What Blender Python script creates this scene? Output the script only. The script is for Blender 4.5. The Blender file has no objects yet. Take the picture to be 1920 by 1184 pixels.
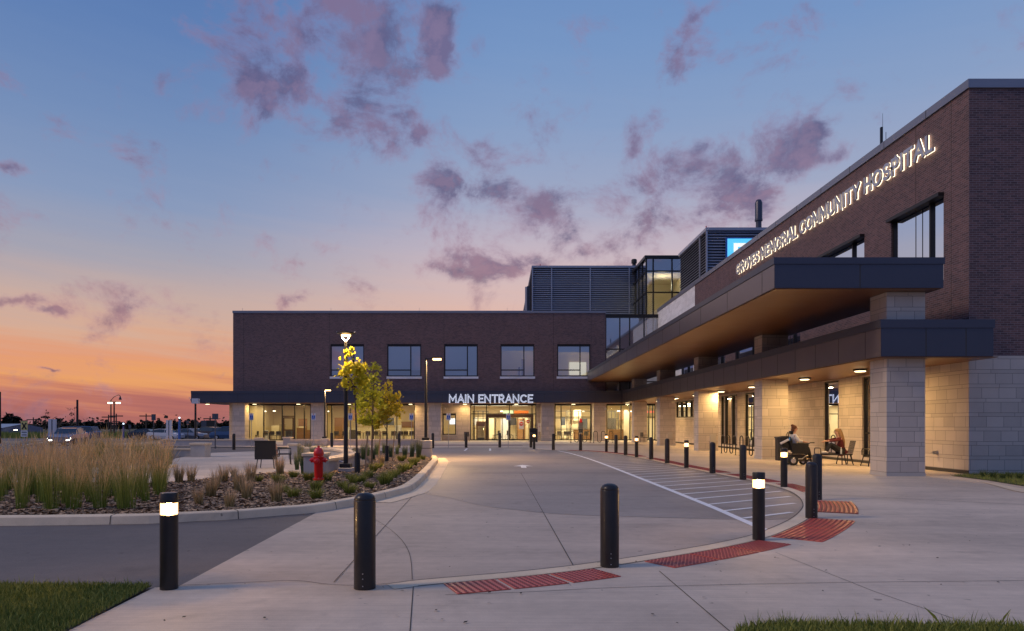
import bpy, bmesh, math, random
from mathutils import Vector, Matrix
from mathutils.geometry import tessellate_polygon
R = math.radians
S = bpy.context.scene
COL = S.collection
random.seed(11)

# ------------------------------------------------------------------ camera
E, F, HX, HY = 1.6, 1320.0, 940.0, 796.0          # eye height, focal length in photo pixels, vanishing point
cam_d = bpy.data.cameras.new('camera')
cam = bpy.data.objects.new('camera', cam_d)
COL.objects.link(cam)
cam.location = (0, 0, E)
cam.rotation_euler = (R(90), 0, 0)
cam_d.sensor_width = 36
cam_d.lens = 36 * F / 1920
cam_d.shift_x = (960 - HX) / 1920
cam_d.shift_y = (HY - 592) / 1920
cam_d.clip_start = 0.1
cam_d.clip_end = 8000
S.camera = cam

S.view_settings.view_transform = 'Standard'
S.view_settings.look = 'None'
S.view_settings.exposure = 0.0
S.view_settings.gamma = 1
S.render.engine = 'CYCLES'
S.cycles.use_denoising = True
S.cycles.max_bounces = 6
S.cycles.transparent_max_bounces = 12
S.cycles.sample_clamp_indirect = 4
S.cycles.caustics_reflective = False
S.cycles.caustics_refractive = False


def lin(c, g=1.0):
    return tuple(((v / 255 / 12.92) if v / 255 <= 0.04045 else ((v / 255 + 0.055) / 1.055) ** 2.4) * g for v in c) + (1,)


def azel(px, py):
    a = math.atan((px - HX) / F)
    return a, math.atan((HY - py) / F * math.cos(a))


# ------------------------------------------------------------------ world: dusk sky with clouds, all in direction space
class NT:
    def __init__(s, tree):
        s.t = tree
        tree.nodes.clear()

    def n(s, typ, **kw):
        nd = s.t.nodes.new(typ)
        for k, v in kw.items():
            setattr(nd, k, v)
        return nd

    def l(s, a, b):
        s.t.links.new(a, b)

    def setin(s, sock, v):
        if isinstance(v, (int, float)):
            sock.default_value = v
        elif isinstance(v, (tuple, list)):
            sock.default_value = v
        else:
            s.l(v, sock)

    def m(s, op, a, b=None, c=None, clamp=False):
        nd = s.n('ShaderNodeMath', operation=op, use_clamp=clamp)
        for i, v in enumerate((a, b, c)):
            if v is not None:
                s.setin(nd.inputs[i], v)
        return nd.outputs[0]

    def mix(s, f, a, b):
        nd = s.n('ShaderNodeMix', data_type='RGBA')
        s.setin(nd.inputs[0], f)
        s.setin(nd.inputs[6], a)
        s.setin(nd.inputs[7], b)
        return nd.outputs[2]

    def xyz(s, x, y, z):
        nd = s.n('ShaderNodeCombineXYZ')
        for i, v in enumerate((x, y, z)):
            s.setin(nd.inputs[i], v)
        return nd.outputs[0]

    def noise(s, vec, scale, detail=4, rough=0.5, dist=0.0):
        nd = s.n('ShaderNodeTexNoise')
        nd.inputs['Scale'].default_value = scale
        nd.inputs['Detail'].default_value = detail
        nd.inputs['Roughness'].default_value = rough
        nd.inputs['Distortion'].default_value = dist
        if vec is not None:
            s.l(vec, nd.inputs['Vector'])
        return nd.outputs['Fac']

    def ss(s, v, a, b, o0=0.0, o1=1.0):
        nd = s.n('ShaderNodeMapRange', interpolation_type='SMOOTHSTEP')
        s.setin(nd.inputs[0], v)
        for i, q in enumerate((a, b, o0, o1)):
            nd.inputs[i + 1].default_value = q
        return nd.outputs[0]

    def ramp(s, f, stops):
        nd = s.n('ShaderNodeValToRGB')
        el = nd.color_ramp.elements
        while len(el) > 1:
            el.remove(el[-1])
        el[0].position, el[0].color = stops[0]
        for p, c in stops[1:]:
            e = el.new(p)
            e.color = c
        s.setin(nd.inputs[0], f)
        return nd.outputs[0]


def build_world():
    w = bpy.data.worlds.new('World')
    S.world = w
    w.use_nodes = True
    T = NT(w.node_tree)
    tc = T.n('ShaderNodeTexCoord')
    sep = T.n('ShaderNodeSeparateXYZ')
    T.l(tc.outputs['Generated'], sep.inputs[0])
    x, y, z = sep.outputs
    az = T.m('ARCTAN2', x, y)
    hyp = T.m('SQRT', T.m('ADD', T.m('MULTIPLY', x, x), T.m('MULTIPLY', y, y)))
    el = T.m('ARCTAN2', z, hyp)
    eld = T.m('MULTIPLY', el, 180 / math.pi)
    # thin streaky high cloud near the horizon bends the bands of colour
    st = T.noise(T.xyz(T.m('MULTIPLY', az, 1.3), T.m('ADD', T.m('MULTIPLY', el, 24.0), T.m('MULTIPLY', az, 2.2)), 0.0), 2.2, 6, 0.6, 0.3)
    near = T.ss(eld, 2.0, 12.0, 1.0, 0.25)
    warp = T.m('MULTIPLY', T.m('MULTIPLY', T.m('SUBTRACT', st, 0.5), 6.5), near)
    e2 = T.m('DIVIDE', T.m('ADD', eld, warp), 90.0)
    def st_(l):
        return [(max(0, a / 90), lin(c)) for a, c in l]
    sunset = T.ramp(e2, st_([(0, (158, 98, 98)), (1.2, (184, 112, 102)), (2.4, (216, 142, 106)), (3.4, (234, 163, 104)), (4.8, (226, 156, 120)),
                             (6.6, (216, 172, 148)), (9, (198, 172, 164)), (12, (166, 164, 178)), (16, (136, 154, 188)), (21, (116, 142, 185)),
                             (27, (96, 128, 180)), (34, (80, 115, 172)), (60, (82, 120, 184)), (90, (82, 118, 180))]))
    mid = T.ramp(e2, st_([(0, (176, 120, 120)), (4, (214, 160, 140)), (8, (226, 184, 168)), (11, (214, 186, 184)), (14, (196, 182, 194)), (18, (158, 168, 196)),
                          (23, (136, 159, 197)), (28, (119, 150, 196)), (34, (104, 139, 191)), (60, (84, 122, 188)), (90, (82, 118, 180))]))
    back = T.ramp(e2, st_([(0, (92, 102, 138)), (8, (116, 132, 174)), (20, (104, 130, 182)), (45, (88, 120, 180)), (90, (92, 128, 186))]))
    f1 = T.ss(az, R(-26), R(2))
    col = T.mix(f1, sunset, mid)
    aaz = T.m('ABSOLUTE', T.m('ADD', az, R(0)))
    f2 = T.ss(aaz, R(55), R(125))
    col = T.mix(f2, col, back)
    # clouds
    blobs = [(490, 70, 70, 150), (480, 150, 50, 90), (600, 50, 80, 130), (640, 150, 105, 125), (560, 150, 60, 90), (700, 110, 55, 90), (640, 235, 75, 45), (500, 190, 35, 50), (812, 60, 34, 46), (822, 100, 26, 40),
             (770, 258, 22, 18), (822, 340, 44, 40), (905, 362, 52, 26), (890, 500, 92, 24), (985, 495, 50, 20), (1000, 415, 60, 34), (1085, 425, 95, 50), (1150, 400, 90, 60), (1100, 470, 60, 22),
             (1225, 345, 125, 66), (1345, 370, 72, 62), (1180, 285, 30, 34), (1292, 288, 30, 24), (1485, 300, 62, 46), (1515, 262, 36, 32), (1545, 300, 45, 20),
             (1265, 100, 34, 60), (1425, 385, 55, 38), (30, 572, 55, 9), (85, 588, 40, 8), (92, 688, 26, 4), (552, 560, 42, 14), (312, 172, 22, 28), (15, 320, 30, 12), (1290, 30, 25, 20)]
    wv = T.noise(tc.outputs['Generated'], 7.0, 5, 0.6, 0.0)
    wv2 = T.noise(T.xyz(y, z, x), 8.0, 5, 0.6, 0.0)
    azw = T.m('ADD', az, T.m('MULTIPLY', T.m('SUBTRACT', wv, 0.5), 0.11))
    elw = T.m('ADD', el, T.m('MULTIPLY', T.m('SUBTRACT', wv2, 0.5), 0.07))
    fld = None
    for cx, cy, rx, ry in blobs:
        a0, e0 = azel(cx, cy)
        a1, _ = azel(cx + rx, cy)
        _, e1 = azel(cx, cy - ry)
        da = T.m('MULTIPLY', T.m('SUBTRACT', azw, a0), 1 / abs(a1 - a0))
        de = T.m('MULTIPLY', T.m('SUBTRACT', elw, e0), 1 / abs(e1 - e0))
        d2 = T.m('ADD', T.m('MULTIPLY', da, da), T.m('MULTIPLY', de, de))
        g = T.m('POWER', 2.718, T.m('MULTIPLY', d2, -0.62))
        fld = g if fld is None else T.m('SMOOTH_MAX', fld, g, 0.25)
    cv = T.n('ShaderNodeMapping')
    T.l(tc.outputs['Generated'], cv.inputs[0])
    cv.inputs['Scale'].default_value = (1, 1, 1.25)
    nz = T.noise(cv.outputs[0], 11.0, 12, 0.64, 0.25)
    nf = T.noise(cv.outputs[0], 4.2, 3, 0.5, 0.1)
    cv2 = T.n('ShaderNodeVectorMath', operation='ADD')
    T.l(cv.outputs[0], cv2.inputs[0])
    cv2.inputs[1].default_value = (-0.018, 0.0, -0.022)
    nz2 = T.noise(cv2.outputs[0], 11.0, 12, 0.64, 0.25)
    litf = T.ss(T.m('SUBTRACT', nz, nz2), -0.03, 0.10)
    dens = T.m('ADD', T.m('MULTIPLY', fld, 1.0), T.m('MULTIPLY', T.m('SUBTRACT', nz, 0.5), 4.3))
    wisps = T.m('MULTIPLY', T.ss(nf, 0.55, 0.7), 0.05)
    a = T.ss(T.m('ADD', dens, wisps), 0.22, 1.25)
    lowd = T.ss(eld, 6, 24)
    dark = T.mix(lowd, lin((100, 84, 114)), lin((96, 90, 128)))
    pink = T.mix(lowd, lin((184, 142, 156)), lin((146, 122, 156)))
    nn = T.noise(cv.outputs[0], 14.0, 5, 0.6, 0.2)
    ccol = T.mix(T.m('ADD', T.m('MULTIPLY', T.ss(dens, 0.45, 1.1), 0.75), T.m('MULTIPLY', T.ss(nn, 0.42, 0.62), 0.4), clamp=True), pink, dark)
    ccol = T.mix(T.m('MULTIPLY', litf, 0.28), ccol, T.mix(lowd, lin((206, 148, 148)), lin((164, 134, 160))))
    col = T.mix(T.m('MULTIPLY', a, 0.86), col, ccol)
    gnd = T.ss(eld, -1.0, 0.0)
    col = T.mix(gnd, lin((60, 55, 58)), col)
    bg = T.n('ShaderNodeBackground')
    T.l(col, bg.inputs[0])
    bg.inputs[1].default_value = 1.0
    out = T.n('ShaderNodeOutputWorld')
    T.l(bg.outputs[0], out.inputs[0])
    w.cycles.sampling_method = 'MANUAL'
    w.cycles.sample_map_resolution = 512


build_world()

# sun lamp standing in for an unseen lamp post, left and slightly behind camera
sd = bpy.data.lights.new('lamp_post_stand_in', 'SUN')
sd.energy = 1.15
sd.angle = R(12)
sd.color = (1.0, 0.76, 0.56)
lamp_post_stand_in = bpy.data.objects.new('lamp_post_stand_in', sd)
COL.objects.link(lamp_post_stand_in)
lamp_post_stand_in.rotation_euler = Vector((0.78, 0.13, -0.62)).to_track_quat('-Z', 'Y').to_euler()


# ------------------------------------------------------------------ projections of things on the ground / on known planes
def G(px, py, z=0.0):
    Y = (E - z) * F / (py - HY)
    return ((px - HX) * Y / F, Y)


def PX(px, Y):
    return (px - HX) * Y / F


def PZ(py, Y):
    return E + (HY - py) * Y / F


# ------------------------------------------------------------------ materials
M = {}


def new_mat(name):
    m = bpy.data.materials.new(name)
    m.use_nodes = True
    T = NT(m.node_tree)
    b = T.n('ShaderNodeBsdfPrincipled')
    o = T.n('ShaderNodeOutputMaterial')
    T.l(b.outputs[0], o.inputs[0])
    M[name] = m
    return m, T, b, o


def simple(name, col, rough=0.6, metal=0.0, nv=0.15, ns=8.0, bump=0.0, bs=40.0, spec=0.5, coat=0.0, det=5):
    m, T, b, o = new_mat(name)
    geo = T.n('ShaderNodeTexCoord')
    n = T.noise(geo.outputs['Object'], ns, det, 0.6)
    f = T.m('ADD', T.m('MULTIPLY', T.m('SUBTRACT', n, 0.5), 2 * nv), 1.0)
    mx = T.n('ShaderNodeVectorMath', operation='SCALE')
    mx.inputs[0].default_value = col
    T.l(f, mx.inputs['Scale'])
    T.l(mx.outputs[0], b.inputs['Base Color'])
    b.inputs['Roughness'].default_value = rough
    b.inputs['Metallic'].default_value = metal
    b.inputs['Specular IOR Level'].default_value = spec
    b.inputs['Coat Weight'].default_value = coat
    if bump > 0:
        bn = T.n('ShaderNodeBump')
        bn.inputs['Strength'].default_value = bump
        bn.inputs['Distance'].default_value = 0.02
        T.l(T.noise(geo.outputs['Object'], bs, 5, 0.6), bn.inputs['Height'])
        T.l(bn.outputs[0], b.inputs['Normal'])
    return m


def emit(name, col, st):
    m, T, b, o = new_mat(name)
    b.inputs['Base Color'].default_value = (0.5, 0.5, 0.5, 1)
    b.inputs['Emission Color'].default_value = tuple(col) + (1,)
    b.inputs['Emission Strength'].default_value = st
    return m


def wall_uv(T):
    g = T.n('ShaderNodeNewGeometry')
    sp = T.n('ShaderNodeSeparateXYZ')
    T.l(g.outputs['Position'], sp.inputs[0])
    sn = T.n('ShaderNodeSeparateXYZ')
    T.l(g.outputs['True Normal'], sn.inputs[0])
    k = T.m('GREATER_THAN', T.m('ABSOLUTE', sn.outputs[0]), 0.5)
    u = T.m('ADD', T.m('MULTIPLY', sp.outputs[1], k), T.m('MULTIPLY', sp.outputs[0], T.m('SUBTRACT', 1.0, k)))
    return u, sp.outputs[2], g


def brick_mat():
    m, T, b, o = new_mat('brick')
    u, v, g = wall_uv(T)
    bt = T.n('ShaderNodeTexBrick')
    T.l(T.xyz(u, v, 0.0), bt.inputs['Vector'])
    bt.inputs['Scale'].default_value = 1.0
    bt.inputs['Brick Width'].default_value = 0.22
    bt.inputs['Row Height'].default_value = 0.072
    bt.inputs['Mortar Size'].default_value = 0.006
    bt.inputs['Mortar Smooth'].default_value = 0.2
    bt.inputs['Bias'].default_value = -0.1
    bt.inputs['Color1'].default_value = (0.175, 0.096, 0.098, 1)
    bt.inputs['Color2'].default_value = (0.084, 0.053, 0.060, 1)
    bt.inputs['Mortar'].default_value = (0.25, 0.215, 0.235, 1)
    n = T.noise(T.xyz(u, v, 0.0), 0.5, 6, 0.65)
    n2 = T.noise(T.xyz(u, v, 0.0), 9.0, 3, 0.6)
    f = T.m('ADD', T.m('ADD', T.m('MULTIPLY', n, 0.5), T.m('MULTIPLY', n2, 0.5)), 0.5)
    sc = T.n('ShaderNodeVectorMath', operation='SCALE')
    T.l(bt.outputs['Color'], sc.inputs[0])
    T.l(f, sc.inputs['Scale'])
    T.l(sc.outputs[0], b.inputs['Base Color'])
    b.inputs['Roughness'].default_value = 0.8
    bn = T.n('ShaderNodeBump')
    bn.inputs['Strength'].default_value = 0.6
    bn.inputs['Distance'].default_value = 0.01
    bn.invert = True
    T.l(bt.outputs['Fac'], bn.inputs['Height'])
    T.l(bn.outputs[0], b.inputs['Normal'])


def block_mat(name, base, jf=0.5):
    m, T, b, o = new_mat(name)
    u, v, g = wall_uv(T)
    H, h = 0.46, 0.13
    row = T.m('FLOOR', T.m('DIVIDE', v, H))
    vv = T.m('SUBTRACT', v, T.m('MULTIPLY', row, H))
    thin = T.m('LESS_THAN', vv, h)
    rid = T.m('ADD', T.m('MULTIPLY', row, 2.0), thin)
    wn = T.n('ShaderNodeTexWhiteNoise', noise_dimensions='1D')
    T.l(rid, wn.inputs['W'])
    W = T.m('ADD', 0.55, T.m('MULTIPLY', thin, 0.6))
    uo = T.m('DIVIDE', T.m('ADD', u, T.m('MULTIPLY', wn.outputs[0], 1.7)), W)
    cell = T.m('FLOOR', uo)
    uf = T.m('MULTIPLY', T.m('SUBTRACT', uo, cell), W)
    J = 0.015
    jv = T.m('LESS_THAN', uf, J)
    j1 = T.m('LESS_THAN', vv, J)
    j2 = T.m('LESS_THAN', T.m('ABSOLUTE', T.m('SUBTRACT', vv, h)), J / 2)
    j = T.m('MAXIMUM', T.m('MAXIMUM', jv, j1), j2)
    wc = T.n('ShaderNodeTexWhiteNoise', noise_dimensions='2D')
    T.l(T.xyz(cell, rid, 0.0), wc.inputs['Vector'])
    n = T.noise(T.xyz(u, v, 0.0), 1.2, 6, 0.6)
    nf = T.noise(T.xyz(u, v, 0.0), 60.0, 3, 0.7)
    f = T.m('ADD', T.m('ADD', 0.68, T.m('MULTIPLY', wc.outputs[0], 0.2)), T.m('ADD', T.m('MULTIPLY', n, 0.3), T.m('MULTIPLY', nf, 0.2)))
    f = T.m('MULTIPLY', f, T.m('SUBTRACT', 1.0, T.m('MULTIPLY', j, jf)))
    sc = T.n('ShaderNodeVectorMath', operation='SCALE')
    sc.inputs[0].default_value = base
    T.l(f, sc.inputs['Scale'])
    T.l(sc.outputs[0], b.inputs['Base Color'])
    b.inputs['Roughness'].default_value = 0.85
    bn = T.n('ShaderNodeBump')
    bn.inputs['Strength'].default_value = 0.5
    bn.inputs['Distance'].default_value = 0.008
    T.l(T.m('SUBTRACT', T.m('MULTIPLY', nf, 0.5), j), bn.inputs['Height'])
    T.l(bn.outputs[0], b.inputs['Normal'])


def concrete(name, base, var=0.22, rough=0.8, grain=0.15, blotch=0.35, streak=0.0):
    m, T, b, o = new_mat(name)
    g = T.n('ShaderNodeNewGeometry')
    p = g.outputs['Position']
    n1 = T.noise(p, blotch, 7, 0.62, 0.4)
    n2 = T.noise(p, 5.0, 6, 0.65)
    n3 = T.noise(p, 90.0, 3, 0.7)
    mp = T.n('ShaderNodeMapping')
    mp.inputs['Rotation'].default_value = (0, 0, R(38))
    mp.inputs['Scale'].default_value = (0.6, 30, 1)
    T.l(p, mp.inputs[0])
    n4 = T.noise(mp.outputs[0], 1.0, 5, 0.6)
    f = T.m('ADD', 1.0, T.m('ADD', T.m('MULTIPLY', T.m('SUBTRACT', n1, 0.5), var * 2.4), T.m('MULTIPLY', T.m('SUBTRACT', n2, 0.5), var)))
    f = T.m('ADD', f, T.m('MULTIPLY', T.m('SUBTRACT', n3, 0.5), grain * 2))
    f = T.m('ADD', f, T.m('MULTIPLY', T.m('SUBTRACT', n4, 0.5), streak))
    spots = T.ss(T.noise(p, 6.0, 2, 0.5), 0.72, 0.75, 0.0, 0.45)
    mp2 = T.n('ShaderNodeMapping')
    mp2.inputs['Rotation'].default_value = (0, 0, R(-14))
    mp2.inputs['Scale'].default_value = (0.18, 1.1, 1)
    T.l(p, mp2.inputs[0])
    f = T.m('ADD', f, T.m('MULTIPLY', T.m('SUBTRACT', T.noise(mp2.outputs[0], 1.0, 6, 0.6, 0.6), 0.5), var * 1.6))
    f = T.m('SUBTRACT', T.m('SUBTRACT', f, spots), T.ss(T.noise(p, 1.1, 5, 0.65, 0.5), 0.56, 0.72, 0.0, 0.16))
    sc = T.n('ShaderNodeVectorMath', operation='SCALE')
    sc.inputs[0].default_value = base
    T.l(f, sc.inputs['Scale'])
    T.l(sc.outputs[0], b.inputs['Base Color'])
    b.inputs['Roughness'].default_value = rough
    T.l(T.m('ADD', rough - 0.12, T.m('MULTIPLY', n1, 0.24)), b.inputs['Roughness'])
    bn = T.n('ShaderNodeBump')
    bn.inputs['Strength'].default_value = 0.35
    bn.inputs['Distance'].default_value = 0.006
    T.l(T.m('ADD', n3, T.m('MULTIPLY', n4, 0.8)), bn.inputs['Height'])
    T.l(bn.outputs[0], b.inputs['Normal'])


def glass_mat(name, tint=(0.8, 0.85, 0.85), refl=1.0, rough=0.0, base_r=0.06):
    m, T, b, o = new_mat(name)
    T.t.nodes.remove(b)
    fr = T.n('ShaderNodeFresnel')
    fr.inputs[0].default_value = 1.5
    f = T.m('ADD', T.m('MULTIPLY', fr.outputs[0], refl), base_r, clamp=True)
    tr = T.n('ShaderNodeBsdfTransparent')
    tr.inputs[0].default_value = tint + (1,)
    gl = T.n('ShaderNodeBsdfGlossy')
    gl.inputs['Roughness'].default_value = rough
    gl.inputs[0].default_value = (0.9, 0.93, 1.0, 1)
    mx = T.n('ShaderNodeMixShader')
    T.l(f, mx.inputs[0])
    T.l(tr.outputs[0], mx.inputs[1])
    T.l(gl.outputs[0], mx.inputs[2])
    T.l(mx.outputs[0], o.inputs[0])


def panel_mat(name, base, rough, metal, coat=0.0, spec=0.5):
    m, T, b, o = new_mat(name)
    g = T.n('ShaderNodeNewGeometry')
    n1 = T.noise(g.outputs['Position'], 0.7, 5, 0.6)
    n2 = T.noise(g.outputs['Position'], 30.0, 3, 0.6)
    f = T.m('ADD', 0.8, T.m('ADD', T.m('MULTIPLY', n1, 0.3), T.m('MULTIPLY', n2, 0.1)))
    sc = T.n('ShaderNodeVectorMath', operation='SCALE')
    sc.inputs[0].default_value = base
    T.l(f, sc.inputs['Scale'])
    T.l(sc.outputs[0], b.inputs['Base Color'])
    T.l(T.m('ADD', rough - 0.08, T.m('MULTIPLY', n1, 0.16)), b.inputs['Roughness'])
    b.inputs['Metallic'].default_value = metal
    b.inputs['Coat Weight'].default_value = coat
    b.inputs['Specular IOR Level'].default_value = spec


def leafy(name, c1, c2, ns=1.5, rough=0.7, trans=0.0):
    m, T, b, o = new_mat(name)
    g = T.n('ShaderNodeNewGeometry')
    n = T.noise(g.outputs['Position'], ns, 3, 0.6)
    f = T.m('ADD', T.m('MULTIPLY', g.outputs['Random Per Island'], 0.6), T.m('MULTIPLY', n, 0.4))
    T.l(T.mix(T.ss(f, 0.2, 0.8), tuple(c1) + (1,), tuple(c2) + (1,)), b.inputs['Base Color'])
    b.inputs['Roughness'].default_value = rough
    b.inputs['Specular IOR Level'].default_value = 0.25
    if trans:
        b.inputs['Transmission Weight'].default_value = 0.0
        tl = T.n('ShaderNodeBsdfTranslucent')
        tl.inputs[0].default_value = tuple(c2) + (1,)
        mx = T.n('ShaderNodeMixShader')
        mx.inputs[0].default_value = trans
        T.l(b.outputs[0], mx.inputs[1])
        T.l(tl.outputs[0], mx.inputs[2])
        T.l(mx.outputs[0], o.inputs[0])


def blade_mat(name, low, mid, top, h):
    """grass blades: green at the foot, straw at the plume (colour of the plant itself)"""
    m, T, b, o = new_mat(name)
    tc = T.n('ShaderNodeTexCoord')
    sp = T.n('ShaderNodeSeparateXYZ')
    T.l(tc.outputs['Object'], sp.inputs[0])
    g = T.n('ShaderNodeNewGeometry')
    f = T.m('ADD', T.m('DIVIDE', sp.outputs[2], h), T.m('MULTIPLY', T.m('SUBTRACT', g.outputs['Random Per Island'], 0.5), 0.3))
    c = T.ramp(f, [(0.0, tuple(low) + (1,)), (0.42, tuple(mid) + (1,)), (0.7, tuple(top) + (1,))])
    sc = T.n('ShaderNodeVectorMath', operation='SCALE')
    T.l(c, sc.inputs[0])
    T.l(T.m('ADD', 0.65, T.m('MULTIPLY', g.outputs['Random Per Island'], 0.7)), sc.inputs['Scale'])
    T.l(sc.outputs[0], b.inputs['Base Color'])
    b.inputs['Roughness'].default_value = 0.8
    b.inputs['Specular IOR Level'].default_value = 0.2


brick_mat()
block_mat('stone_block', (0.56, 0.49, 0.43))
block_mat('pale_block', (0.82, 0.82, 0.86), 0.2)
concrete('drive_concrete', (0.50, 0.40, 0.31), 0.42, 0.66, 0.22, 0.3, 0.5)
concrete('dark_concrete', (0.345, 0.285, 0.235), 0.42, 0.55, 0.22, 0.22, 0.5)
concrete('walk_concrete', (0.60, 0.49, 0.38), 0.36, 0.7, 0.2, 0.35, 0.45)
concrete('kerb_concrete', (0.78, 0.62, 0.43), 0.2, 0.8, 0.2, 0.8)
concrete('wall_concrete', (0.52, 0.48, 0.44), 0.18, 0.8, 0.15, 1.0)
concrete('asphalt', (0.145, 0.122, 0.108), 0.35, 0.72, 0.6, 0.4, 0.2)
concrete('soil', (0.085, 0.055, 0.038), 0.5, 0.9, 0.5, 2.0)
concrete('field_grass', (0.06, 0.062, 0.032), 0.4, 0.95, 0.4, 0.1)
concrete('pink_paving', (0.34, 0.24, 0.2), 0.2, 0.8, 0.2, 0.5)
simple('joint', (0.055, 0.05, 0.045), 0.9, 0, 0.3, 20)
simple('paint_white', (0.92, 0.90, 0.87), 0.6, 0, 0.25, 14, 0.1)
simple('tactile_shade_wear', (0.26, 0.05, 0.04), 0.5, 0, 0.3, 9)  # darker red: shade of dome sides and rib gaps painted in, with some grime
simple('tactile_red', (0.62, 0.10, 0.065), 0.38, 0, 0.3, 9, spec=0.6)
panel_mat('navy_panel', (0.075, 0.078, 0.105), 0.38, 0.55)
panel_mat('sunset_panel', (0.20, 0.165, 0.17), 0.34, 0.75)  # browner copy of the canopy panel, sunset light painted into its colour
panel_mat('louvre_metal', (0.40, 0.42, 0.50), 0.45, 0.3)
panel_mat('louvre_back', (0.02, 0.022, 0.03), 0.8, 0.0)
panel_mat('soffit', (0.20, 0.088, 0.034), 0.36, 0.2)
panel_mat('coping_metal', (0.26, 0.27, 0.32), 0.4, 0.5)
simple('frame_dark', (0.022, 0.02, 0.02), 0.4, 0.3, 0.1)
simple('frame_bronze', (0.09, 0.05, 0.028), 0.4, 0.3, 0.1)
simple('black_paint', (0.022, 0.018, 0.017), 0.34, 0.0, 0.5, 5, 0.15, 30, spec=0.4, coat=0.08)
simple('black_matte', (0.02, 0.02, 0.022), 0.6, 0.0, 0.2, 6)
simple('post_metal', (0.03, 0.03, 0.034), 0.4, 0.4, 0.2)
simple('steel', (0.45, 0.45, 0.47), 0.35, 0.9, 0.1)
simple('hydrant_red', (0.80, 0.016, 0.016), 0.3, 0.0, 0.25, 9, 0.15, 60, coat=0.3)
simple('cream_wall', (0.72, 0.60, 0.40), 0.8, 0, 0.08, 0.6)
simple('cream_pale', (0.80, 0.72, 0.55), 0.8, 0, 0.06, 0.6)
simple('indoor_floor', (0.40, 0.32, 0.22), 0.35, 0, 0.2, 1.0)
simple('indoor_ceiling', (0.75, 0.72, 0.64), 0.8, 0, 0.05)
simple('indoor_wood', (0.25, 0.13, 0.055), 0.5, 0, 0.3, 3)
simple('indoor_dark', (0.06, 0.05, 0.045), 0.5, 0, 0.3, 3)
simple('blind', (0.72, 0.74, 0.78), 0.85, 0, 0.05, 0.6)
simple('curtain', (0.30, 0.25, 0.15), 0.85, 0, 0.2, 2)
simple('letter_face', (0.55, 0.55, 0.58), 0.35, 0.6, 0.05)
simple('sign_white', (0.8, 0.8, 0.8), 0.5, 0, 0.03)
simple('sign_blue', (0.03, 0.12, 0.5), 0.5, 0, 0.05)
simple('sign_yellow', (0.75, 0.62, 0.22), 0.5, 0, 0.05)
simple('sign_back', (0.10, 0.11, 0.14), 0.5, 0.5, 0.05)
simple('pole_blue', (0.03, 0.11, 0.42), 0.4, 0, 0.1)
simple('banner_white', (0.62, 0.62, 0.68), 0.6, 0, 0.08)
simple('sign_red', (0.6, 0.03, 0.03), 0.5, 0, 0.05)
simple('poster_orange', (0.85, 0.22, 0.02), 0.6, 0, 0.05)
simple('bark', (0.09, 0.065, 0.05), 0.9, 0, 0.4, 20, 0.5, 40)
simple('stake_wood', (0.38, 0.25, 0.14), 0.8, 0, 0.3, 12)
simple('rubber', (0.015, 0.015, 0.015), 0.8, 0, 0.1)
simple('chrome', (0.6, 0.6, 0.62), 0.25, 0.9, 0.05)
simple('skin', (0.52, 0.30, 0.22), 0.55, 0, 0.06, 12)
simple('shirt_white', (0.70, 0.68, 0.66), 0.85, 0, 0.1, 12, 0.3, 25)
simple('top_red', (0.10, 0.012, 0.016), 0.85, 0, 0.2, 12, 0.3, 25)
simple('cloth_black', (0.015, 0.015, 0.018), 0.85, 0, 0.2, 12, 0.3, 25)
simple('shoe_white', (0.65, 0.63, 0.66), 0.6, 0, 0.1)
simple('hair_auburn', (0.12, 0.035, 0.012), 0.6, 0, 0.4, 30, 0.5, 50)
simple('hair_blonde', (0.30, 0.18, 0.085), 0.6, 0, 0.4, 30, 0.5, 50)
simple('eye', (0.03, 0.02, 0.02), 0.3, 0, 0.05)
simple('lip', (0.35, 0.12, 0.10), 0.5, 0, 0.05)
simple('bottle_clear', (0.6, 0.62, 0.62), 0.2, 0, 0.05)
simple('blue_plastic', (0.02, 0.25, 0.7), 0.3, 0, 0.05)
simple('pattern_seat', (0.45, 0.25, 0.18), 0.6, 0, 0.9, 18)
simple('car_silver', (0.32, 0.33, 0.38), 0.28, 0.6, 0.05, coat=0.6)
simple('car_white', (0.66, 0.67, 0.72), 0.3, 0.0, 0.05, coat=0.6)
simple('car_black', (0.02, 0.02, 0.026), 0.25, 0.2, 0.05, coat=0.6)
simple('car_blue', (0.05, 0.12, 0.26), 0.3, 0.3, 0.05, coat=0.6)
simple('car_glass', (0.02, 0.028, 0.04), 0.06, 0.0, 0.05, spec=1.0)
simple('barn_metal', (0.16, 0.18, 0.26), 0.5, 0.2, 0.1)
emit('lamp_core', (1.0, 0.52, 0.15), 7.0)
emit('lamp_core_low', (1.0, 0.80, 0.45), 5.0)
def lens_mat():
    m, T, b, o = new_mat('lens_warm')
    T.t.nodes.remove(b)
    tr = T.n('ShaderNodeBsdfTransparent')
    tr.inputs[0].default_value = (1, 0.95, 0.85, 1)
    em = T.n('ShaderNodeEmission')
    em.inputs[0].default_value = (1.0, 0.54, 0.21, 1)
    em.inputs[1].default_value = 6.2
    mx = T.n('ShaderNodeMixShader')
    mx.inputs[0].default_value = 0.6
    T.l(tr.outputs[0], mx.inputs[1])
    T.l(em.outputs[0], mx.inputs[2])
    T.l(mx.outputs[0], o.inputs[0])


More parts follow.
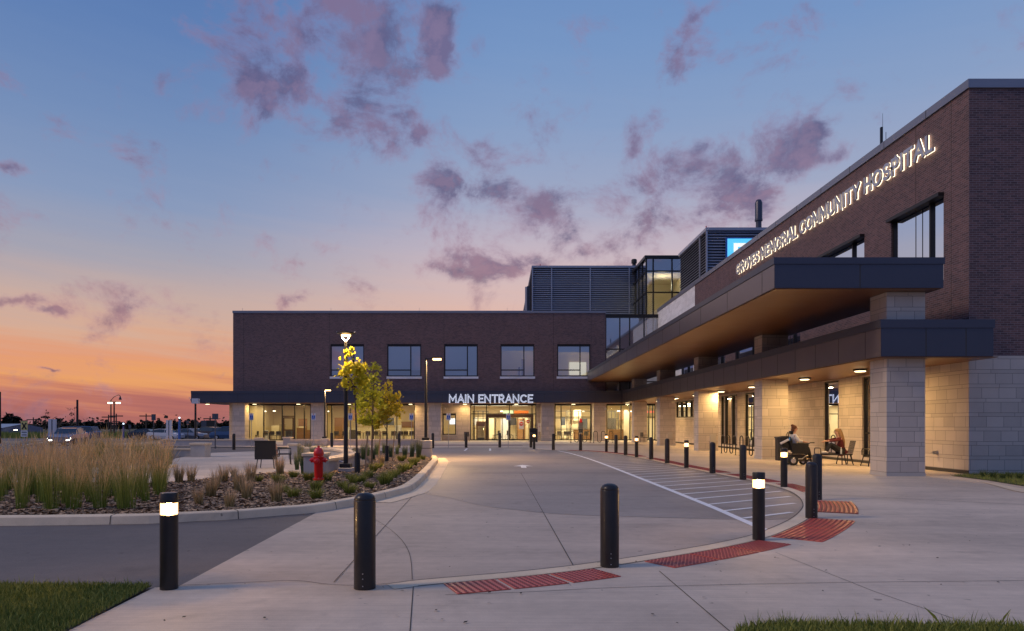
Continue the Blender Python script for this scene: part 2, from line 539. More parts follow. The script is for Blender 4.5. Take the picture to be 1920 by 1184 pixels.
lens_mat()
emit('street_core', (1.0, 0.56, 0.2), 7.0)
emit('street_far', (1.0, 0.85, 0.6), 6.0)
emit('soffit_core', (1.0, 0.78, 0.45), 5.0)
emit('halo_cool', (0.74, 0.80, 1.0), 1.1)
emit('halo_warm', (1.0, 0.84, 0.58), 3.2)
emit('led_cyan', (0.05, 0.55, 0.95), 1.0)
emit('led_white', (0.95, 0.95, 0.9), 1.0)
emit('exit_green', (0.75, 0.95, 0.45), 1.3)
emit('red_sign_lit', (1.0, 0.06, 0.06), 1.4)
emit('screen', (0.75, 0.85, 1.0), 1.2)
emit('indoor_panel', (1.0, 0.9, 0.66), 3.0)
emit('cream_lit', (1.0, 0.85, 0.55), 0.9)
emit('headlight', (1.0, 0.93, 0.75), 9.0)
emit('beacon_white', (0.7, 0.85, 1.0), 3.0)
glass_mat('glass', (0.88, 0.90, 0.86), 1.0, 0.0, 0.03)
glass_mat('glass_upper', (0.80, 0.87, 0.94), 1.0, 0.0, 0.38)
glass_mat('glass_west', (0.40, 0.44, 0.42), 1.0, 0.0, 0.10)
glass_mat('glass_west_high', (0.10, 0.12, 0.14), 1.0, 0.0, 0.72)
leafy('leaf_yellow', (0.42, 0.38, 0.02), (0.78, 0.70, 0.05), trans=0.4)
leafy('leaf_green', (0.20, 0.26, 0.03), (0.66, 0.64, 0.07), trans=0.4)
leafy('leaf_orange', (0.24, 0.27, 0.03), (0.66, 0.52, 0.05), trans=0.4)
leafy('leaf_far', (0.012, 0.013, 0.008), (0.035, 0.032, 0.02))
leafy('lawn_blades', (0.10, 0.15, 0.025), (0.36, 0.36, 0.09))
leafy('chip', (0.09, 0.05, 0.03), (0.56, 0.37, 0.22), 30)
leafy('weed', (0.05, 0.08, 0.02), (0.12, 0.15, 0.04))
blade_mat('reed', (0.17, 0.24, 0.03), (0.36, 0.36, 0.07), (0.92, 0.58, 0.25), 1.1)
blade_mat('straw', (0.28, 0.22, 0.08), (0.56, 0.40, 0.19), (0.72, 0.48, 0.27), 0.6)
blade_mat('sedge', (0.09, 0.12, 0.02), (0.24, 0.26, 0.04), (0.42, 0.37, 0.08), 0.32)
blade_mat('blue_reed', (0.06, 0.10, 0.05), (0.12, 0.17, 0.08), (0.34, 0.30, 0.17), 1.0)


# ------------------------------------------------------------------ mesh builder
class MB:
    def __init__(s):
        s.v, s.f, s.mi = [], [], []
        s.cur = 0

    def q(s, pts):
        n = len(s.v)
        s.v += [tuple(p) for p in pts]
        s.f.append(tuple(range(n, n + len(pts))))
        s.mi.append(s.cur)
        return s

    def box(s, x0, x1, y0, y1, z0, z1, rot=None, piv=None):
        n = len(s.v)
        vs = [(x, y, z) for z in (z0, z1) for x, y in ((x0, y0), (x1, y0), (x1, y1), (x0, y1))]
        if rot is not None:
            pv = Vector(piv) if piv is not None else Vector(((x0 + x1) / 2, (y0 + y1) / 2, (z0 + z1) / 2))
            vs = [tuple(rot @ (Vector(p) - pv) + pv) for p in vs]
        s.v += vs
        for f in ((3, 2, 1, 0), (4, 5, 6, 7), (0, 1, 5, 4), (1, 2, 6, 5), (2, 3, 7, 6), (3, 0, 4, 7)):
            s.f.append(tuple(n + i for i in f))
            s.mi.append(s.cur)
        return s

    def tube(s, pts, rad, n=8, cap=True):
        pts = [Vector(p) for p in pts]
        if isinstance(rad, (int, float)):
            rad = [rad] * len(pts)
        base = len(s.v)
        up = Vector((0, 0, 1))
        prev = None
        for i, p in enumerate(pts):
            d = (pts[min(i + 1, len(pts) - 1)] - pts[max(i - 1, 0)])
            d = d.normalized() if d.length > 1e-9 else Vector((0, 0, 1))
            if prev is None:
                a = d.cross(up if abs(d.z) < 0.9 else Vector((1, 0, 0))).normalized()
            else:
                a = (prev - d * prev.dot(d))
                a = a.normalized() if a.length > 1e-6 else d.cross(Vector((1, 0, 0))).normalized()
            prev = a
            b = d.cross(a)
            for k in range(n):
                t = 2 * math.pi * k / n
                s.v.append(tuple(p + (a * math.cos(t) + b * math.sin(t)) * rad[i]))
        for i in range(len(pts) - 1):
            for k in range(n):
                k2 = (k + 1) % n
                s.f.append((base + i * n + k, base + i * n + k2, base + (i + 1) * n + k2, base + (i + 1) * n + k))
                s.mi.append(s.cur)
        if cap:
            s.f.append(tuple(base + k for k in range(n))[::-1])
            s.mi.append(s.cur)
            s.f.append(tuple(base + (len(pts) - 1) * n + k for k in range(n)))
            s.mi.append(s.cur)
        return s

    def lathe(s, prof, cx=0, cy=0, cz=0, n=20, axis='z'):
        base = len(s.v)
        for r, h in prof:
            for k in range(n):
                t = 2 * math.pi * k / n
                a, b = r * math.cos(t), r * math.sin(t)
                p = {'z': (a, b, h), 'x': (h, a, b), 'y': (a, h, b)}[axis]
                s.v.append((cx + p[0], cy + p[1], cz + p[2]))
        for i in range(len(prof) - 1):
            for k in range(n):
                k2 = (k + 1) % n
                s.f.append((base + i * n + k, base + i * n + k2, base + (i + 1) * n + k2, base + (i + 1) * n + k))
                s.mi.append(s.cur)
        s.f.append(tuple(base + k for k in range(n))[::-1])
        s.mi.append(s.cur)
        s.f.append(tuple(base + (len(prof) - 1) * n + k for k in range(n)))
        s.mi.append(s.cur)
        return s

    def poly(s, pts, z):
        """flat polygon, concave allowed"""
        vs = [Vector((p[0], p[1], 0)) for p in pts]
        n = len(s.v)
        s.v += [(p[0], p[1], z(p[0], p[1]) if callable(z) else z) for p in pts]
        for t in tessellate_polygon([vs]):
            a, b, c = t
            cr = (vs[b] - vs[a]).cross(vs[c] - vs[a]).z
            s.f.append((n + a, n + b, n + c) if cr > 0 else (n + a, n + c, n + b))
            s.mi.append(s.cur)
        return s

    def prism(s, pts, z0, z1):
        s.poly(pts, z1)
        k = len(pts)
        area = sum(pts[i][0] * pts[(i + 1) % k][1] - pts[(i + 1) % k][0] * pts[i][1] for i in range(k))
        for i in range(k):
            a, b = pts[i], pts[(i + 1) % k]
            if area < 0:
                a, b = b, a
            s.q([(a[0], a[1], z0), (b[0], b[1], z0), (b[0], b[1], z1), (a[0], a[1], z1)])
        return s

    def build(s, name, mats, parent=None, world=False, smooth=False, bevel=0.0, loc=None):
        me = bpy.data.meshes.new(name)
        off = Vector((0, 0, 0))
        if world and parent is not None:
            p = parent
            while p is not None:
                off += p.location
                p = p.parent
        if loc is not None:
            off = Vector(loc)
        vs = [tuple(Vector(v) - off) for v in s.v] if (off.length > 0) else s.v
        me.from_pydata(vs, [], s.f)
        if not isinstance(mats, (list, tuple)):
            mats = [mats]
        for m in mats:
            me.materials.append(M[m])
        if len(mats) > 1:
            me.polygons.foreach_set('material_index', s.mi)
        if smooth:
            me.polygons.foreach_set('use_smooth', [True] * len(me.polygons))
        me.update()
        o = bpy.data.objects.new(name, me)
        COL.objects.link(o)
        if parent is not None:
            o.parent = parent
        if loc is not None:
            o.location = loc
        if smooth:
            md = o.modifiers.new('split', 'EDGE_SPLIT')
            md.split_angle = R(40)
        if bevel > 0:
            bm = o.modifiers.new('bevel', 'BEVEL')
            bm.width = bevel
            bm.segments = 2
            bm.limit_method = 'ANGLE'
        return o


def empty(name, loc=(0, 0, 0), rz=0.0):
    o = bpy.data.objects.new(name, None)
    COL.objects.link(o)
    o.location = loc
    o.rotation_euler = (0, 0, rz)
    o.empty_display_size = 0.1
    return o


def tag(o, label, cat, group=None, kind=None):
    o['label'] = label
    o['category'] = cat
    if group:
        o['group'] = group
    o['kind'] = kind or 'thing'
    return o


def struct(o, label=None):
    o['kind'] = 'structure'
    if label:
        o['label'] = label
    return o


CH = {}


def copy_tree(o, loc, rz=0.0, label=None, scale=None, parent=None):
    c = o.copy()
    COL.objects.link(c)
    if parent is not None:
        c.parent = parent
    else:
        c.location = loc
        c.rotation_euler = (0, 0, rz)
        if scale:
            c.scale = scale if isinstance(scale, tuple) else (scale,) * 3
        if label:
            c['label'] = label
    for ch in [k for k in bpy.data.objects if k.parent == o]:
        copy_tree(ch, None, parent=c)
    return c


def light(kind, loc, energy, color, size=0.3, spot=None, dirv=None, parent=None, sy=None):
    d = bpy.data.lights.new('lamp_light', kind)
    d.energy = energy
    d.color = color
    if kind == 'AREA':
        d.shape = 'DISK' if sy is None else 'RECTANGLE'
        d.size = size
        if sy:
            d.size_y = sy
    elif kind == 'POINT':
        d.shadow_soft_size = size
    elif kind == 'SPOT':
        d.shadow_soft_size = size
        d.spot_size = spot or R(150)
        d.spot_blend = 0.7
    o = bpy.data.objects.new('lamp_light', d)
    COL.objects.link(o)
    o.location = loc
    if dirv is not None:
        o.rotation_euler = Vector(dirv).to_track_quat('-Z', 'Y').to_euler()
    if parent is not None:
        o.parent = parent
    return o


def crom(pts, sub=6):
    """Catmull-Rom through points"""
    out = []
    n = len(pts)
    for i in range(n - 1):
        p0, p1, p2, p3 = (Vector(pts[max(i - 1, 0)]), Vector(pts[i]), Vector(pts[i + 1]), Vector(pts[min(i + 2, n - 1)]))
        for k in range(sub):
            t = k / sub
            out.append(tuple(0.5 * ((2 * p1) + (p2 - p0) * t + (2 * p0 - 5 * p1 + 4 * p2 - p3) * t * t + (3 * p1 - p0 - 3 * p2 + p3) * t ** 3)))
    out.append(tuple(pts[-1]))
    return out


def offset(pts, d):
    """positive d = to the right of travel"""
    out = []
    n = len(pts)
    for i, p in enumerate(pts):
        a = Vector(pts[max(i - 1, 0)])
        b = Vector(pts[min(i + 1, n - 1)])
        t = (b - a).normalized()
        out.append((p[0] + t.y * d, p[1] - t.x * d))
    return out


def arclen(pts):
    L = [0]
    for a, b in zip(pts, pts[1:]):
        L.append(L[-1] + (Vector(b) - Vector(a)).length)
    return L


def at_len(pts, L, s):
    for i in range(len(L) - 1):
        if L[i + 1] >= s:
            t = (s - L[i]) / max(1e-9, L[i + 1] - L[i])
            a, b = Vector(pts[i]), Vector(pts[i + 1])
            return a.lerp(b, t), (b - a).normalized()
    return Vector(pts[-1]), (Vector(pts[-1]) - Vector(pts[-2])).normalized()


def ribbon(mb, pts, prof):
    """sweep a profile [(offset,z),...] along pts"""
    rows = [[(p[0], p[1], z) for p in offset(pts, d)] for d, z in prof]
    for r0, r1 in zip(rows, rows[1:]):
        for i in range(len(pts) - 1):
            mb.q([r0[i], r0[i + 1], r1[i + 1], r1[i]][::-1])
    return mb


def seg_strip(mb, a, b, w, z):
    a, b = Vector(a), Vector(b)
    t = (b - a).normalized()
    n = Vector((-t.y, t.x)) * w / 2
    mb.q([(a.x - n.x, a.y - n.y, z), (b.x - n.x, b.y - n.y, z), (b.x + n.x, b.y + n.y, z), (a.x + n.x, a.y + n.y, z)])


def arc_(cx, cy, rx, ry, a0, a1, n=10):
    return [(cx + rx * math.cos(R(a0 + (a1 - a0) * k / n)), cy + ry * math.sin(R(a0 + (a1 - a0) * k / n))) for k in range(n + 1)]


GL = {   # sans capitals as strokes: (advance width, [polyline, ...]) in units of the cap height
    'A': (0.78, [[(0, 0), (0.36, 1), (0.72, 0)], [(0.14, 0.32), (0.58, 0.32)]]),
    'C': (0.82, [arc_(0.40, 0.5, 0.38, 0.48, 48, 312, 18)]),
    'E': (0.62, [[(0.54, 1), (0.04, 1), (0.04, 0), (0.54, 0)], [(0.04, 0.52), (0.46, 0.52)]]),
    'G': (0.86, [arc_(0.40, 0.5, 0.38, 0.48, 48, 318, 18) + [(0.74, 0.46), (0.46, 0.46)]]),
    'H': (0.80, [[(0.04, 0), (0.04, 1)], [(0.68, 0), (0.68, 1)], [(0.04, 0.5), (0.68, 0.5)]]),
    'I': (0.20, [[(0.06, 0), (0.06, 1)]]),
    'L': (0.56, [[(0.04, 1), (0.04, 0), (0.50, 0)]]),
    'M': (0.98, [[(0.04, 0), (0.04, 1), (0.44, 0.28), (0.84, 1), (0.84, 0)]]),
    'N': (0.84, [[(0.04, 0), (0.04, 1), (0.70, 0), (0.70, 1)]]),
    'O': (0.92, [arc_(0.42, 0.5, 0.40, 0.48, 0, 360, 24)]),
    'P': (0.70, [[(0.04, 0), (0.04, 1), (0.32, 1)] + arc_(0.32, 0.72, 0.26, 0.28, 90, -90, 8) + [(0.04, 0.44)]]),
    'R': (0.74, [[(0.04, 0), (0.04, 1), (0.32, 1)] + arc_(0.32, 0.72, 0.26, 0.28, 90, -90, 8) + [(0.04, 0.44)], [(0.34, 0.42), (0.60, 0)]]),
    'S': (0.68, [arc_(0.30, 0.74, 0.25, 0.24, 35, 250, 10) + arc_(0.32, 0.26, 0.27, 0.24, 78, -150, 10)]),
    'T': (0.72, [[(0, 1), (0.64, 1)], [(0.32, 0), (0.32, 1)]]),
    'U': (0.80, [[(0.04, 1), (0.04, 0.34)] + arc_(0.36, 0.34, 0.32, 0.32, 180, 360, 10) + [(0.68, 1)]]),
    'V': (0.76, [[(0, 1), (0.35, 0), (0.70, 1)]]),
    'Y': (0.72, [[(0, 1), (0.33, 0.45), (0.66, 1)], [(0.33, 0.45), (0.33, 0)]]),
}


def stroke_prism(mb, pl, hw, z0, z1, tr, ext=True):
    """flat bar following a polyline with mitred corners; tr maps (x, y, z) to world"""
    P_ = [Vector(p) for p in pl]
    closed = (P_[0] - P_[-1]).length < 1e-6
    if closed:
        P_ = P_[:-1]
    n = len(P_)
    Ls, Rs = [], []
    for i, p in enumerate(P_):
        a = P_[i - 1] if (i > 0 or closed) else None
        b = P_[(i + 1) % n] if (i < n - 1 or closed) else None
        d1 = (p - a).normalized() if a is not None else None
        d2 = (b - p).normalized() if b is not None else None
        d1 = d1 if d1 is not None else d2
        d2 = d2 if d2 is not None else d1
        n1, n2 = Vector((-d1.y, d1.x)), Vector((-d2.y, d2.x))
        m_ = (n1 + n2)
        m_ = m_.normalized() if m_.length > 1e-6 else n1
        k = hw / max(0.42, m_.dot(n1))
        q = p
        if ext and a is None:
            q = p - d2 * hw
        if ext and b is None:
            q = p + d1 * hw
        Ls.append(q + m_ * k)
        Rs.append(q - m_ * k)
    m = n if closed else n - 1
    for i in range(m):
        j = (i + 1) % n
        a, b, c, d = Ls[i], Ls[j], Rs[j], Rs[i]
        mb.q([tr(d, z1), tr(c, z1), tr(b, z1), tr(a, z1)])
        mb.q([tr(a, z0), tr(b, z0), tr(c, z0), tr(d, z0)])
        mb.q([tr(a, z0), tr(a, z1), tr(b, z1), tr(b, z0)])
        mb.q([tr(d, z0), tr(c, z0), tr(c, z1), tr(d, z1)])
    if not closed:
        for i in (0, n - 1):
            mb.q([tr(Ls[i], z0), tr(Rs[i], z0), tr(Rs[i], z1), tr(Ls[i], z1)])


def letters(thing, word, org, ux, uy, width, height, face, depth, hw, halo=None, halo_hw=0.0, stand=0.0, gap=0.13, back=0.03):
    """each letter is a part of the sign; ux/uy are world unit vectors in the sign plane"""
    ux, uy, org = Vector(ux), Vector(uy), Vector(org)
    un = ux.cross(uy)
    tot = sum((0.42 if c == ' ' else GL[c][0] + gap) for c in word) - gap
    sx = width / tot
    x = 0.0
    for c in word:
        if c == ' ':
            x += 0.42
            continue
        adv, st = GL[c]
        def tr(p, z, k=[0]):
            return org + ux * p.x + uy * p.y + un * z
        def mk(nm, mt, w_, z0, z1, par):
            mb = MB()
            for k, pl in enumerate(st):
                stroke_prism(mb, [((x + a) * sx, w_ * 0 + b * (height - 2 * hw) + hw) for a, b in pl], w_, z0 - 0.002 * k, z1 + 0.002 * k, tr)
            return mb.build(nm, mt, par, world=True)
        f = mk('letter', face, hw, stand, stand + depth, thing)
        if halo:
            mk('halo', halo, halo_hw, stand - back, stand - back + 0.015, f)
        x += adv + gap


# ------------------------------------------------------------------ key planes (metres)
YN = 21.1                  # near end of both canopies
YFF = 66.1                 # facade fascia
YW = 67.0                  # facade brick plane / columns
YG = 68.3                  # recessed glass
XW = 14.95                 # west wall of the right wing
YC = 22.5                  # its near corner
CZ0, CZ1 = 3.62, 4.74      # lower canopy
UZ0, UZ1 = 5.67, 6.60      # upper canopy
PXL, PW, PD = 11.80, 1.18, 0.965
PY = [21.56 + 10.3 * k for k in range(5)]
ROOF = 12.62

# ------------------------------------------------------------------ ground
mb = MB()
mb.q([(-4000, -600, -0.62), (4000, -600, -0.62), (4000, 6000, -0.62), (-4000, 6000, -0.62)])
struct(mb.build('ground', 'field_grass'))


def lotz(x, y):
    return -0.006 if y < 46 else (-0.42 if y > 90 else -0.006 - 0.414 * (y - 46) / 44)


mb = MB()
xs = [-140, -60, -29, 12, 40]
ys = [-8, 46, 68, 90, 125]
for i in range(len(xs) - 1):
    for j in range(len(ys) - 1):
        mb.q([(xs[i], ys[j], lotz(0, ys[j])), (xs[i + 1], ys[j], lotz(0, ys[j])), (xs[i + 1], ys[j + 1], lotz(0, ys[j + 1])), (xs[i], ys[j + 1], lotz(0, ys[j + 1]))])
struct(mb.build('parking_lot', 'asphalt'))

Kpx = [(291, 1103.5), (332, 1101.5), (400, 1098.5), (496, 1094), (535, 1092), (574, 1093.7), (612, 1098.8), (664, 1101), (725, 1098), (780, 1091), (872, 1083), (964.5, 1075), (1056.8, 1065), (1124, 1056),
       (1160, 1051), (1249.5, 1037), (1331.6, 1023), (1400, 1008), (1441, 994), (1482, 975), (1502.6, 957), (1505, 944.8), (1495.8, 931.7),
       (1476.6, 920.8), (1446.5, 911.5), (1413.7, 903.8), (1372.6, 895.5), (1304, 882), (1253.7, 871.5), (1227, 865), (1194.4, 858.6), (1172.4, 854.5),
       (1135, 850), (1091.7, 846.5), (1039.6, 845), (1008, 843), (991.7, 840.5), (933, 839.6), (820, 839.8)]
K = crom([G(*p) for p in Kpx], 5)
KL = arclen(K)
OUTpx = [(-900, 989), (-400, 988), (0, 986), (101, 985), (279, 982), (368, 977.5), (432, 974.5), (522, 967), (594, 961), (664, 949), (707, 940), (745, 930), (768, 923), (786, 911), (803, 892.5), (815, 877), (822, 866), (818, 859.5)]
OUT = crom([G(*p) for p in OUTpx], 4)

# light concrete drive, darker inner field, walk
dl = [G(333, 1101.5), G(594, 961)]
iO = min(range(len(OUT)), key=lambda i: (Vector(OUT[i]) - Vector(dl[1])).length)
jK = min(range(len(K)), key=lambda i: (Vector(K[i]) - Vector(dl[0])).length)
drive = [K[i] for i in range(jK, len(K))] + [(-14, 50.0), (-14, 40.2), (-4.2, 34.5)] + [OUT[i] for i in range(len(OUT) - 1, iO, -1)] + [dl[1]]
mb = MB().poly(drive, 0.0)
struct(mb.build('driveway', 'drive_concrete'))
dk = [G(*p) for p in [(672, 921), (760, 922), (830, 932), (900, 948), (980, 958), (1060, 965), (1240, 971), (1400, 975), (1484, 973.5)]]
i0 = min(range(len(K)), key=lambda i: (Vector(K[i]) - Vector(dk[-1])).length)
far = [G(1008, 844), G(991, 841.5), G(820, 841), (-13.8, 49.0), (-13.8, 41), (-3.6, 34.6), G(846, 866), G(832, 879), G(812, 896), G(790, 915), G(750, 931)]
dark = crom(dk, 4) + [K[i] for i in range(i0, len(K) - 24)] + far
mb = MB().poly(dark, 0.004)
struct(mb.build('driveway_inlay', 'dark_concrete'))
walk = K + [(-32, 51.8), (-32, YG + 0.3), (XW + 0.3, YG + 0.3), (XW + 0.3, 22.9), (60, 22.9), (60, 1), (-2.2, 1), G(130, 1184), G(285, 1106)]
mb = MB().poly(walk, 0.010)
struct(mb.build('sidewalk', 'walk_concrete'))

# flush kerb line round the drop-off with dark joints each side
mb = MB()
ribbon(mb, K[40:], [(0.0, 0.0145), (0.24, 0.0145)])
struct(mb.build('kerb', 'kerb_concrete'))
mb = MB()
ribbon(mb, K, [(-0.007, 0.0185), (0.007, 0.0185)])
ribbon(mb, K[44:], [(0.24, 0.0185), (0.248, 0.0185)])
jl = [((977, 888), (1075, 1062), 0.009), ((790, 913), (712, 998), 0.009), ((712, 998), (626, 1093), 0.009), ((1236, 1073), (1372, 1190), 0.009), ((1454, 1038), (1640, 1112), 0.006),
      ((1640, 1112), (1925, 1210), 0.006), ((1545, 929), (1925, 948), 0.02), ((775, 1100), (765, 1240), 0.009)]
for a, b, w in jl:
    z = 0.0075 if (a[1] < 1060 and a[0] < 1100) else 0.0135
    seg_strip(mb, G(*a), G(*b), w, z)
tr = crom([G(*p) for p in [(300, 1110), (640, 1135), (835, 1118), (1000, 1112), (1140, 1105), (1400, 1098), (1640, 1094), (1925, 1091)]][2:], 5)
ribbon(mb, tr, [(-0.004, 0.0135), (0.004, 0.0135)])
arc = crom([G(*p) for p in [(773, 1088), (768, 1040), (750, 1010), (720, 985), (690, 968)]], 5)
ribbon(mb, arc, [(-0.003, 0.0065), (0.003, 0.0065)])
struct(mb.build('pavement_joint', 'joint'))

# raised kerb of the planting bed, in cast lengths with joints
mb = MB()
ribbon(mb, OUT, [(0.0, -0.004), (-0.03, 0.12), (-0.05, 0.135), (-0.26, 0.135), (-0.27, 0.02)])
struct(mb.build('bed_kerb', 'kerb_concrete'))
mb = MB()
i7 = min(range(len(OUT)), key=lambda i: (Vector(OUT[i]) - Vector(G(690, 943))).length)
ribbon(mb, OUT[i7:], [(0.42, 0.0085), (0.0, 0.0085)])
struct(mb.build('gutter', 'kerb_concrete'))
mb = MB()
OL = arclen(OUT)
s_ = 1.2
while s_ < OL[-1] - 0.5:
    p, t = at_len(OUT, OL, s_)
    r = Vector((t.y, -t.x))
    rows = [(0.003, 0.0), (-0.027, 0.123), (-0.05, 0.138), (-0.26, 0.138)]
    for (d0, z0), (d1, z1) in zip(rows, rows[1:]):
        a = p + r * d0
        b = p + r * d1
        w = t * 0.007
        mb.q([(a.x - w.x, a.y - w.y, z0), (a.x + w.x, a.y + w.y, z0), (b.x + w.x, b.y + w.y, z1), (b.x - w.x, b.y - w.y, z1)])
    s_ += 1.95
struct(mb.build('kerb_joint', 'joint'))

# mulch bed
back = [G(*p, 0.09) for p in [(818, 858), (800, 851), (740, 847), (690, 844), (665, 840)]] + [(-8.0, 35.5), (-6.4, 33.0)]
back += [(-5.6, 30.0), (-5.1, 27.0), (-5.25, 24.0), (-5.6, 21.9)] + [G(*p, 0.09) for p in [(568, 891), (548, 885), (490, 888), (420, 895), (322, 905), (0, 907), (-900, 909)]]
bed = offset(OUT, -0.26) + back
mb = MB().poly(bed, 0.09)
struct(mb.build('mulch_bed', 'soil'))
bedpoly = bed


def inside(p, poly):
    c = False
    n = len(poly)
    for i in range(n):
        a, b = poly[i], poly[(i + 1) % n]
        if (a[1] > p[1]) != (b[1] > p[1]) and p[0] < (b[0] - a[0]) * (p[1] - a[1]) / (b[1] - a[1]) + a[0]:
            c = not c
    return c


mb = MB()
cnt = 0
while cnt < 15000:
    px = random.uniform(-60, 830)
    py = random.uniform(858, 972)
    p = G(px, py, 0.09)
    if not inside(p, bedpoly):
        continue
    cnt += 1
    L, w = random.uniform(0.02, 0.055), random.uniform(0.010, 0.022)
    a = random.uniform(0, 6.28)
    tl, z = random.uniform(-0.5, 0.5), 0.095 + random.uniform(0, 0.02)
    u = Vector((math.cos(a), math.sin(a), tl * 0.6)) * L
    v = Vector((-math.sin(a), math.cos(a), random.uniform(-0.6, 0.6))) * w
    c = Vector((p[0], p[1], z + 0.012))
    mb.q([c - u - v, c + u - v, c + u + v, c - u + v])
tag(mb.build('mulch', 'chip'), 'brown bark mulch chips spread over the planting bed', 'mulch', kind='stuff')

# concrete plaza by the bench and the far sidewalk in front of the facade
mb = MB().poly([G(*p) for p in [(-900, 909), (322, 906), (420, 896), (490, 889), (548, 886), (572, 892), (615, 880), (640, 862), (636, 850), (600, 845), (470, 847), (384, 850), (330, 860), (300, 872), (-100, 882), (-900, 888)]], 0.005)
struct(mb.build('plaza', 'walk_concrete'))
mb = MB()
mb.q([(-32, 51.7, 0.014), (1.6, 51.7, 0.014), (1.6, 55.5, 0.014), (-32, 55.5, 0.014)])
mb.q([(1.62, 53.0, 0.014), (11, 53.0, 0.014), (11, 55.5, 0.014), (1.62, 55.5, 0.014)])
struct(mb.build('brick_paving', 'pink_paving'))
# left island kerbs in the lot and a far path
mb = MB()
for pts in ([(-400, 839), (0, 836), (60, 833), (88, 829)], [(-400, 826), (0, 828), (60, 827), (88, 825)]):
    q = crom([G(*p) for p in pts], 4)
    ribbon(mb, q, [(0.12, -0.3), (0.1, 0.02), (-0.12, 0.02), (-0.14, -0.3)])
q = crom([G(*p) for p in [(150, 901), (250, 884), (310, 879), (328, 875)]], 4)
ribbon(mb, q, [(0.1, 0.0), (0.08, 0.1), (-0.08, 0.1), (-0.1, 0.0)])
struct(mb.build('island_kerb', 'kerb_concrete'))

# painted markings
mb = MB()
wl = crom([(3.97, 10.45), (4.02, 12), (4.07, 14), (4.1, 20), (4.1, 28), (4.0, 34), (3.75, 39), (3.4, 42.3)], 6)
ribbon(mb, wl, [(-0.07, 0.009), (0.07, 0.009)])


def hit(p, d, poly):
    best = None
    for a, b in zip(poly, poly[1:]):
        e = (b[0] - a[0], b[1] - a[1])
        den = d[0] * e[1] - d[1] * e[0]
        if abs(den) < 1e-9:
            continue
        t = ((a[0] - p[0]) * e[1] - (a[1] - p[1]) * e[0]) / den
        u = ((a[0] - p[0]) * d[1] - (a[1] - p[1]) * d[0]) / den
        if t > 0.05 and 0 <= u <= 1 and (best is None or t < best):
            best = t
    return best


yy = 11.95
dv = Vector((0.835, 0.55)).normalized()
while yy < 40:
    xx = 4.05 if yy < 34 else 4.05 - (yy - 34) * 0.06
    t = hit((xx, yy), dv, K)
    if t:
        seg_strip(mb, (xx + 0.06, yy), (xx + dv.x * (t - 0.25), yy + dv.y * (t - 0.25)), 0.10, 0.0092)
    yy += 1.03
for a, b, w in [((818, 844.5), (850, 844.5), .12), ((945, 843.5), (978, 843.5), .12), ((871, 846), (876, 841.5), .12), ((919, 846), (919, 841.5), .12), ((400, 852), (452, 849.5), .12), ((395, 856), (470, 853), .12)]:
    seg_strip(mb, G(*a), G(*b), w, 0.0092)
ax, ay = G(981, 875)
mb.poly([(ax - 0.1, ay - 1.0), (ax + 0.1, ay - 1.0), (ax + 0.1, ay + 0.0), (ax + 0.38, ay + 0.0), (ax, ay + 0.9), (ax - 0.38, ay + 0.0), (ax - 0.1, ay + 0.0)], 0.0092)
for k in range(9):
    seg_strip(mb, (-38 + k * 2.8, 62), (-38.6 + k * 2.8, 67), 0.1, lotz(0, 64.5) + 0.12)
for (x0, y0, x1, y1) in [(100, 841, 130, 840), (185, 851, 230, 849), (145, 858, 175, 856), (96, 872, 128, 868)]:
    seg_strip(mb, G(x0, y0), G(x1, y1), 0.12, 0.0)
struct(mb.build('road_marking', 'paint_white'))

# lawns
def lawn(name, pts, z, n, hmin, hmax, label, dens_px=None):
    base = MB().poly(pts, z)
    struct(base.build(name + '_ground', 'field_grass'))
    mb = MB()
    x0, x1 = min(p[0] for p in pts), max(p[0] for p in pts)
    y0, y1 = min(p[1] for p in pts), max(p[1] for p in pts)
    k = 0
    while k < n:
        x, y = random.uniform(x0, x1), random.uniform(y0, y1)
        if not inside((x, y), pts):
            continue
        k += 1
        h = random.uniform(hmin, hmax) * (1 + (random.random() < 0.03) * 1.0)
        a = random.uniform(0, 6.28)
        w = 0.0035
        dx, dy = random.gauss(0, 0.3) * h, random.gauss(0, 0.3) * h
        c, s_ = math.cos(a) * w, math.sin(a) * w
        mb.q([(x - c, y - s_, z), (x + c, y + s_, z), (x + dx * 0.4 + c * .7, y + dy * 0.4 + s_ * .7, z + h * 0.6), (x + dx, y + dy, z + h), (x + dx * 0.4 - c * .7, y + dy * 0.4 - s_ * .7, z + h * 0.6)])
    tag(mb.build(name, 'lawn_blades'), label, 'grass', kind='stuff')


lawn('lawn', [G(*p) for p in [(-760, 1100), (0, 1101), (286, 1102.5), (128, 1186), (60, 1230), (-760, 1230)]], 0.02, 64000, 0.025, 0.06, 'short green grass in the corner beside the front pavement')
lawn('grass_verge', [G(*p) for p in [(1380, 1190), (1402, 1184), (1450, 1178), (1700, 1181), (2350, 1186), (2350, 1260), (1370, 1260)]], 0.02, 34000, 0.035, 0.085, 'unmown grass verge along the near edge of the pavement')
lawn('grass_strip', [G(*p) for p in [(1782, 893.5), (1850, 902), (1930, 915), (2150, 952), (2150, 890), (1824, 890)]], 0.02, 14000, 0.03, 0.09, 'strip of grass against the base of the block wall')
mb = MB().poly([G(*p) for p in [(1840, 905), (1900, 915), (1990, 930), (2150, 956), (2150, 960), (1990, 938), (1900, 922)]], 0.0235)
struct(mb.build('gravel_edge', 'kerb_concrete'))

# tactile pavers along the flush kerb
pads = []
def near_s(px, py):
    g = Vector(G(px, py))
    i = min(range(len(K)), key=lambda i: (Vector(K[i]) - g).length)
    return KL[i]


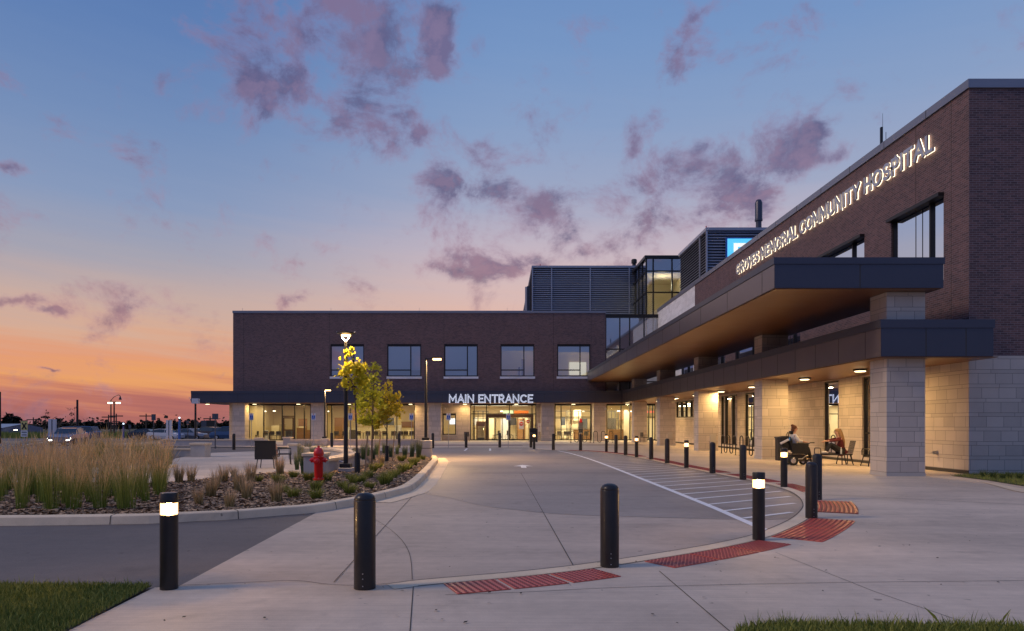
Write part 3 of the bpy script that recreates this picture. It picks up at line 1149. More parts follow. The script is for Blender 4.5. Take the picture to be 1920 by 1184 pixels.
def pad(s0, s1, label, arcs=False, wd=0.72):
    n = 6
    inner, outer = [], []
    for k in range(n + 1):
        p, t = at_len(K, KL, s0 + (s1 - s0) * k / n)
        r = Vector((t.y, -t.x))
        inner.append(p + r * 0.27)
        outer.append(p + r * wd)
    c = (inner[0] + outer[-1]) / 2
    mb = MB()
    pts = [(p.x, p.y) for p in inner] + [(p.x, p.y) for p in reversed(outer)]
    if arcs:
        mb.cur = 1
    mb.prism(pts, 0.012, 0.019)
    mb.cur = 0 if arcs else 1  # darker red paints the shade
    L = (inner[-1] - inner[0]).length * 0.5 + (outer[-1] - outer[0]).length * 0.5
    nu, nv = max(3, int(L / 0.06)), 9
    def pt(u, v):
        x = u * n
        i = min(int(x), n - 1)
        a = inner[i].lerp(inner[i + 1], x - i)
        b = outer[i].lerp(outer[i + 1], x - i)
        return a.lerp(b, v)
    if arcs:
        for j in range(nv):
            v = (j + 0.5) / nv
            pp = [pt(k / 14, v) for k in range(15)]
            for a, b in zip(pp, pp[1:]):
                t = (b - a).normalized()
                w = Vector((-t.y, t.x)) * 0.012
                for (q0, q1, zz0, zz1) in ((-2.0, -1.0, 0.019, 0.028), (-1.0, 1.0, 0.028, 0.028), (1.0, 2.0, 0.028, 0.019)):
                    mb.q([(a.x + w.x * q0, a.y + w.y * q0, zz0), (a.x + w.x * q1, a.y + w.y * q1, zz1), (b.x + w.x * q1, b.y + w.y * q1, zz1), (b.x + w.x * q0, b.y + w.y * q0, zz0)])
    else:
        for i in range(nu):
            for j in range(nv):
                q = pt((i + 0.5) / nu, (j + 0.5) / nv)
                base = len(mb.v)
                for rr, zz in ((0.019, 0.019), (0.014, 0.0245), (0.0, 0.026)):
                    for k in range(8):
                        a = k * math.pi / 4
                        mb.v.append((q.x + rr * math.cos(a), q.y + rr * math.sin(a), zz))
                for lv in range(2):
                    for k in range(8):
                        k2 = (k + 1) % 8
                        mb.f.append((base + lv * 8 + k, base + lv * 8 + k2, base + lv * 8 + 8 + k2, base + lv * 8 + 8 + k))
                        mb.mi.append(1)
    tag(mb.build('tactile_paver', ['tactile_red', 'tactile_shade_wear'], loc=(c.x, c.y, 0.012)), label, 'tactile paving', 'red tactile pavers round the drop-off kerb')


def run(p0, p1, n, labels, arcs=False, wd=0.72):
    s0, s1 = near_s(*p0), near_s(*p1)
    w = (s1 - s0) / n
    for k in range(n):
        pad(s0 + k * w + 0.02, s0 + (k + 1) * w - 0.02, labels[k], arcs, wd)


run((808, 1089), (1082, 1062), 3, ['red tactile paver left of its trio, between the two nearest plain bollards', 'middle red tactile paver between the two nearest plain bollards', 'red tactile paver just left of the second nearest plain bollard'])
run((1170, 1049.5), (1386, 1011), 3, ['red tactile paver just right of the second nearest plain bollard', 'middle red tactile paver left of the nearer right lit bollard', 'red tactile paver just before the lit bollard at the curve'])
run((1412, 1004), (1489, 971), 2, ['red tactile paver right of the lit bollard on the tight curve', 'red tactile paver in front of the domed bollard on the tight curve'], wd=0.95)
run((1502, 959), (1503, 939.5), 1, ['red tactile paver with curved ribs right of the domed bollard'], True, 0.95)
run((1482, 923), (1438, 909), 2, ['red tactile paver beyond the two close domed bollards', 'red tactile paver just right of the farther lit bollard'])
run((1425, 906), (1340, 889.5), 3, ['red tactile paver left of the lit bollard near the wheelchair', 'red tactile paver beside the domed bollard before the bike rack', 'red tactile paver between the two domed bollards by the bike rack'])
run((1325, 886), (1200, 859.5), 5, ['red tactile paver between far bollards along the portico, %s' % s for s in ('nearest of five', 'second of five', 'third of five', 'fourth of five', 'farthest of five')])
run((1185, 857), (1060, 845.6), 5, ['red tactile paver at the far bend before the entrance, %s' % s for s in ('nearest of five', 'second of five', 'third of five', 'fourth of five', 'farthest of five')])

# dry leaf scraps blown over the paving
mb = MB()
rnd = random.Random(77)
k = 0
while k < 130:
    q = G(rnd.uniform(300, 1900), rnd.uniform(870, 1175))
    if inside(q, bedpoly):
        continue
    k += 1
    a, L = rnd.uniform(0, 6.28), rnd.uniform(0.008, 0.026)
    u, v = Vector((math.cos(a) * L, math.sin(a) * L, rnd.uniform(-.003, .004))), Vector((-math.sin(a) * L * .6, math.cos(a) * L * .6, rnd.uniform(-.003, .004)))
    c = Vector((q[0], q[1], 0.024))
    mb.q([c - u, c - v * .8, c + u, c + v])
tag(mb.build('leaf_litter', 'leaf_far'), 'small dark dry leaf scraps scattered over the concrete', 'leaf litter', kind='stuff')

# ------------------------------------------------------------------ HOSPITAL
H = empty('hospital_building', (0, YW, 0))
tag(H, 'two storey brick hospital with pale block base, deep canopies and rooftop louvre boxes', 'building')


def wall_cells(mb, u0, u1, v0, v1, holes, place, depth=0.25):
    us = sorted(set([u0, u1] + [min(max(h[k], u0), u1) for h in holes for k in (0, 1)]))
    vs = sorted(set([v0, v1] + [min(max(h[k], v0), v1) for h in holes for k in (2, 3)]))
    for a, b in zip(us, us[1:]):
        for c, d in zip(vs, vs[1:]):
            mu, mv = (a + b) / 2, (c + d) / 2
            if any(h[0] < mu < h[1] and h[2] < mv < h[3] for h in holes):
                continue
            mb.q([place(a, c, 0), place(b, c, 0), place(b, d, 0), place(a, d, 0)])
    for h in holes:
        a, b, c, d = h[:4]
        mb.q([place(a, c, 0), place(a, c, depth), place(a, d, depth), place(a, d, 0)])
        mb.q([place(b, c, 0), place(b, d, 0), place(b, d, depth), place(b, c, depth)])
        mb.q([place(a, d, 0), place(a, d, depth), place(b, d, depth), place(b, d, 0)])
        mb.q([place(a, c, 0), place(b, c, 0), place(b, c, depth), place(a, c, depth)])


def south(Y):
    return lambda u, v, d: (u, Y + d, v)


def west(X):
    return lambda u, v, d: (X + d, u, v)


# -- facade brick wall with five upper windows
XL, XR = PX(437, YW), PX(1135.5, YW)
wins = [(619.5, 682.8), (726, 789.8), (833, 895.8), (938.5, 1002), (1044.8, 1107)]
wz0, wz1 = PZ(706.3, YW), PZ(645.5, YW)
FR = PZ(587.5, YW)
holes = [(PX(a, YW), PX(b, YW), wz0, wz1) for a, b in wins]
mb = MB()
wall_cells(mb, XL, XR, CZ1 - 0.1, FR, holes, south(YW))
mb.q([(XL, YW, CZ1 - 0.1), (XL, YW, FR), (XL, 100, FR), (XL, 100, CZ1 - 0.1)])
mb.q([(XR, YW, CZ1 - 0.1), (XR, YW + 3.5, CZ1 - 0.1), (XR, YW + 3.5, FR), (XR, YW, FR)])
mb.q([(XL, YW + 0.3, FR - 0.05), (XR, YW + 0.3, FR - 0.05), (XR, 84, FR - 0.05), (XL, 84, FR - 0.05)])
mb.build('brick_wall', 'brick', H, world=True)
mb = MB()
for px in (457, 618, 832.5, 1037.5, 1108.5):
    x = PX(px, YW)
    MB().box(x - 0.012, x + 0.012, YW - 0.004, YW + 0.01, CZ1, FR).build('control_joint', 'joint', H, world=True)
mb = MB()
mb.box(XL - 0.05, XR + 0.05, YW - 0.05, YW + 0.3, FR, PZ(583, YW))
mb.box(XL - 0.05, XL + 0.3, YW + 0.302, 100, FR, PZ(583, YW))
for i in range(int((XR - XL) / 3.0)):
    x = XL + 1.5 + i * 3.0
mb.build('roof_coping', 'coping_metal', H, world=True, bevel=0.01)
mb = MB()
for px in (454, 620, 786, 951, 1117):
    x = PX(px, YW)
    MB().tube([(x, YW + 0.1, FR), (x, YW + 0.1, FR + 0.5)], 0.012, 5).build('lightning_rod', 'steel', H, world=True)


def window_s(x0, x1, z0, z1, Y, mull, trans, blind=1.0, glass='glass_upper', sill=True):
    """window in a wall facing the camera: frame > pane, blind, sill"""
    mb = MB()
    t = 0.10
    yf, yb = Y + 0.05, Y + 0.16
    mb.box(x0, x1, yf, yb, z1 - t * 2.2, z1)
    mb.box(x0, x1, yf, yb, z0, z0 + t)
    mb.box(x0, x0 + t, yf + .002, yb, z0 + t, z1 - t * 2.2)
    mb.box(x1 - t, x1, yf + .002, yb, z0 + t, z1 - t * 2.2)
    xm = x0 + (x1 - x0) * mull
    if mull:
        mb.box(xm - t / 2, xm + t / 2, yf + .002, yb, z0 + t, z1 - t * 2.2)
        if trans:
            zt = z0 + (z1 - z0) * trans
            mb.box(x0 + t, xm - t / 2, yf + .004, yb, zt - t / 2, zt + t / 2)
    f = mb.build('window', 'frame_dark', H, world=True)
    MB().q([(x0 + .03, Y + 0.12, z0 + .03), (x1 - .03, Y + 0.12, z0 + .03), (x1 - .03, Y + 0.12, z1 - .03), (x0 + .03, Y + 0.12, z1 - .03)]).build('pane', glass, f, world=True)
    if blind:
        zb = z1 - (z1 - z0) * blind
        MB().q([(x0, Y + 0.24, zb), (x1, Y + 0.24, zb), (x1, Y + 0.24, z1), (x0, Y + 0.24, z1)]).build('blind', 'blind', f, world=True)
    if sill:
        MB().box(x0 - 0.06, x1 + 0.06, Y - 0.06, Y + 0.049, z0 - 0.22, z0 - 0.002).build('sill', 'pale_block', f, world=True)
    return f


for i, h in enumerate(holes):
    window_s(h[0], h[1], h[2], h[3], YW, 0.69, 0.2, [1.0, 0.8, 1.0, 0.2, 0.24][i])
# upper room behind the two unblinded windows
ux0, ux1 = PX(700, YW), PX(1120, YW)
mb = MB()
mb.q([(ux0, 71.5, 5.9), (ux1, 71.5, 5.9), (ux1, 71.5, 9.6), (ux0, 71.5, 9.6)])
mb.q([(ux0, 67.4, 5.9), (ux0, 71.5, 5.9), (ux0, 71.5, 9.6), (ux0, 67.4, 9.6)])
mb.q([(ux1, 67.4, 5.9), (ux1, 67.4, 9.6), (ux1, 71.5, 9.6), (ux1, 71.5, 5.9)])
mb.q([(PX(915, 68), 67.4, 5.9), (PX(915, 68), 71.5, 5.9), (PX(915, 68), 71.5, 9.6), (PX(915, 68), 67.4, 9.6)])
mb.q([(PX(1020, 68), 67.4, 5.9), (PX(1020, 68), 71.5, 5.9), (PX(1020, 68), 71.5, 9.6), (PX(1020, 68), 67.4, 9.6)])
mb.q([(ux0, 67.4, 9.6), (ux1, 67.4, 9.6), (ux1, 71.5, 9.6), (ux0, 71.5, 9.6)])
mb.q([(ux0, 67.4, 5.9), (ux1, 67.4, 5.9), (ux1, 71.5, 5.9), (ux0, 71.5, 5.9)])
mb.build('upper_room_wall', 'cream_wall', H, world=True)
mb = MB()
mb.box(PX(978, 70), PX(984, 70), 70.0, 70.4, 5.9, 8.1)
mb.box(PX(972, 69), PX(975, 69), 69.0, 69.4, 5.9, 7.2)
mb.build('upper_room_furniture', 'indoor_wood', H, world=True)
mb = MB()
mb.q([(PX(1068, 71), 71.4, 6.6), (PX(1100, 71), 71.4, 6.6), (PX(1100, 71), 71.4, 7.9), (PX(1068, 71), 71.4, 7.9)])
mb.build('lit_opening', 'cream_lit', H, world=True)
light('POINT', (PX(985, 69.6), 69.2, 9.0), 26, (1, 0.75, 0.42), 0.3)
light('POINT', (PX(1090, 69.6), 69.6, 9.0), 30, (1, 0.8, 0.45), 0.3)

# -- glazed link between facade and right wing
lx0, lx1 = XR, XW
lz1 = PZ(596, YW)
mb = MB()
mb.box(lx0, lx1, YW + 0.02, YW + 0.3, lz1, lz1 + 0.33)
for px in (1162.5, 1181, 1208):
    x = PX(px, YW)
    mb.box(x - 0.05, x + 0.05, YW + 0.03, YW + 0.2, CZ1 - 0.1, lz1)
for py in (655, 716, 700):
    z = PZ(py, YW)
    mb.box(lx0, lx1, YW + 0.034, YW + 0.19, z - 0.05, z + 0.05)
mb.box(lx0, lx0 + 0.08, YW + 0.036, YW + 0.19, CZ1 - 0.1, lz1)
g = mb.build('glazed_link', 'frame_dark', H, world=True)
MB().q([(lx0, YW + 0.12, CZ1 - 0.1), (lx1, YW + 0.12, CZ1 - 0.1), (lx1, YW + 0.12, lz1), (lx0, YW + 0.12, lz1)]).build('pane', 'glass_upper', g, world=True)
MB().q([(lx0, YW + 0.5, CZ1 - 0.1), (lx1 + 5, YW + 0.5, CZ1 - 0.1), (lx1 + 5, YW + 0.5, lz1), (lx0, YW + 0.5, lz1)]).build('blind', 'blind', g, world=True)

# -- right wing: west wall (upper brick / lower block), end wall, roof
up_holes = [(23.8, 27.0, 6.43, 9.42), (29.0, 33.1, 6.43, 9.42), (35.2, 38.8, 5.6, 9.42), (41.0, 45.0, 5.6, 9.42), (47.0, 51.0, 5.6, 9.42)]
lo_holes = [(31.15, 32.6, 0.25, 3.55), (27.0, 29.1, 0.25, 3.55), (44.5, 47.9, 0.25, 3.5), (40.4, 43.2, 0.25, 3.5), (54.2, 60.2, 2.15, 3.5)]
LB = 3.79
mb = MB()
wall_cells(mb, YC, PX(0, 1) * 0 + 54.4, LB, ROOF - 0.28, [h for h in up_holes], west(XW))
mb.q([(XW, YC, LB), (60, YC, LB), (60, YC, ROOF - 0.28), (XW, YC, ROOF - 0.28)])
mb.build('brick_wall', 'brick', H, world=True)
mb = MB()
wall_cells(mb, 54.4, YW + 0.4, LB, ROOF - 0.28, [(54.8, 58.5, 5.3, 6.9)], west(XW))
mb.build('pale_wall', 'pale_block', H, world=True)
mb = MB()
wall_cells(mb, YC - 0.03, YG - 0.1, 0.0, LB - 0.003, lo_holes, west(XW - 0.03))
mb.q([(XW - 0.03, YC - 0.03, 0.0), (60, YC - 0.03, 0.0), (60, YC - 0.03, LB - 0.003), (XW - 0.03, YC - 0.03, LB - 0.003)])
mb.q([(XW - 0.03, YC - 0.03, LB - 0.003), (60, YC - 0.03, LB - 0.003), (60, YC + 0.1, LB - 0.003), (XW - 0.03, YC + 0.1, LB - 0.003)])
mb.build('block_wall', 'stone_block', H, world=True)
mb = MB()
mb.box(XW - 0.06, XW + 0.35, YC - 0.06, 54.4, ROOF - 0.28, ROOF)
mb.box(XW + 0.351, 60, YC - 0.06, YC + 0.35, ROOF - 0.28, ROOF)
mb.box(XW - 0.06, XW + 0.35, 54.401, YW + 0.3, ROOF - 0.282, ROOF - 0.003)
mb.build('roof_coping', 'coping_metal', H, world=True)
mb = MB()
for k in range(12):
    y = YC + 2.2 + k * 2.7
    mb.box(XW - 0.064, XW + 0.1, y - 0.012, y + 0.012, ROOF - 0.28, ROOF + 0.003)
for y in (25.4, 24.3 - 0.9, 36.4, 46.2):
    mb.box(XW - 0.003, XW + 0.02, y - 0.01, y + 0.01, LB, ROOF - 0.28)
mb.build('control_joint', 'joint', H, world=True)
mb = MB()
mb.q([(XW + 0.2, YC + 0.2, ROOF - 0.5), (60, YC + 0.2, ROOF - 0.5), (60, YW + 0.4, ROOF - 0.5), (XW + 0.2, YW + 0.4, ROOF - 0.5)])
mb.build('roof', 'louvre_back', H, world=True)
mb = MB()
mb.box(XW - 0.045, XW - 0.031, YC - 0.045, YG - 0.12, 0.0, 0.12)
mb.build('wall_base', 'joint', H, world=True)


def window_w(y0, y1, z0, z1, X, mulls, glass, hood=False, back='curtain', tr=()):
    mb = MB()
    t = 0.07
    a, b = X + 0.06, X + 0.18
    mb.box(a, b, y0, y1, z1 - t, z1)
    mb.box(a, b, y0, y1, z0, z0 + t)
    mb.box(a + .002, b, y0, y0 + t, z0 + t, z1 - t)
    mb.box(a + .002, b, y1 - t, y1, z0 + t, z1 - t)
    for m_ in mulls:
        ym = y0 + (y1 - y0) * m_
        mb.box(a - 0.02, b, ym - t / 2, ym + t / 2, z0 + t, z1 - t)
    for m_ in tr:
        zt = z0 + (z1 - z0) * m_
        mb.box(a + .004, b, y0 + t, y1 - t, zt - t / 2, zt + t / 2)
    f = mb.build('window', 'frame_dark', H, world=True)
    MB().q([(X + 0.13, y0, z0), (X + 0.13, y1, z0), (X + 0.13, y1, z1), (X + 0.13, y0, z1)]).build('pane', glass, f, world=True)
    if back == 'curtain':
        mb = MB()
        n = int((y1 - y0) / 0.07)
        for k in range(n):
            q0, q1 = y0 + (y1 - y0) * k / n, y0 + (y1 - y0) * (k + 1) / n
            d0, d1 = 0.04 * math.sin(k * 1.7), 0.04 * math.sin((k + 1) * 1.7)
            mb.q([(X + 0.36 + d0, q0, z0), (X + 0.36 + d1, q1, z0), (X + 0.36 + d1, q1, z1), (X + 0.36 + d0, q0, z1)])
        mb.build('curtain', 'curtain', f, world=True)
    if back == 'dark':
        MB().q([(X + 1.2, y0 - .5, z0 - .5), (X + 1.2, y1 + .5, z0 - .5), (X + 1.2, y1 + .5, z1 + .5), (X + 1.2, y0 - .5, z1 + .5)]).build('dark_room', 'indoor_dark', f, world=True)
    if hood:
        mb = MB()
        mb.box(X - 0.2, X + 0.05, y0 - 0.03, y1 + 0.03, z1 - 0.1, z1 + 0.02)
        mb.build('sun_hood', 'frame_dark', f, world=True)
    return f


for i, h in enumerate(up_holes):
    window_w(h[0], h[1], h[2], h[3], XW, (0.26,), 'glass_west_high', i < 2, 'dark')
window_w(54.8, 58.5, 5.3, 6.9, XW, (0.5,), 'glass_upper', False, 'dark')
for i, h in enumerate(lo_holes):
    window_w(h[0], h[1], h[2], h[3], XW - 0.03, ((), (), (0.33, 0.75), (0.5,), (0.25, 0.5, 0.75))[i], 'glass_west', False, 'curtain', (0.3,) if i == 1 else ())
# sill under the high window
MB().box(XW - 0.09, XW - 0.031, 54.0, 60.4, 1.98, 2.14).build('sill', 'wall_concrete', H, world=True)
# wall light blocks and hose bib
MB().lathe([(0.06, 0), (0.075, 0.06), (0.04, 0.10), (0.02, 0.14)][::-1] and [(0.07, -0.14), (0.055, -0.05), (0.075, -0.02), (0.075, 0.0)], XW - 0.03, 24.1, PZ(849, 24.1), 12, 'x').build('hose_bib', 'steel', H, world=True)

# -- columns with lighter plinth line
for y in PY:
    mb = MB()
    mb.box(PXL, PXL + PW, y, y + PD, 0.11, CZ0)
    c = mb.build('column', 'stone_block', H, world=True)
    MB().box(PXL - 0.012, PXL + PW + 0.012, y - 0.012, y + PD + 0.012, 0.0, 0.108).build('plinth', 'wall_concrete', c, world=True)
colpx = [(435.6, 459), (583, 607), (803.6, 826.5), (1015, 1038.5), (1113.5, 1134.8)]
for a, b in colpx:
    mb = MB()
    mb.box(PX(a, YW - 0.3), PX(b, YW - 0.3), YW - 0.3, YW + 0.85, 0.0, CZ0)
    c = mb.build('column', 'stone_block', H, world=True)
    MB().box(PX(a, YW - 0.3) - .02, PX(b, YW - 0.3) + .02, YW - 0.32, YW + 0.87, 0.0, 0.3).build('plinth', 'wall_concrete', c, world=True)

# -- lower canopy: facade arm + wing arm
FXL = PX(358, YFF)
CXL, CXR = 11.38, 14.75
mb = MB()
lip = 0.25
mb.box(FXL, CXL, YFF, YW + 0.7, CZ0 + 0.02, CZ1 - lip)
mb.box(FXL, CXL, YFF - 0.03, YW - 0.01, CZ1 - lip + 0.001, CZ1)
mb.box(FXL, XL - 0.02, YW + 0.701, 74, CZ0 + 0.02, CZ1 - 0.001)
mb.box(CXL, CXR, YN, YW - 0.01, CZ0 + 0.02, CZ1 - lip - 0.002)
mb.box(CXL - 0.03, CXR + 0.03, YN - 0.03, YW - 0.012, CZ1 - lip, CZ1 + 0.001)
can = mb.build('lower_canopy', 'navy_panel', H, world=True)
mb = MB()
mb.q([(CXL - 0.006, YN + 0.001, CZ0 + 0.021), (CXL - 0.006, YFF, CZ0 + 0.021), (CXL - 0.006, YFF, CZ1 - lip - 0.01), (CXL - 0.006, YN + 0.001, CZ1 - lip - 0.01)])
mb.build('sunset_side', 'sunset_panel', can, world=True)  # thin sheet that colours the left fascia with sunset light
mb = MB()
y = YN + 0.9
while y < YFF:
    mb.box(CXL - 0.01, CXL - 0.004, y - 0.01, y + 0.01, CZ0 + 0.03, CZ1 - lip - 0.01)
    y += 1.75
for x in (CXL + 1.35, CXL + 2.55):
    mb.box(x - 0.012, x + 0.012, YN - 0.005, YN + 0.002, CZ0 + 0.03, CZ1 - lip - 0.01)
x = FXL + 2
while x < CXL:
    mb.box(x - 0.012, x + 0.012, YFF - 0.005, YFF + 0.001, CZ0 + 0.03, CZ1 - lip - 0.01)
    x += 2.4
mb.build('panel_joint', 'joint', can, world=True)
mb = MB()
mb.box(FXL + 0.05, CXL, YFF + 0.05, YG + 0.2, CZ0 - 0.01, CZ0 + 0.019)
mb.box(CXL + 0.05, XW - 0.04, YN + 0.05, YG + 0.2, CZ0 - 0.012, CZ0 + 0.018)
mb.build('soffit', 'soffit', can, world=True)
mb = MB()
mb.q([(CXL, YN, CZ1 + 0.004), (XW - 0.01, YN, CZ1 + 0.004), (XW - 0.01, YW, CZ1 + 0.004), (CXL, YW, CZ1 + 0.004)])
mb.build('canopy_roof', 'coping_metal', can, world=True)

# -- upper canopy on stub columns
UXL, UXR = 8.19, 13.25
mb = MB()
mb.box(UXL, UXR, YN, YW - 0.05, UZ0 + 0.02, UZ1 - 0.2)
mb.box(UXL - 0.03, UXR + 0.03, YN - 0.03, YW - 0.05, UZ1 - 0.198, UZ1)
can = mb.build('upper_canopy', 'navy_panel', H, world=True)
mb = MB()
mb.q([(UXL - 0.006, YN + 0.001, UZ0 + 0.021), (UXL - 0.006, YW - .1, UZ0 + 0.021), (UXL - 0.006, YW - .1, UZ1 - 0.21), (UXL - 0.006, YN + 0.001, UZ1 - 0.21)])
mb.build('sunset_side', 'sunset_panel', can, world=True)  # same painted sunset tone on the upper fascia's left side
mb = MB()
y = YN + 1.0
while y < YW:
    mb.box(UXL - 0.01, UXL - 0.004, y - 0.012, y + 0.012, UZ0 + 0.03, UZ1 - 0.21)
    y += 3.4
mb.box(UXL + 2.55, UXL + 2.575, YN - 0.005, YN + 0.002, UZ0 + 0.03, UZ1 - 0.21)
mb.build('panel_joint', 'joint', can, world=True)
MB().box(UXL + 0.05, UXR - 0.05, YN + 0.05, YW - 0.06, UZ0 - 0.01, UZ0 + 0.019).build('soffit', 'soffit', can, world=True)
for y in PY:
    MB().box(PXL, PXL + PW, y, y + PD, CZ1 + 0.005, UZ0 - 0.012).build('stub_column', 'stone_block', can, world=True)
mb = MB()
mb.box(CXL + 2.0, CXL + 2.2, PY[0] + 2, YW - 1, CZ1 + 0.005, CZ1 + 0.35)
mb.build('clerestory_curb', 'navy_panel', can, world=True)

# -- ground floor recessed wall behind the facade columns
def storefront(x0, x1, mulls, trans=(), name='storefront', door=None, z1=3.5, z0=0.05, glass='glass'):
    mb = MB()
    t = 0.09
    a, b = YG, YG + 0.12
    mb.box(x0, x1, a, b, z1 - t, z1 + 0.1)
    mb.box(x0, x1, a, b, z0, z0 + t)
    mb.box(x0, x0 + t, a + .002, b, z0 + t, z1 - t)
    mb.box(x1 - t, x1, a + .002, b, z0 + t, z1 - t)
    for px in mulls:
        x = PX(px, YG)
        mb.box(x - t / 2, x + t / 2, a - 0.03, b, z0 + t, z1 - t)
    for (zt, xa, xb) in trans:
        mb.box(xa, xb, a + .004, b, zt - 0.04, zt + 0.04)
    f = mb.build(name, 'frame_dark', H, world=True)
    MB().q([(x0, YG + 0.07, z0), (x1, YG + 0.07, z0), (x1, YG + 0.07, z1), (x0, YG + 0.07, z1)]).build('pane', glass, f, world=True)
    return f


gz = lambda py: PZ(py, YG)
gx = lambda px: PX(px, YG)
mb = MB()
solid = [(430, 466), (583, 612), (778, 830), (855, 881.5), (1005.5, 1040), (1108.5, 1137)]
for a, b in solid[:-1]:
    MB().box(gx(a), gx(b), YG - 0.02, YG + 0.25, 0, CZ0 - 0.03).build('block_wall', 'stone_block', H, world=True)
mb.box(gx(solid[-1][0]), gx(solid[-1][1]), YG - 0.02, YG + 0.25, 0, CZ0 - 0.03).build('block_wall', 'stone_block', H, world=True)
mb = MB()
mb.box(gx(830) + .001, gx(855) - .001, YG - 0.02, YG + 0.25, 0, gz(815.5))
mb.box(gx(830) + .001, gx(855) - .001, YG - 0.02, YG + 0.25, gz(775), CZ0 - 0.03)
mb.build('block_wall', 'stone_block', H, world=True)
s1 = storefront(gx(466), gx(583), (494.5, 529, 552.5, 570.5))
MB().box(gx(530.5), gx(551), YG - 0.04, YG + 0.05, gz(782), gz(780)).build('door_head', 'frame_bronze', s1, world=True)
mb = MB()
for a, b, c, d in ((531, 533.3, 829, 783), (548.7, 551, 829, 783), (533.3, 548.7, 785, 783), (533.3, 548.7, 808, 805.5), (533.3, 548.7, 829.5, 826.5)):
    mb.box(gx(a), gx(b), YG - 0.05, YG + 0.03, max(0.03, gz(c)), gz(d))
d = mb.build('door', 'frame_bronze', s1, world=True)
storefront(gx(612), gx(778), (622, 657, 700, 744))
storefront(gx(1040), gx(1108.5), (1052, 1070.5, 1108), [(gz(782.5), gx(1040), gx(1108)), (gz(806.5), gx(1040), gx(1108))])
storefront(gx(1137), gx(1229), (1164.5, 1181, 1216.5, 1223.5), [(gz(782.5), gx(1181), gx(1229))])
w_ = storefront(gx(830), gx(855), (), z0=gz(815.5), z1=gz(775.5) - 0.1)
MB().box(gx(828), gx(857), YG - 0.08, YG - 0.021, gz(820), gz(817)).build('sill', 'wall_concrete', w_, world=True)
# entrance with sliding doors
en = storefront(gx(881.5), gx(1005.5), (889, 912, 955, 997.5), [(gz(776.5), gx(881.5), gx(1005.5))])
mb = MB()
mb.box(gx(912.5), gx(1000), YG - 0.12, YG + 0.02, gz(783), gz(777.5))
mb.box(gx(912.5), gx(915.5), YG - 0.12, YG + 0.02, 0.03, gz(783) - .001)
mb.box(gx(995), gx(1000), YG - 0.12, YG + 0.02, 0.03, gz(783) - .001)
mb.build('door_surround', 'frame_bronze', en, world=True)
for a, b in ((916, 928.5), (929, 941.5), (942, 954), (956, 968), (969, 981.5), (982, 994.5)):
    mb = MB()
    z0, z1 = 0.06, gz(783.5)
    t = 0.055
    mb.box(gx(a), gx(b), YG - 0.08, YG - 0.03, z0, z0 + 0.1)
    mb.box(gx(a), gx(b), YG - 0.08, YG - 0.03, z1 - t, z1)
    mb.box(gx(a), gx(a) + t, YG - 0.081, YG - 0.03, z0 + .1, z1 - t)
    mb.box(gx(b) - t, gx(b), YG - 0.081, YG - 0.03, z0 + .1, z1 - t)
    mb.build('sliding_door', 'frame_dark', en, world=True)

# interior shell of the ground floor
ix0, ix1, iy0, iy1 = gx(462), XW + 4, YG + 0.26, 76.5
mb = MB()
mb.q([(ix0, iy1, 0), (ix1, iy1, 0), (ix1, iy1, 3.58), (ix0, iy1, 3.58)])
mb.q([(ix0, iy0, 0), (ix0, iy1, 0), (ix0, iy1, 3.58), (ix0, iy0, 3.58)])
mb.q([(ix1, iy0, 0), (ix1, iy0, 3.58), (ix1, iy1, 3.58), (ix1, iy1, 0)])
mb.box(gx(797), gx(800), iy0, iy1 - .01, 0.01, 3.57)
mb.box(gx(860), gx(863), iy0, iy1 - .01, 0.01, 3.57)
mb.box(gx(1012), gx(1014), iy0, iy1 - .01, 0.01, 3.57)
mb.build('interior_wall', 'cream_wall', H, world=True)
mb = MB()
for a, b, c, d, y in ((560, 572, 830, 800, 74), (660, 775, 826, 802, 76.3), (892, 905, 830, 783, 74), (917, 926, 822, 784, 74), (972, 990, 832, 780, 74), (1050, 1066, 822, 790, 75), (1068, 1085, 826, 795, 75), (1170, 1180, 828, 772, 71), (509, 526, 830, 798, 74)):
    mb.box(PX(a, y), PX(b, y), y, y + 0.1, max(0.02, PZ(c, y)), PZ(d, y))
mb.build('partition', 'cream_pale', H, world=True)
MB().q([(ix0, iy0, 0.02), (ix1, iy0, 0.02), (ix1, iy1, 0.02), (ix0, iy1, 0.02)]).build('interior_floor', 'indoor_floor', H, world=True)
MB().q([(ix0, iy0, 3.575), (ix1, iy0, 3.575), (ix1, iy1, 3.575), (ix0, iy1, 3.575)]).build('interior_ceiling', 'indoor_ceiling', H, world=True)
mb = MB()
for px, y, w in ((1060, 71, 1.4), (1092, 71, .7), (1056, 70, .4), (1088, 70, .4), (1178, 71, .6), (1150, 72, 1.2), (1219, 71, 1), (655, 71, .5), (700, 72, .5), (745, 71, .5), (478, 71, .5), (565, 71, .5), (900, 73, .8), (935, 73, .8), (975, 73, .8)):
    x = PX(px, y)
    mb.box(x - w, x + w, y - 0.12, y + 0.12, 3.52, 3.57)
mb.build('ceiling_panel', 'indoor_panel', H, world=True)
for a, b, e in ((470, 580, 190), (615, 690, 200), (690, 775, 230), (885, 1000, 620), (1035, 1110, 620), (1137, 1235, 680), (830, 858, 160)):
    xa, xb = gx(a), gx(b)
    light('AREA', ((xa + xb) / 2, 71.5, 3.45), e, ((1, 0.78, 0.40) if a < 800 else (1, 0.86, 0.56)), xb - xa, dirv=(0, 0, -1), sy=4.0)
rnd = random.Random(8)
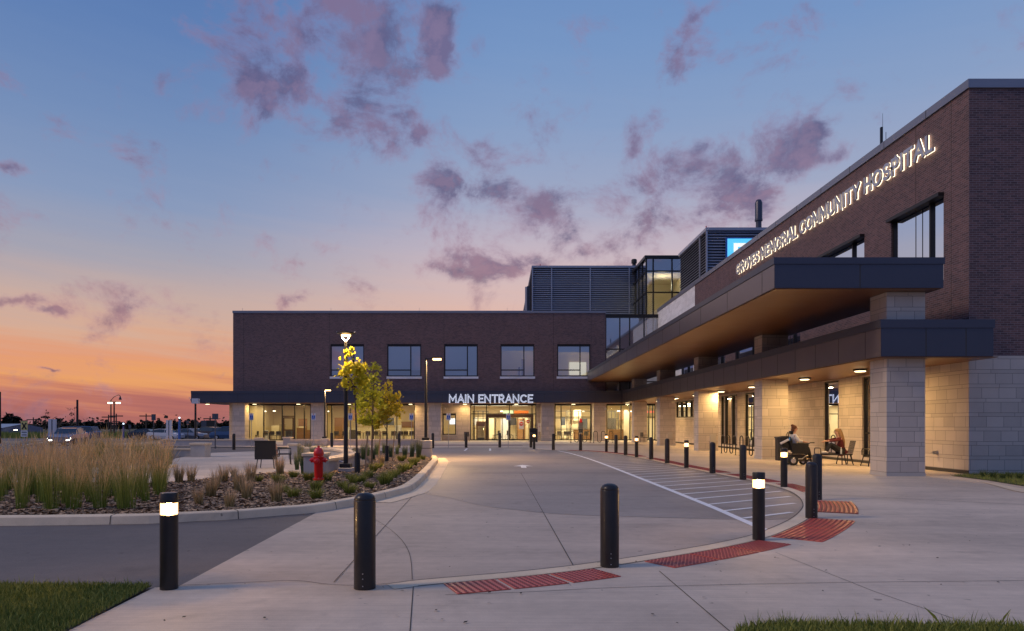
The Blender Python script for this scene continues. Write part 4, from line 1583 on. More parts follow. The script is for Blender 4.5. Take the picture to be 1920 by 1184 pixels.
for (a, b, nk) in ((470, 578, 12), (618, 772, 16), (1042, 1106, 9), (1139, 1180, 6), (1184, 1226, 5), (890, 1000, 8)):
    for k in range(nk):
        px = rnd.uniform(a, b)
        y = rnd.uniform(73, 76.1)
        w = rnd.uniform(0.15, 0.7)
        typ = rnd.choice(['picture_panel', 'shelf_unit', 'door_leaf', 'counter', 'pendant_lamp', 'window_blind'])
        x = PX(px, y)
        mt = rnd.choice(['indoor_wood', 'indoor_dark', 'cream_pale', 'banner_white', 'curtain', 'sign_back'])
        if typ == 'picture_panel':
            MB().box(x - w * .5, x + w * .5, y, y + .05, 1.5, 2.3).build('picture_panel', mt, H, world=True)
        elif typ == 'shelf_unit':
            MB().box(x - w * .5, x + w * .5, y, y + .4, 0.03, rnd.uniform(1.2, 2.1)).build('shelf_unit', mt, H, world=True)
        elif typ == 'door_leaf':
            MB().box(x - .45, x + .45, y, y + .08, 0.03, 2.2).build('inner_door', mt, H, world=True)
        elif typ == 'counter':
            MB().box(x - w, x + w, y, y + .5, 0.03, 1.0).build('counter', mt, H, world=True)
        elif typ == 'pendant_lamp':
            MB().lathe([(0.12, 2.9), (0.16, 2.95), (0.12, 3.0)], x, y - 2, 0, 10).build('pendant_lamp', 'indoor_panel', H, world=True)
        else:
            MB().box(x - w, x + w, y, y + .06, 2.0, 3.1).build('window_blind', mt, H, world=True)
# mullioned inner screens seen through the glass
mb = MB()
for a, b in ((887, 915), (1041, 1107), (1140, 1160)):
    y = 72.5
    for k in range(4):
        px = a + (b - a) * k / 3
        mb.box(PX(px, y) - 0.04, PX(px, y) + 0.04, y, y + 0.06, 0.03, 3.0)
    for z in (1.2, 2.2, 2.95):
        mb.box(PX(a, y), PX(b, y), y + .002, y + 0.05, z - 0.03, z + 0.03)
mb.build('inner_screen', 'indoor_dark', H, world=True)
mb = MB()
mb.box(PX(627, 73), PX(642, 73), 73, 73.6, 0.03, 2.3)
mb.box(PX(556, 72), PX(570, 72), 72, 72.5, 0.03, 1.25)
mb.box(PX(1075, 72), PX(1107, 72), 71.6, 72.2, 0.03, 1.1)
mb.box(PX(1140, 71), PX(1168, 71), 70.6, 71.2, 0.03, 1.1)
mb.box(PX(893, 70.5), PX(911, 70.5), 70.2, 70.8, 0.03, 1.9)
mb.build('interior_cabinet', 'indoor_wood', H, world=True)
mb = MB()
mb.box(PX(740, 76), PX(775, 76), 76.2, 76.28, 1.25, 1.9)
mb.build('wall_picture', 'indoor_wood', H, world=True)
mb = MB()
mb.box(PX(964, 70), PX(991, 70), 70, 70.05, PZ(776, 70), PZ(770.5, 70))
mb.build('orange_banner', 'poster_orange', H, world=True)
MB().box(PX(943, 69.5), PX(962, 69.5), 69.5, 69.56, PZ(776, 69.5), PZ(770, 69.5)).build('exit_box', 'exit_green', H, world=True)
MB().box(PX(843, 71), PX(855, 71), 71, 71.06, PZ(796, 71), PZ(785, 71)).build('wall_screen', 'screen', H, world=True)

# -- rooftop louvre boxes
def slats_s(mb, x0, x1, z0, z1, Y, pitch):
    z = z0
    while z < z1 - pitch * 0.5:
        mb.q([(x0, Y, z), (x1, Y, z), (x1, Y + 0.12, z + pitch * 0.62), (x0, Y + 0.12, z + pitch * 0.62)])
        mb.q([(x0, Y, z), (x0, Y + 0.12, z - 0.03), (x1, Y + 0.12, z - 0.03), (x1, Y, z)])
        z += pitch


def slats_w(mb, y0, y1, z0, z1, X, pitch):
    z = z0
    while z < z1 - pitch * 0.5:
        mb.q([(X, y1, z), (X, y0, z), (X + 0.12, y0, z + pitch * 0.62), (X + 0.12, y1, z + pitch * 0.62)])
        z += pitch


def louvre_box(x0, x1, y0, y1, z0, z1, joints, yj=()):
    mb = MB()
    mb.box(x0 + 0.14, x1, y0 + 0.14, y1, z0, z1)
    b = mb.build('penthouse', 'louvre_back', H, world=True)
    mb = MB()
    slats_s(mb, x0 + .02, x1, z0, z1 - 0.1, y0, 0.22)
    slats_w(mb, y0 + .02, y1, z0, z1 - 0.1, x0, 0.22)
    mb.build('louvre', 'louvre_metal', b, world=True)
    mb = MB()
    mb.box(x0 - 0.05, x1, y0 - 0.05, y1, z1 - 0.08, z1 + 0.14)
    for x in joints:
        mb.box(x - 0.06, x + 0.06, y0 - 0.03, y0 + 0.1, z0, z1 - 0.1)
    mb.box(x0 - 0.03, x0 + 0.09, y0 - 0.03, y0 + 0.09, z0, z1 - 0.1)
    for y in yj:
        mb.box(x0 - 0.03, x0 + 0.1, y - 0.05, y + 0.05, z0, z1 - 0.1)
    mb.build('louvre_trim', 'louvre_metal', b, world=True)
    return b


YP = 74.0
louvre_box(PX(997.8, YP), PX(1192, YP), YP, 112, FR - 0.5, PZ(501, YP), (PX(1034.3, YP), PX(1106.7, YP), PX(1180, YP)), (85, 98))
YP2 = 53.9
louvre_box(PX(1324.7, YP2), PX(1600, YP2), YP2, 62.3, ROOF - 0.5, PZ(430.5, YP2), (), (55.8,))

# -- glass stair tower
ty, tx0, tx1 = 67.4, PX(1210.7, 67.4), PX(1287.6, 67.4)
tz1 = PZ(485, ty)
mb = MB()
mb.box(tx0 - 0.1, tx1 + 0.1, ty - 0.1, 76.2, tz1, tz1 + 0.28)
for px in (1225, 1260.3, 1287):
    x = PX(px, ty)
    mb.box(x - 0.06, x + 0.06, ty, ty + 0.15, 9, tz1)
mb.box(tx0, tx0 + 0.14, ty, ty + 0.14, 9, tz1)
for py in (508.5, 548.5, 591):
    z = PZ(py, ty)
    mb.box(tx0 + .14, tx1, ty + 0.004, ty + 0.14, z - 0.06, z + 0.06)
    mb.box(tx0 + .004, tx0 + 0.12, ty + 0.14, 76, z - 0.06, z + 0.06)
for y in (69.3, 71.2, 73.1, 75.0):
    mb.box(tx0 + .002, tx0 + 0.13, y - 0.05, y + 0.05, 9, tz1)
tw = mb.build('glass_tower', 'frame_dark', H, world=True)
mb = MB()
mb.q([(tx0 + 0.1, ty + 0.08, 9), (tx1, ty + 0.08, 9), (tx1, ty + 0.08, tz1), (tx0 + 0.1, ty + 0.08, tz1)])
mb.q([(tx0 + 0.08, ty + 0.1, 9), (tx0 + 0.08, ty + 0.1, tz1), (tx0 + 0.08, 76, tz1), (tx0 + 0.08, 76, 9)])
mb.build('pane', 'glass_upper', tw, world=True)
mb = MB()
mb.q([(tx0 + 1.2, 73.5, 9), (tx1, 73.5, 9), (tx1, 73.5, tz1 - 1.3), (tx0 + 1.2, 73.5, tz1 - 1.3)])
mb.q([(tx0 + .3, ty + .3, tz1 - 1.3), (tx1, ty + .3, tz1 - 1.3), (tx1, 76, tz1 - 1.3), (tx0 + .3, 76, tz1 - 1.3)])
mb.q([(tx1, ty + .3, 9), (tx1, 76, 9), (tx1, 76, tz1), (tx1, ty + .3, tz1)])
mb.q([(tx0 + .3, 76, 9), (tx1, 76, 9), (tx1, 76, tz1), (tx0 + .3, 76, tz1)])
mb.build('tower_interior', 'cream_wall', tw, world=True)
mb = MB()
mb.box(tx0 + 1.5, tx1, 70.8, 72.0, 12.0, 12.15, Matrix.Rotation(R(-28), 3, 'Y'))
mb.build('stair', 'indoor_dark', tw, world=True)
light('POINT', (tx0 + 2.0, 69.2, 15.2), 170, (1, 0.85, 0.5), 0.4)
light('POINT', (tx0 + 2.0, 70.2, 11.8), 60, (1, 0.82, 0.42), 0.4)

# -- stack, vents, antenna on the roofs
def rooftop(name, label, cat, parts):
    t = empty(name, parts[0][2])
    tag(t, label, cat)
    for nm, prof, loc, mt in parts:
        mb = MB().lathe(prof, *loc, n=20)
        mb.build(nm, mt, t, world=True, smooth=True)
    return t


cx, cy_ = PX(1422.5, 56), 56.0
rooftop('exhaust_stack', 'dark blue round exhaust stack behind the sloping roof edge', 'exhaust stack', [
    ('pipe', [(0.22, 0), (0.22, PZ(414, cy_) - ROOF + .6)], (cx, cy_, ROOF - 0.6), 'navy_panel'),
    ('cowl', [(0.30, PZ(415, cy_)), (0.31, PZ(413, cy_)), (0.28, PZ(410, cy_)), (0.28, PZ(381, cy_)), (0.2, PZ(376, cy_)), (0.16, PZ(375.2, cy_))], (cx, cy_, 0), 'navy_panel')])
cx, cy_ = PX(1189, 76), 76.0
rooftop('roof_vent', 'small black domed vent on the left louvre box roof', 'roof vent', [
    ('pipe', [(0.2, 0), (0.2, PZ(493, cy_) - 17)], (cx, cy_, 17), 'black_matte'),
    ('cap', [(0.3, PZ(494, cy_)), (0.3, PZ(488, cy_)), (0.22, PZ(486.5, cy_))], (cx, cy_, 0), 'black_matte')])
t = empty('roof_antenna', (PX(1655, 30), 30, ROOF))
tag(t, 'thin whip antenna with small brackets on the brick roof edge', 'antenna')
x = PX(1655, 30)
MB().tube([(x, 30, ROOF - 0.3), (x, 30, PZ(213, 30))], [0.014, 0.006], 6).build('mast', 'post_metal', t, world=True)
MB().box(x - 0.12, x - 0.04, 29.9, 30, ROOF, PZ(240, 30)).build('bracket', 'post_metal', t, world=True)
MB().tube([(x + 0.14, 30, ROOF - .2), (x + 0.14, 30, PZ(248, 30))], 0.012, 5).build('short_rod', 'post_metal', t, world=True)
for px, py, Y in ((1013, 499, 74.2), (1324, 428.5, 54.0)):
    x = PX(px, Y)
    t = MB().tube([(x, Y, PZ(py, Y) - .1), (x, Y, PZ(py, Y) + .18)], 0.04, 6).build('roof_beacon', 'sign_red')
    tag(t, 'small red beacon on the corner of the %s louvre box' % ('left' if Y > 60 else 'right'), 'beacon')
t = empty('wall_pylon', (PX(988, 78), 78, FR))
tag(t, 'tall pale light strip standing at the left louvre box corner', 'light strip')
MB().box(PX(984.5, 78), PX(988, 78), 78, 78.3, FR - 0.5, PZ(538, 78)).build('lit_face', 'banner_white', t, world=True)
MB().box(PX(988, 78) + .002, PX(993, 78), 77.95, 78.35, FR - 0.5, PZ(537, 78)).build('housing', 'navy_panel', t, world=True)

# blue LED sign on the right louvre box
t = empty('hospital_sign', (PX(1390, 53.7), 53.7, ROOF))
tag(t, 'cyan lit square hospital sign half hidden behind the sloping roof edge', 'sign')
x0, x1, z1 = PX(1364, 53.6), PX(1412, 53.6), PZ(448, 53.6)
z0 = z1 - (x1 - x0)
MB().box(x0 - 0.09, x1 + 0.09, 53.6, 53.8, z0 - 0.09, z1 + 0.09).build('cabinet', 'sign_blue', t, world=True)
MB().box(x0, x1, 53.56, 53.598, z0, z1).build('lit_face', 'led_cyan', t, world=True)
w = (x1 - x0)
mb = MB()
a, b = x0 + w * 0.24, x1 - w * 0.24
zt, zb = z1 - w * 0.18, z0 + w * 0.16
mb.box(a, a + w * 0.16, 53.54, 53.558, zb, zt)
mb.box(a + w * 0.161, b, 53.54, 53.558, zt - w * 0.14, zt)
mb.box(b - w * 0.16, b, 53.54, 53.558, zt - w * 0.40, zt - w * 0.141)
mb.box(a + w * 0.161, b, 53.54, 53.558, zt - w * 0.54, zt - w * 0.401)
mb.build('letter', 'led_white', t, world=True)

# lettering
t = empty('main_entrance_sign', (PX(921, YFF), YFF, 4.1))
tag(t, 'white edge-lit MAIN ENTRANCE lettering on the dark canopy band', 'sign')
letters(t, 'MAIN ENTRANCE', (PX(842.5, YFF), YFF - 0.03, PZ(755.2, YFF)), (1, 0, 0), (0, 0, 1), 157 * YFF / F, 14.3 * YFF / F, 'navy_panel', 0.03, 0.022, 'halo_cool', 0.062, 0.06)
t = empty('hospital_name_sign', (XW, 34.3, 11))
tag(t, 'halo-lit GROVES MEMORIAL COMMUNITY HOSPITAL letters high on the brick wall', 'sign')
letters(t, 'GROVES MEMORIAL COMMUNITY HOSPITAL', (XW - 0.005, 44.4, 11.0), (0, -1, 0), (0, 0, 1), 20.2, 0.66, 'letter_face', 0.07, 0.058, 'halo_warm', 0.064, 0.07, 0.17, 0.02)

# ------------------------------------------------------------------ soffit lamps
def soffit_lamp():
    t = empty('soffit_light')
    MB().lathe([(0.20, 0.0), (0.24, -0.01), (0.24, -0.06), (0.2, -0.075)][::-1], n=20).build('housing', 'frame_dark', t, smooth=True)
    MB().lathe([(0.17, -0.10), (0.19, -0.08), (0.19, -0.0751)], n=20).build('diffuser', 'soffit_core', t, smooth=True)
    return t


base = soffit_lamp()
sl = []
wing = [25.6, 30.3, 36.6, 41.8, 47.3, 52.6, 58.5, 64.3]
for i, y in enumerate(wing):
    sl.append((13.05, y, CZ0 - 0.012, 58.0, ['nearest ceiling light under the portico beside the big column', 'second ceiling light under the portico above the wheelchair user', 'third ceiling light under the portico beyond the second column', 'ceiling light above the wavy bike rack under the portico', 'ceiling light just short of the third column of the portico', 'ceiling light before the high strip window of the portico', 'ceiling light beyond the fourth column of the portico', 'farthest ceiling light in the inner corner of the portico'][i]))
for px, lb in ((390, 'ceiling light under the far left canopy overhang'), (478, 'ceiling light at the left end of the cafeteria glass'), (560, 'ceiling light above the cafeteria door'), (655, 'ceiling light behind the tall lamp post'), (712, 'ceiling light behind the yellow trees'), (770, 'ceiling light right of the yellow trees'),
               (872, 'ceiling light left of the entrance doors'), (968, 'ceiling light above the sliding entrance doors'), (1075, 'ceiling light right of the entrance doors'), (1176, 'ceiling light above the reception window')):
    sl.append((PX(px, 67.6), 67.5, CZ0 - 0.012, 26.0, lb))
for i, (x, y, z, e, lb) in enumerate(sl):
    o = base if i == 0 else copy_tree(base, (x, y, z))
    o.location = (x, y, z)
    tag(o, 'lit round ' + lb, 'ceiling light', 'round ceiling lights under the canopies')
    light('AREA', (x, y, z - 0.105), e * 2.0, (1.0, 0.62, 0.23), 0.34, dirv=(0, 0, -1))

# ------------------------------------------------------------------ bollards
def plain_bollard():
    t = empty('bollard')
    prof = [(0.108, 0.0), (0.108, 0.855), (0.106, 0.86), (0.104, 0.865), (0.106, 0.87), (0.1, 0.893), (0.085, 0.914), (0.06, 0.93), (0.03, 0.938), (0.004, 0.94)]
    MB().lathe(prof, n=28).build('post', 'black_paint', t, smooth=True)
    mb = MB()
    for z in (0.04, 0.11, 0.16):
        mb.lathe([(0.006, -0.1105), (0.008, -0.105)], 0.0, 0, z, 8, 'y')
    mb.build('bolt', 'steel', t)
    return t


def lit_bollard():
    t = empty('lit_bollard')
    MB().lathe([(0.083, 0.0), (0.083, 0.715), (0.075, 0.72)], n=28).build('post', 'black_paint', t, smooth=True)
    MB().lathe([(0.076, 0.7201), (0.078, 0.725), (0.078, 0.825), (0.076, 0.8299)], n=28).build('lens', 'lens_warm', t, smooth=True)
    MB().lathe([(0.074, 0.830), (0.084, 0.834), (0.084, 0.92), (0.078, 0.93), (0.01, 0.934)], n=28).build('cap', 'black_paint', t, smooth=True)
    return t


pb, lb_ = plain_bollard(), lit_bollard()
plain = [(684, 1105, 'nearest plain domed bollard, left of centre by the pavement joint'), (1143, 1064, 'plain domed bollard between the two front rows of red pavers'),
         (1521.5, 973, 'plain domed bollard at the tight kerb curve, nearer of two overlapping'), (1532, 938, 'plain domed bollard half hidden behind another at the kerb curve'),
         (1393, 900, 'plain domed bollard between the bike rack and the farther hatching'), (1336, 888, 'plain domed bollard in front of the third column foot'),
         (1251, 869.5, 'plain domed bollard left of the small lit bollard by the fourth column'), (1221, 862.5, 'plain domed bollard second of the pair after a lit one'),
         (1173, 854, 'plain domed bollard right one of the far close pair'), (1155, 850, 'plain domed bollard left one of the far close pair'),
         (1088.5, 845.5, 'plain domed bollard in front of the entrance bike racks'), (1037.5, 844.5, 'plain domed bollard in front of the brick-side column right of the doors'),
         (995.5, 839.8, 'plain domed bollard just behind the lit one by the doors'), (937, 839.5, 'plain domed bollard centred before the sliding doors'),
         (874, 840, 'plain domed bollard left of the sliding doors'), (811.5, 841, 'plain domed bollard right of the lamp post pedestal'),
         (748.5, 840.5, 'plain domed bollard behind the yellow trees'), (622, 838.5, 'plain domed bollard behind the curved seat wall'), (438.5, 844, 'plain domed bollard by the left corner column of the facade')]
pb_spots = [G(p[0], p[1]) for p in plain]
for i, (px, py, lb) in enumerate(plain):
    x, y = G(px, py)
    o = pb if i == 0 else copy_tree(pb, (x, y, 0.01))
    k = min(1, max(0, (y - 8) / 14))
    o.location = (x, y, 0.01)
    o.scale = (0.9 + (0.07 * (y < 10)), 0.9 + (0.07 * (y < 10)), 0.99 + 0.09 * k)
    tag(o, lb, 'bollard', 'black domed bollards along the kerb')
lit = [(317, 1106, 'nearest lit bollard, at far left by the lawn corner', 1.0, 4.0), (1422.5, 1014, 'large lit bollard right of centre at the end of the hatching', 1.0, 4.0),
       (1470, 914.5, 'lit bollard in front of the wheelchair user', 1.06, 4.0), (1287, 878, 'lit bollard before the fourth column of the portico', 1.08, 4.0), (1193.5, 858, 'lit bollard between two plain pairs near the portico end', 1.1, 4.0),
       (1137, 848, 'lit bollard in front of the entrance bike rack end', 1.1, 4.0), (1001.5, 842.5, 'farthest lit bollard beside the entrance waste bin', 1.1, 4.0)]
for i, (px, py, lb, sc, e) in enumerate(lit):
    x, y = G(px, py)
    o = lb_ if i == 0 else copy_tree(lb_, (x, y, 0.01))
    o.location = (x, y, 0.01)
    o.scale = (1, 1, sc)
    tag(o, 'black ' + lb, 'bollard light', 'lit bollards along the kerb')
    light('POINT', (x, y, 0.775 * sc + 0.01), (80, 50)[i] if i < 2 else 24, (1.0, 0.60, 0.26), 0.035)

# ------------------------------------------------------------------ lamp posts
def lamp_post(loc, hp, label, arm=0.0, foot=0.25, foot_w=0.25, lum='round', energy=120):
    t = empty('lamp_post', loc)
    tag(t, label, 'lamp post', 'lit lamp posts by the drop-off')
    z0 = foot
    MB().box(-foot_w, foot_w, -foot_w, foot_w, 0, foot).build('footing', 'wall_concrete', t, bevel=0.02)
    MB().box(-0.17, 0.17, -0.17, 0.17, z0 + .002, z0 + 0.13).build('base_plate', 'post_metal', t, bevel=0.02)
    MB().tube([(0, 0, z0 + 0.12), (0, 0, hp)], [0.075, 0.055], 12).build('pole', 'post_metal', t, smooth=True)
    if lum == 'v':
        mb = MB()
        for s in (-1, 1):
            mb.tube([(0, 0, hp - 0.02), (s * 0.10, 0, hp + 0.10), (s * 0.30, 0, hp + 0.30)], 0.012, 6)
        mb.build('bracket', 'steel', t)
        MB().lathe([(0.02, hp + 0.2), (0.15, hp + 0.2), (0.30, hp + 0.24), (0.31, hp + 0.26), (0.05, hp + 0.29)], n=24).build('hood', 'post_metal', t, smooth=True)
        MB().lathe([(0.10, hp + 0.15), (0.14, hp + 0.165), (0.15, hp + 0.199)], n=24).build('lamp', 'street_core', t, smooth=True)
        lp = (0, 0, hp + 0.125)
    else:
        MB().tube([(0, 0, hp - 0.06), (arm, 0, hp)], 0.03, 8).build('arm', 'post_metal', t)
        MB().box(arm - 0.02, arm + 0.44, -0.17, 0.17, hp - 0.02, hp + 0.06).build('hood', 'post_metal', t, bevel=0.02)
        MB().box(arm + 0.03, arm + 0.40, -0.13, 0.13, hp - 0.09, hp - 0.021).build('lamp', 'street_core', t)
        lp = (arm + 0.2, 0, hp - 0.095)
    light('AREA', tuple(Vector(loc) + Vector(lp)), energy * 3.6, (1.0, 0.62, 0.26), 0.26, dirv=(0, 0, -1))
    return t


x, y = G(648.5, 890)
lamp_post((x, y, 0.02), PZ(641, y), 'tallest lit lamp post with V bracket behind the red hydrant', foot=0.2, foot_w=0.22, lum='v', energy=62)
x, y = G(798.5, 861)
t = lamp_post((x, y, 0.0), PZ(672, y), 'lit lamp post with side arm on a tall concrete pedestal', arm=0.30, foot=PZ(826, y), foot_w=0.27, energy=130)
MB().box(-0.275, 0.275, -0.275, 0.275, PZ(841, y), PZ(840, y)).build('pedestal_joint', 'joint', t)
x, y = PX(609, 52.5), 52.5
lamp_post((x, y, 0.0), PZ(731, y), 'small distant lit lamp post left of the tall one', arm=0.02, foot=0.55, foot_w=0.25, energy=110)

# ------------------------------------------------------------------ accessible parking signs
def acc_sign():
    t = empty('parking_sign')
    MB().tube([(0, 0, 0), (0, 0, 2.75)], 0.022, 8).build('post', 'steel', t)
    MB().box(-0.17, 0.17, -0.035, -0.024, 2.18, 2.72).build('board', 'sign_white', t, bevel=0.01)
    MB().box(-0.13, 0.13, -0.041, -0.0351, 2.24, 2.56).build('blue_panel', 'sign_blue', t)
    mb = MB()
    mb.lathe([(0.025, -0.048), (0.025, -0.0415)], 0.0, 0, 2.50, 10, 'y')
    mb.tube([(0, -0.045, 2.46), (0.0, -0.045, 2.36), (0.07, -0.045, 2.36), (0.09, -0.045, 2.28)], 0.012, 5)
    ring = [(-0.01 + 0.06 * math.cos(a), -0.045, 2.33 + 0.06 * math.sin(a)) for a in [R(110 + k * 24) for k in range(11)]]
    mb.tube(ring, 0.009, 5)
    mb.build('wheelchair_symbol', 'sign_white', t)
    mb = MB()
    stroke_prism(mb, [(-0.03 + a * 0.1, 2.59 + b * 0.1) for a, b in GL['P'][1][0]], 0.012, 0.036, 0.04, lambda p, z: (p.x, -z, p.y))
    mb.build('letter', 'sign_red', t)
    return t


sg = acc_sign()
for i, (px, lb) in enumerate(((471.5, 'at the row end by the corner column'), (588, 'in front of the second facade column'), (657, 'behind the tall lamp post'), (771.5, 'right of the yellow trees'), (841, 'left of the entrance doors before the small window'), (953, 'centred in front of the sliding doors'))):
    y = 47.6
    x = PX(px, y)
    o = sg if i == 0 else copy_tree(sg, (x, y, 0.0))
    o.location = (x, y, 0.0)
    o.scale = (0.85, 1, 0.86)
    tag(o, 'blue accessible parking sign on thin post ' + lb, 'parking sign', 'accessible parking signs before the facade')

# ------------------------------------------------------------------ low walls
def low_wall(name, pts, h, th, label, cap=True):
    t = empty(name, (pts[0][0], pts[0][1], 0))
    tag(t, label, 'low wall')
    mb = MB()
    ribbon(mb, pts, [(0.0, 0.0), (0.0, h - 0.081)])
    ribbon(mb, pts, [(-th, h - 0.081), (-th, 0.0)])
    a, b = offset(pts, 0), offset(pts, -th)
    mb.q([(a[0][0], a[0][1], 0), (a[0][0], a[0][1], h - .081), (b[0][0], b[0][1], h - .081), (b[0][0], b[0][1], 0)])
    mb.q([(a[-1][0], a[-1][1], 0), (b[-1][0], b[-1][1], 0), (b[-1][0], b[-1][1], h - .081), (a[-1][0], a[-1][1], h - .081)])
    mb.build('wall_body', 'wall_concrete', t, world=True)
    mb = MB()
    ribbon(mb, pts, [(0.05, h - 0.08), (0.05, h), (-th - 0.05, h), (-th - 0.05, h - 0.08), (0.05, h - 0.08)])
    a, b = offset(pts, 0.05), offset(pts, -th - 0.05)
    for i in (0, -1):
        mb.q([(a[i][0], a[i][1], h - 0.08), (b[i][0], b[i][1], h - 0.08), (b[i][0], b[i][1], h), (a[i][0], a[i][1], h)])
    mb.build('coping', 'kerb_concrete', t, world=True)
    return t


def pilaster(px0, px1, pybase, pytop, label, name='pilaster'):
    x0, y = G(px0, pybase)
    x1, _ = G(px1, pybase)
    z = PZ(pytop, y)
    t = empty(name, ((x0 + x1) / 2, y + (x1 - x0) / 2, 0))
    tag(t, label, 'pilaster', 'concrete pilasters of the low walls')
    w = (x1 - x0) / 2
    MB().box(-w, w, -w, w, 0, z - 0.1).build('shaft', 'wall_concrete', t, bevel=0.01)
    MB().box(-w - 0.05, w + 0.05, -w - 0.05, w + 0.05, z - 0.099, z).build('cap', 'kerb_concrete', t, bevel=0.015)


arcw = crom([(-5.45, 21.5), (-5.25, 23.5), (-5.45, 26.2), (-6.1, 28.9), (-7.2, 31.3), (-8.7, 33.0), (-9.9, 33.6)], 5)
low_wall('seat_wall', [(p[0], p[1]) for p in arcw], 0.53, 0.42, 'curved concrete seat wall behind the red hydrant')
pilaster(569, 607, 896, 850, 'concrete end pilaster of the curved seat wall beside the hydrant')
pilaster(541, 557, 862, 832, 'concrete pilaster at the far end of the curved seat wall')
pilaster(357, 384, 857.5, 831, 'concrete pilaster on the left edge of the plaza by the tall grass')
x0, y0 = G(313, 857.5)
x1, _ = G(357, 857.5)
low_wall('planter_wall', [(x0 - 3, y0 + 0.3), (x1, y0 + 0.3)][::1], 0.42, 0.3, 'low concrete wall running left from the plaza pilaster')
low_wall('planter_wall', [(PX(300, 52.5), 52.5), (PX(502, 52.5), 52.5)], 0.48, 0.35, 'long low concrete wall before the left end of the facade')
low_wall('planter_wall', [(PX(544, 52.5), 52.5), (PX(804, 52.5), 52.5)], 0.48, 0.35, 'long low concrete wall before the cafeteria glass')
pilaster(530.5, 544.5, 836, 820, 'small pilaster right of the gap in the facade planter wall')
pilaster(478, 490, 836, 821, 'small pilaster left of the gap in the facade planter wall')
# conduit stub on the seat wall
t = MB().tube([(-5.05, 22.6, 0.09), (-5.05, 22.6, 0.38), (-5.2, 22.6, 0.42)], 0.03, 8).build('conduit_pipe', 'steel')
tag(t, 'short grey conduit on the curved seat wall right of the hydrant', 'conduit')

# ------------------------------------------------------------------ hydrant
x, y = G(597.5, 905, 0.09)
t = empty('fire_hydrant', (x, y, 0.09))
tag(t, 'red fire hydrant in the mulch before the curved seat wall', 'fire hydrant')
hb = [(0.06, 0.0), (0.085, 0.0), (0.085, 0.06), (0.135, 0.065), (0.135, 0.115), (0.1, 0.12), (0.1, 0.14), (0.112, 0.18), (0.116, 0.60), (0.13, 0.63), (0.14, 0.645), (0.14, 0.67), (0.125, 0.68), (0.125, 0.71), (0.132, 0.73), (0.13, 0.78), (0.115, 0.84), (0.085, 0.885), (0.045, 0.905), (0.01, 0.908)]
MB().lathe(hb[2:], n=28).build('barrel', 'hydrant_red', t, smooth=True)
MB().lathe([(0.085, 0.0), (0.085, 0.0649)], n=20).build('foot', 'black_matte', t, smooth=True)
MB().lathe([(0.03, 0.905), (0.03, 0.935), (0.022, 0.955)], n=6).build('operating_nut', 'hydrant_red', t)
mb = MB()
mb.lathe([(0.04, -0.24), (0.045, -0.235), (0.082, -0.225), (0.082, -0.18), (0.068, -0.175), (0.068, -0.1)], 0, 0, 0.56, 16, 'y')
mb.build('pumper_cap', 'hydrant_red', t, smooth=True)
for s in (-1, 1):
    pr = [(0.05, 0.1), (0.05, 0.15), (0.064, 0.155), (0.064, 0.195), (0.03, 0.205), (0.025, 0.235)]
    pr = [(r, h * s) for r, h in pr]
    if s < 0:
        pr = pr[::-1]
    MB().lathe(pr, 0, 0, 0.58, 14, 'x').build('hose_cap', 'hydrant_red', t, smooth=True)
for k in range(8):
    a = k * math.pi / 4
mb = MB()
for k in range(8):
    a = k * math.pi / 4 + 0.2
    mb.lathe([(0.012, 0.115), (0.012, 0.128)], 0.122 * math.cos(a), 0.122 * math.sin(a), 0, 6)
    mb.lathe([(0.011, 0.67), (0.011, 0.682)], 0.128 * math.cos(a), 0.128 * math.sin(a), 0, 6)
mb.build('bolt', 'steel', t)


# ------------------------------------------------------------------ grasses
def clump_mesh(name, mat, n, h, spread, base_r, w, lean=0.25, plume=False, seed=1):
    rnd = random.Random(seed)
    mb = MB()
    for _ in range(n):
        a = rnd.uniform(0, 6.28)
        r = base_r * math.sqrt(rnd.random())
        x, y = r * math.cos(a), r * math.sin(a)
        hh = h * rnd.uniform(0.6, 1.05)
        d = rnd.uniform(0.1, 1.0) * spread
        a2 = a + rnd.gauss(0, 0.5)
        ex, ey = math.cos(a2) * d, math.sin(a2) * d
        b = rnd.uniform(0, 6.28)
        c, s = math.cos(b) * w / 2, math.sin(b) * w / 2
        pts = []
        for t_ in (0, 0.35, 0.7, 1.0):
            k = t_ ** 1.8
            pts.append((x + ex * k, y + ey * k, hh * (t_ - 0.18 * d / max(h, .1) * t_ * t_), (1, 0.9, 0.6, 0.1)[(0, 0.35, 0.7, 1.0).index(t_)]))
        n0 = len(mb.v)
        for (qx, qy, qz, ww) in pts:
            mb.v.append((qx - c * ww, qy - s * ww, qz))
            mb.v.append((qx + c * ww, qy + s * ww, qz))
        for k in range(3):
            mb.f.append((n0 + 2 * k, n0 + 2 * k + 1, n0 + 2 * k + 3, n0 + 2 * k + 2))
            mb.mi.append(0)
        if plume and rnd.random() < 0.5:
            px, py, pz = x + ex, y + ey, hh * (1 - 0.18 * d / h)
            n0 = len(mb.v)
            L = rnd.uniform(0.12, 0.24)
            pw = w * rnd.uniform(1.1, 1.9)
            cc, ss2 = math.cos(b) * pw / 2, math.sin(b) * pw / 2
            dx, dy = ex * 0.25, ey * 0.25
            mb.v += [(px - dx * .6, py - dy * .6, pz - L * .7), (px + cc, py + ss2, pz - L * 0.25), (px + dx, py + dy, pz + L * .5), (px - cc, py - ss2, pz - L * 0.25)]
            mb.f.append((n0, n0 + 1, n0 + 2, n0 + 3))
            mb.mi.append(0)
    o = mb.build(name, mat)
    return o


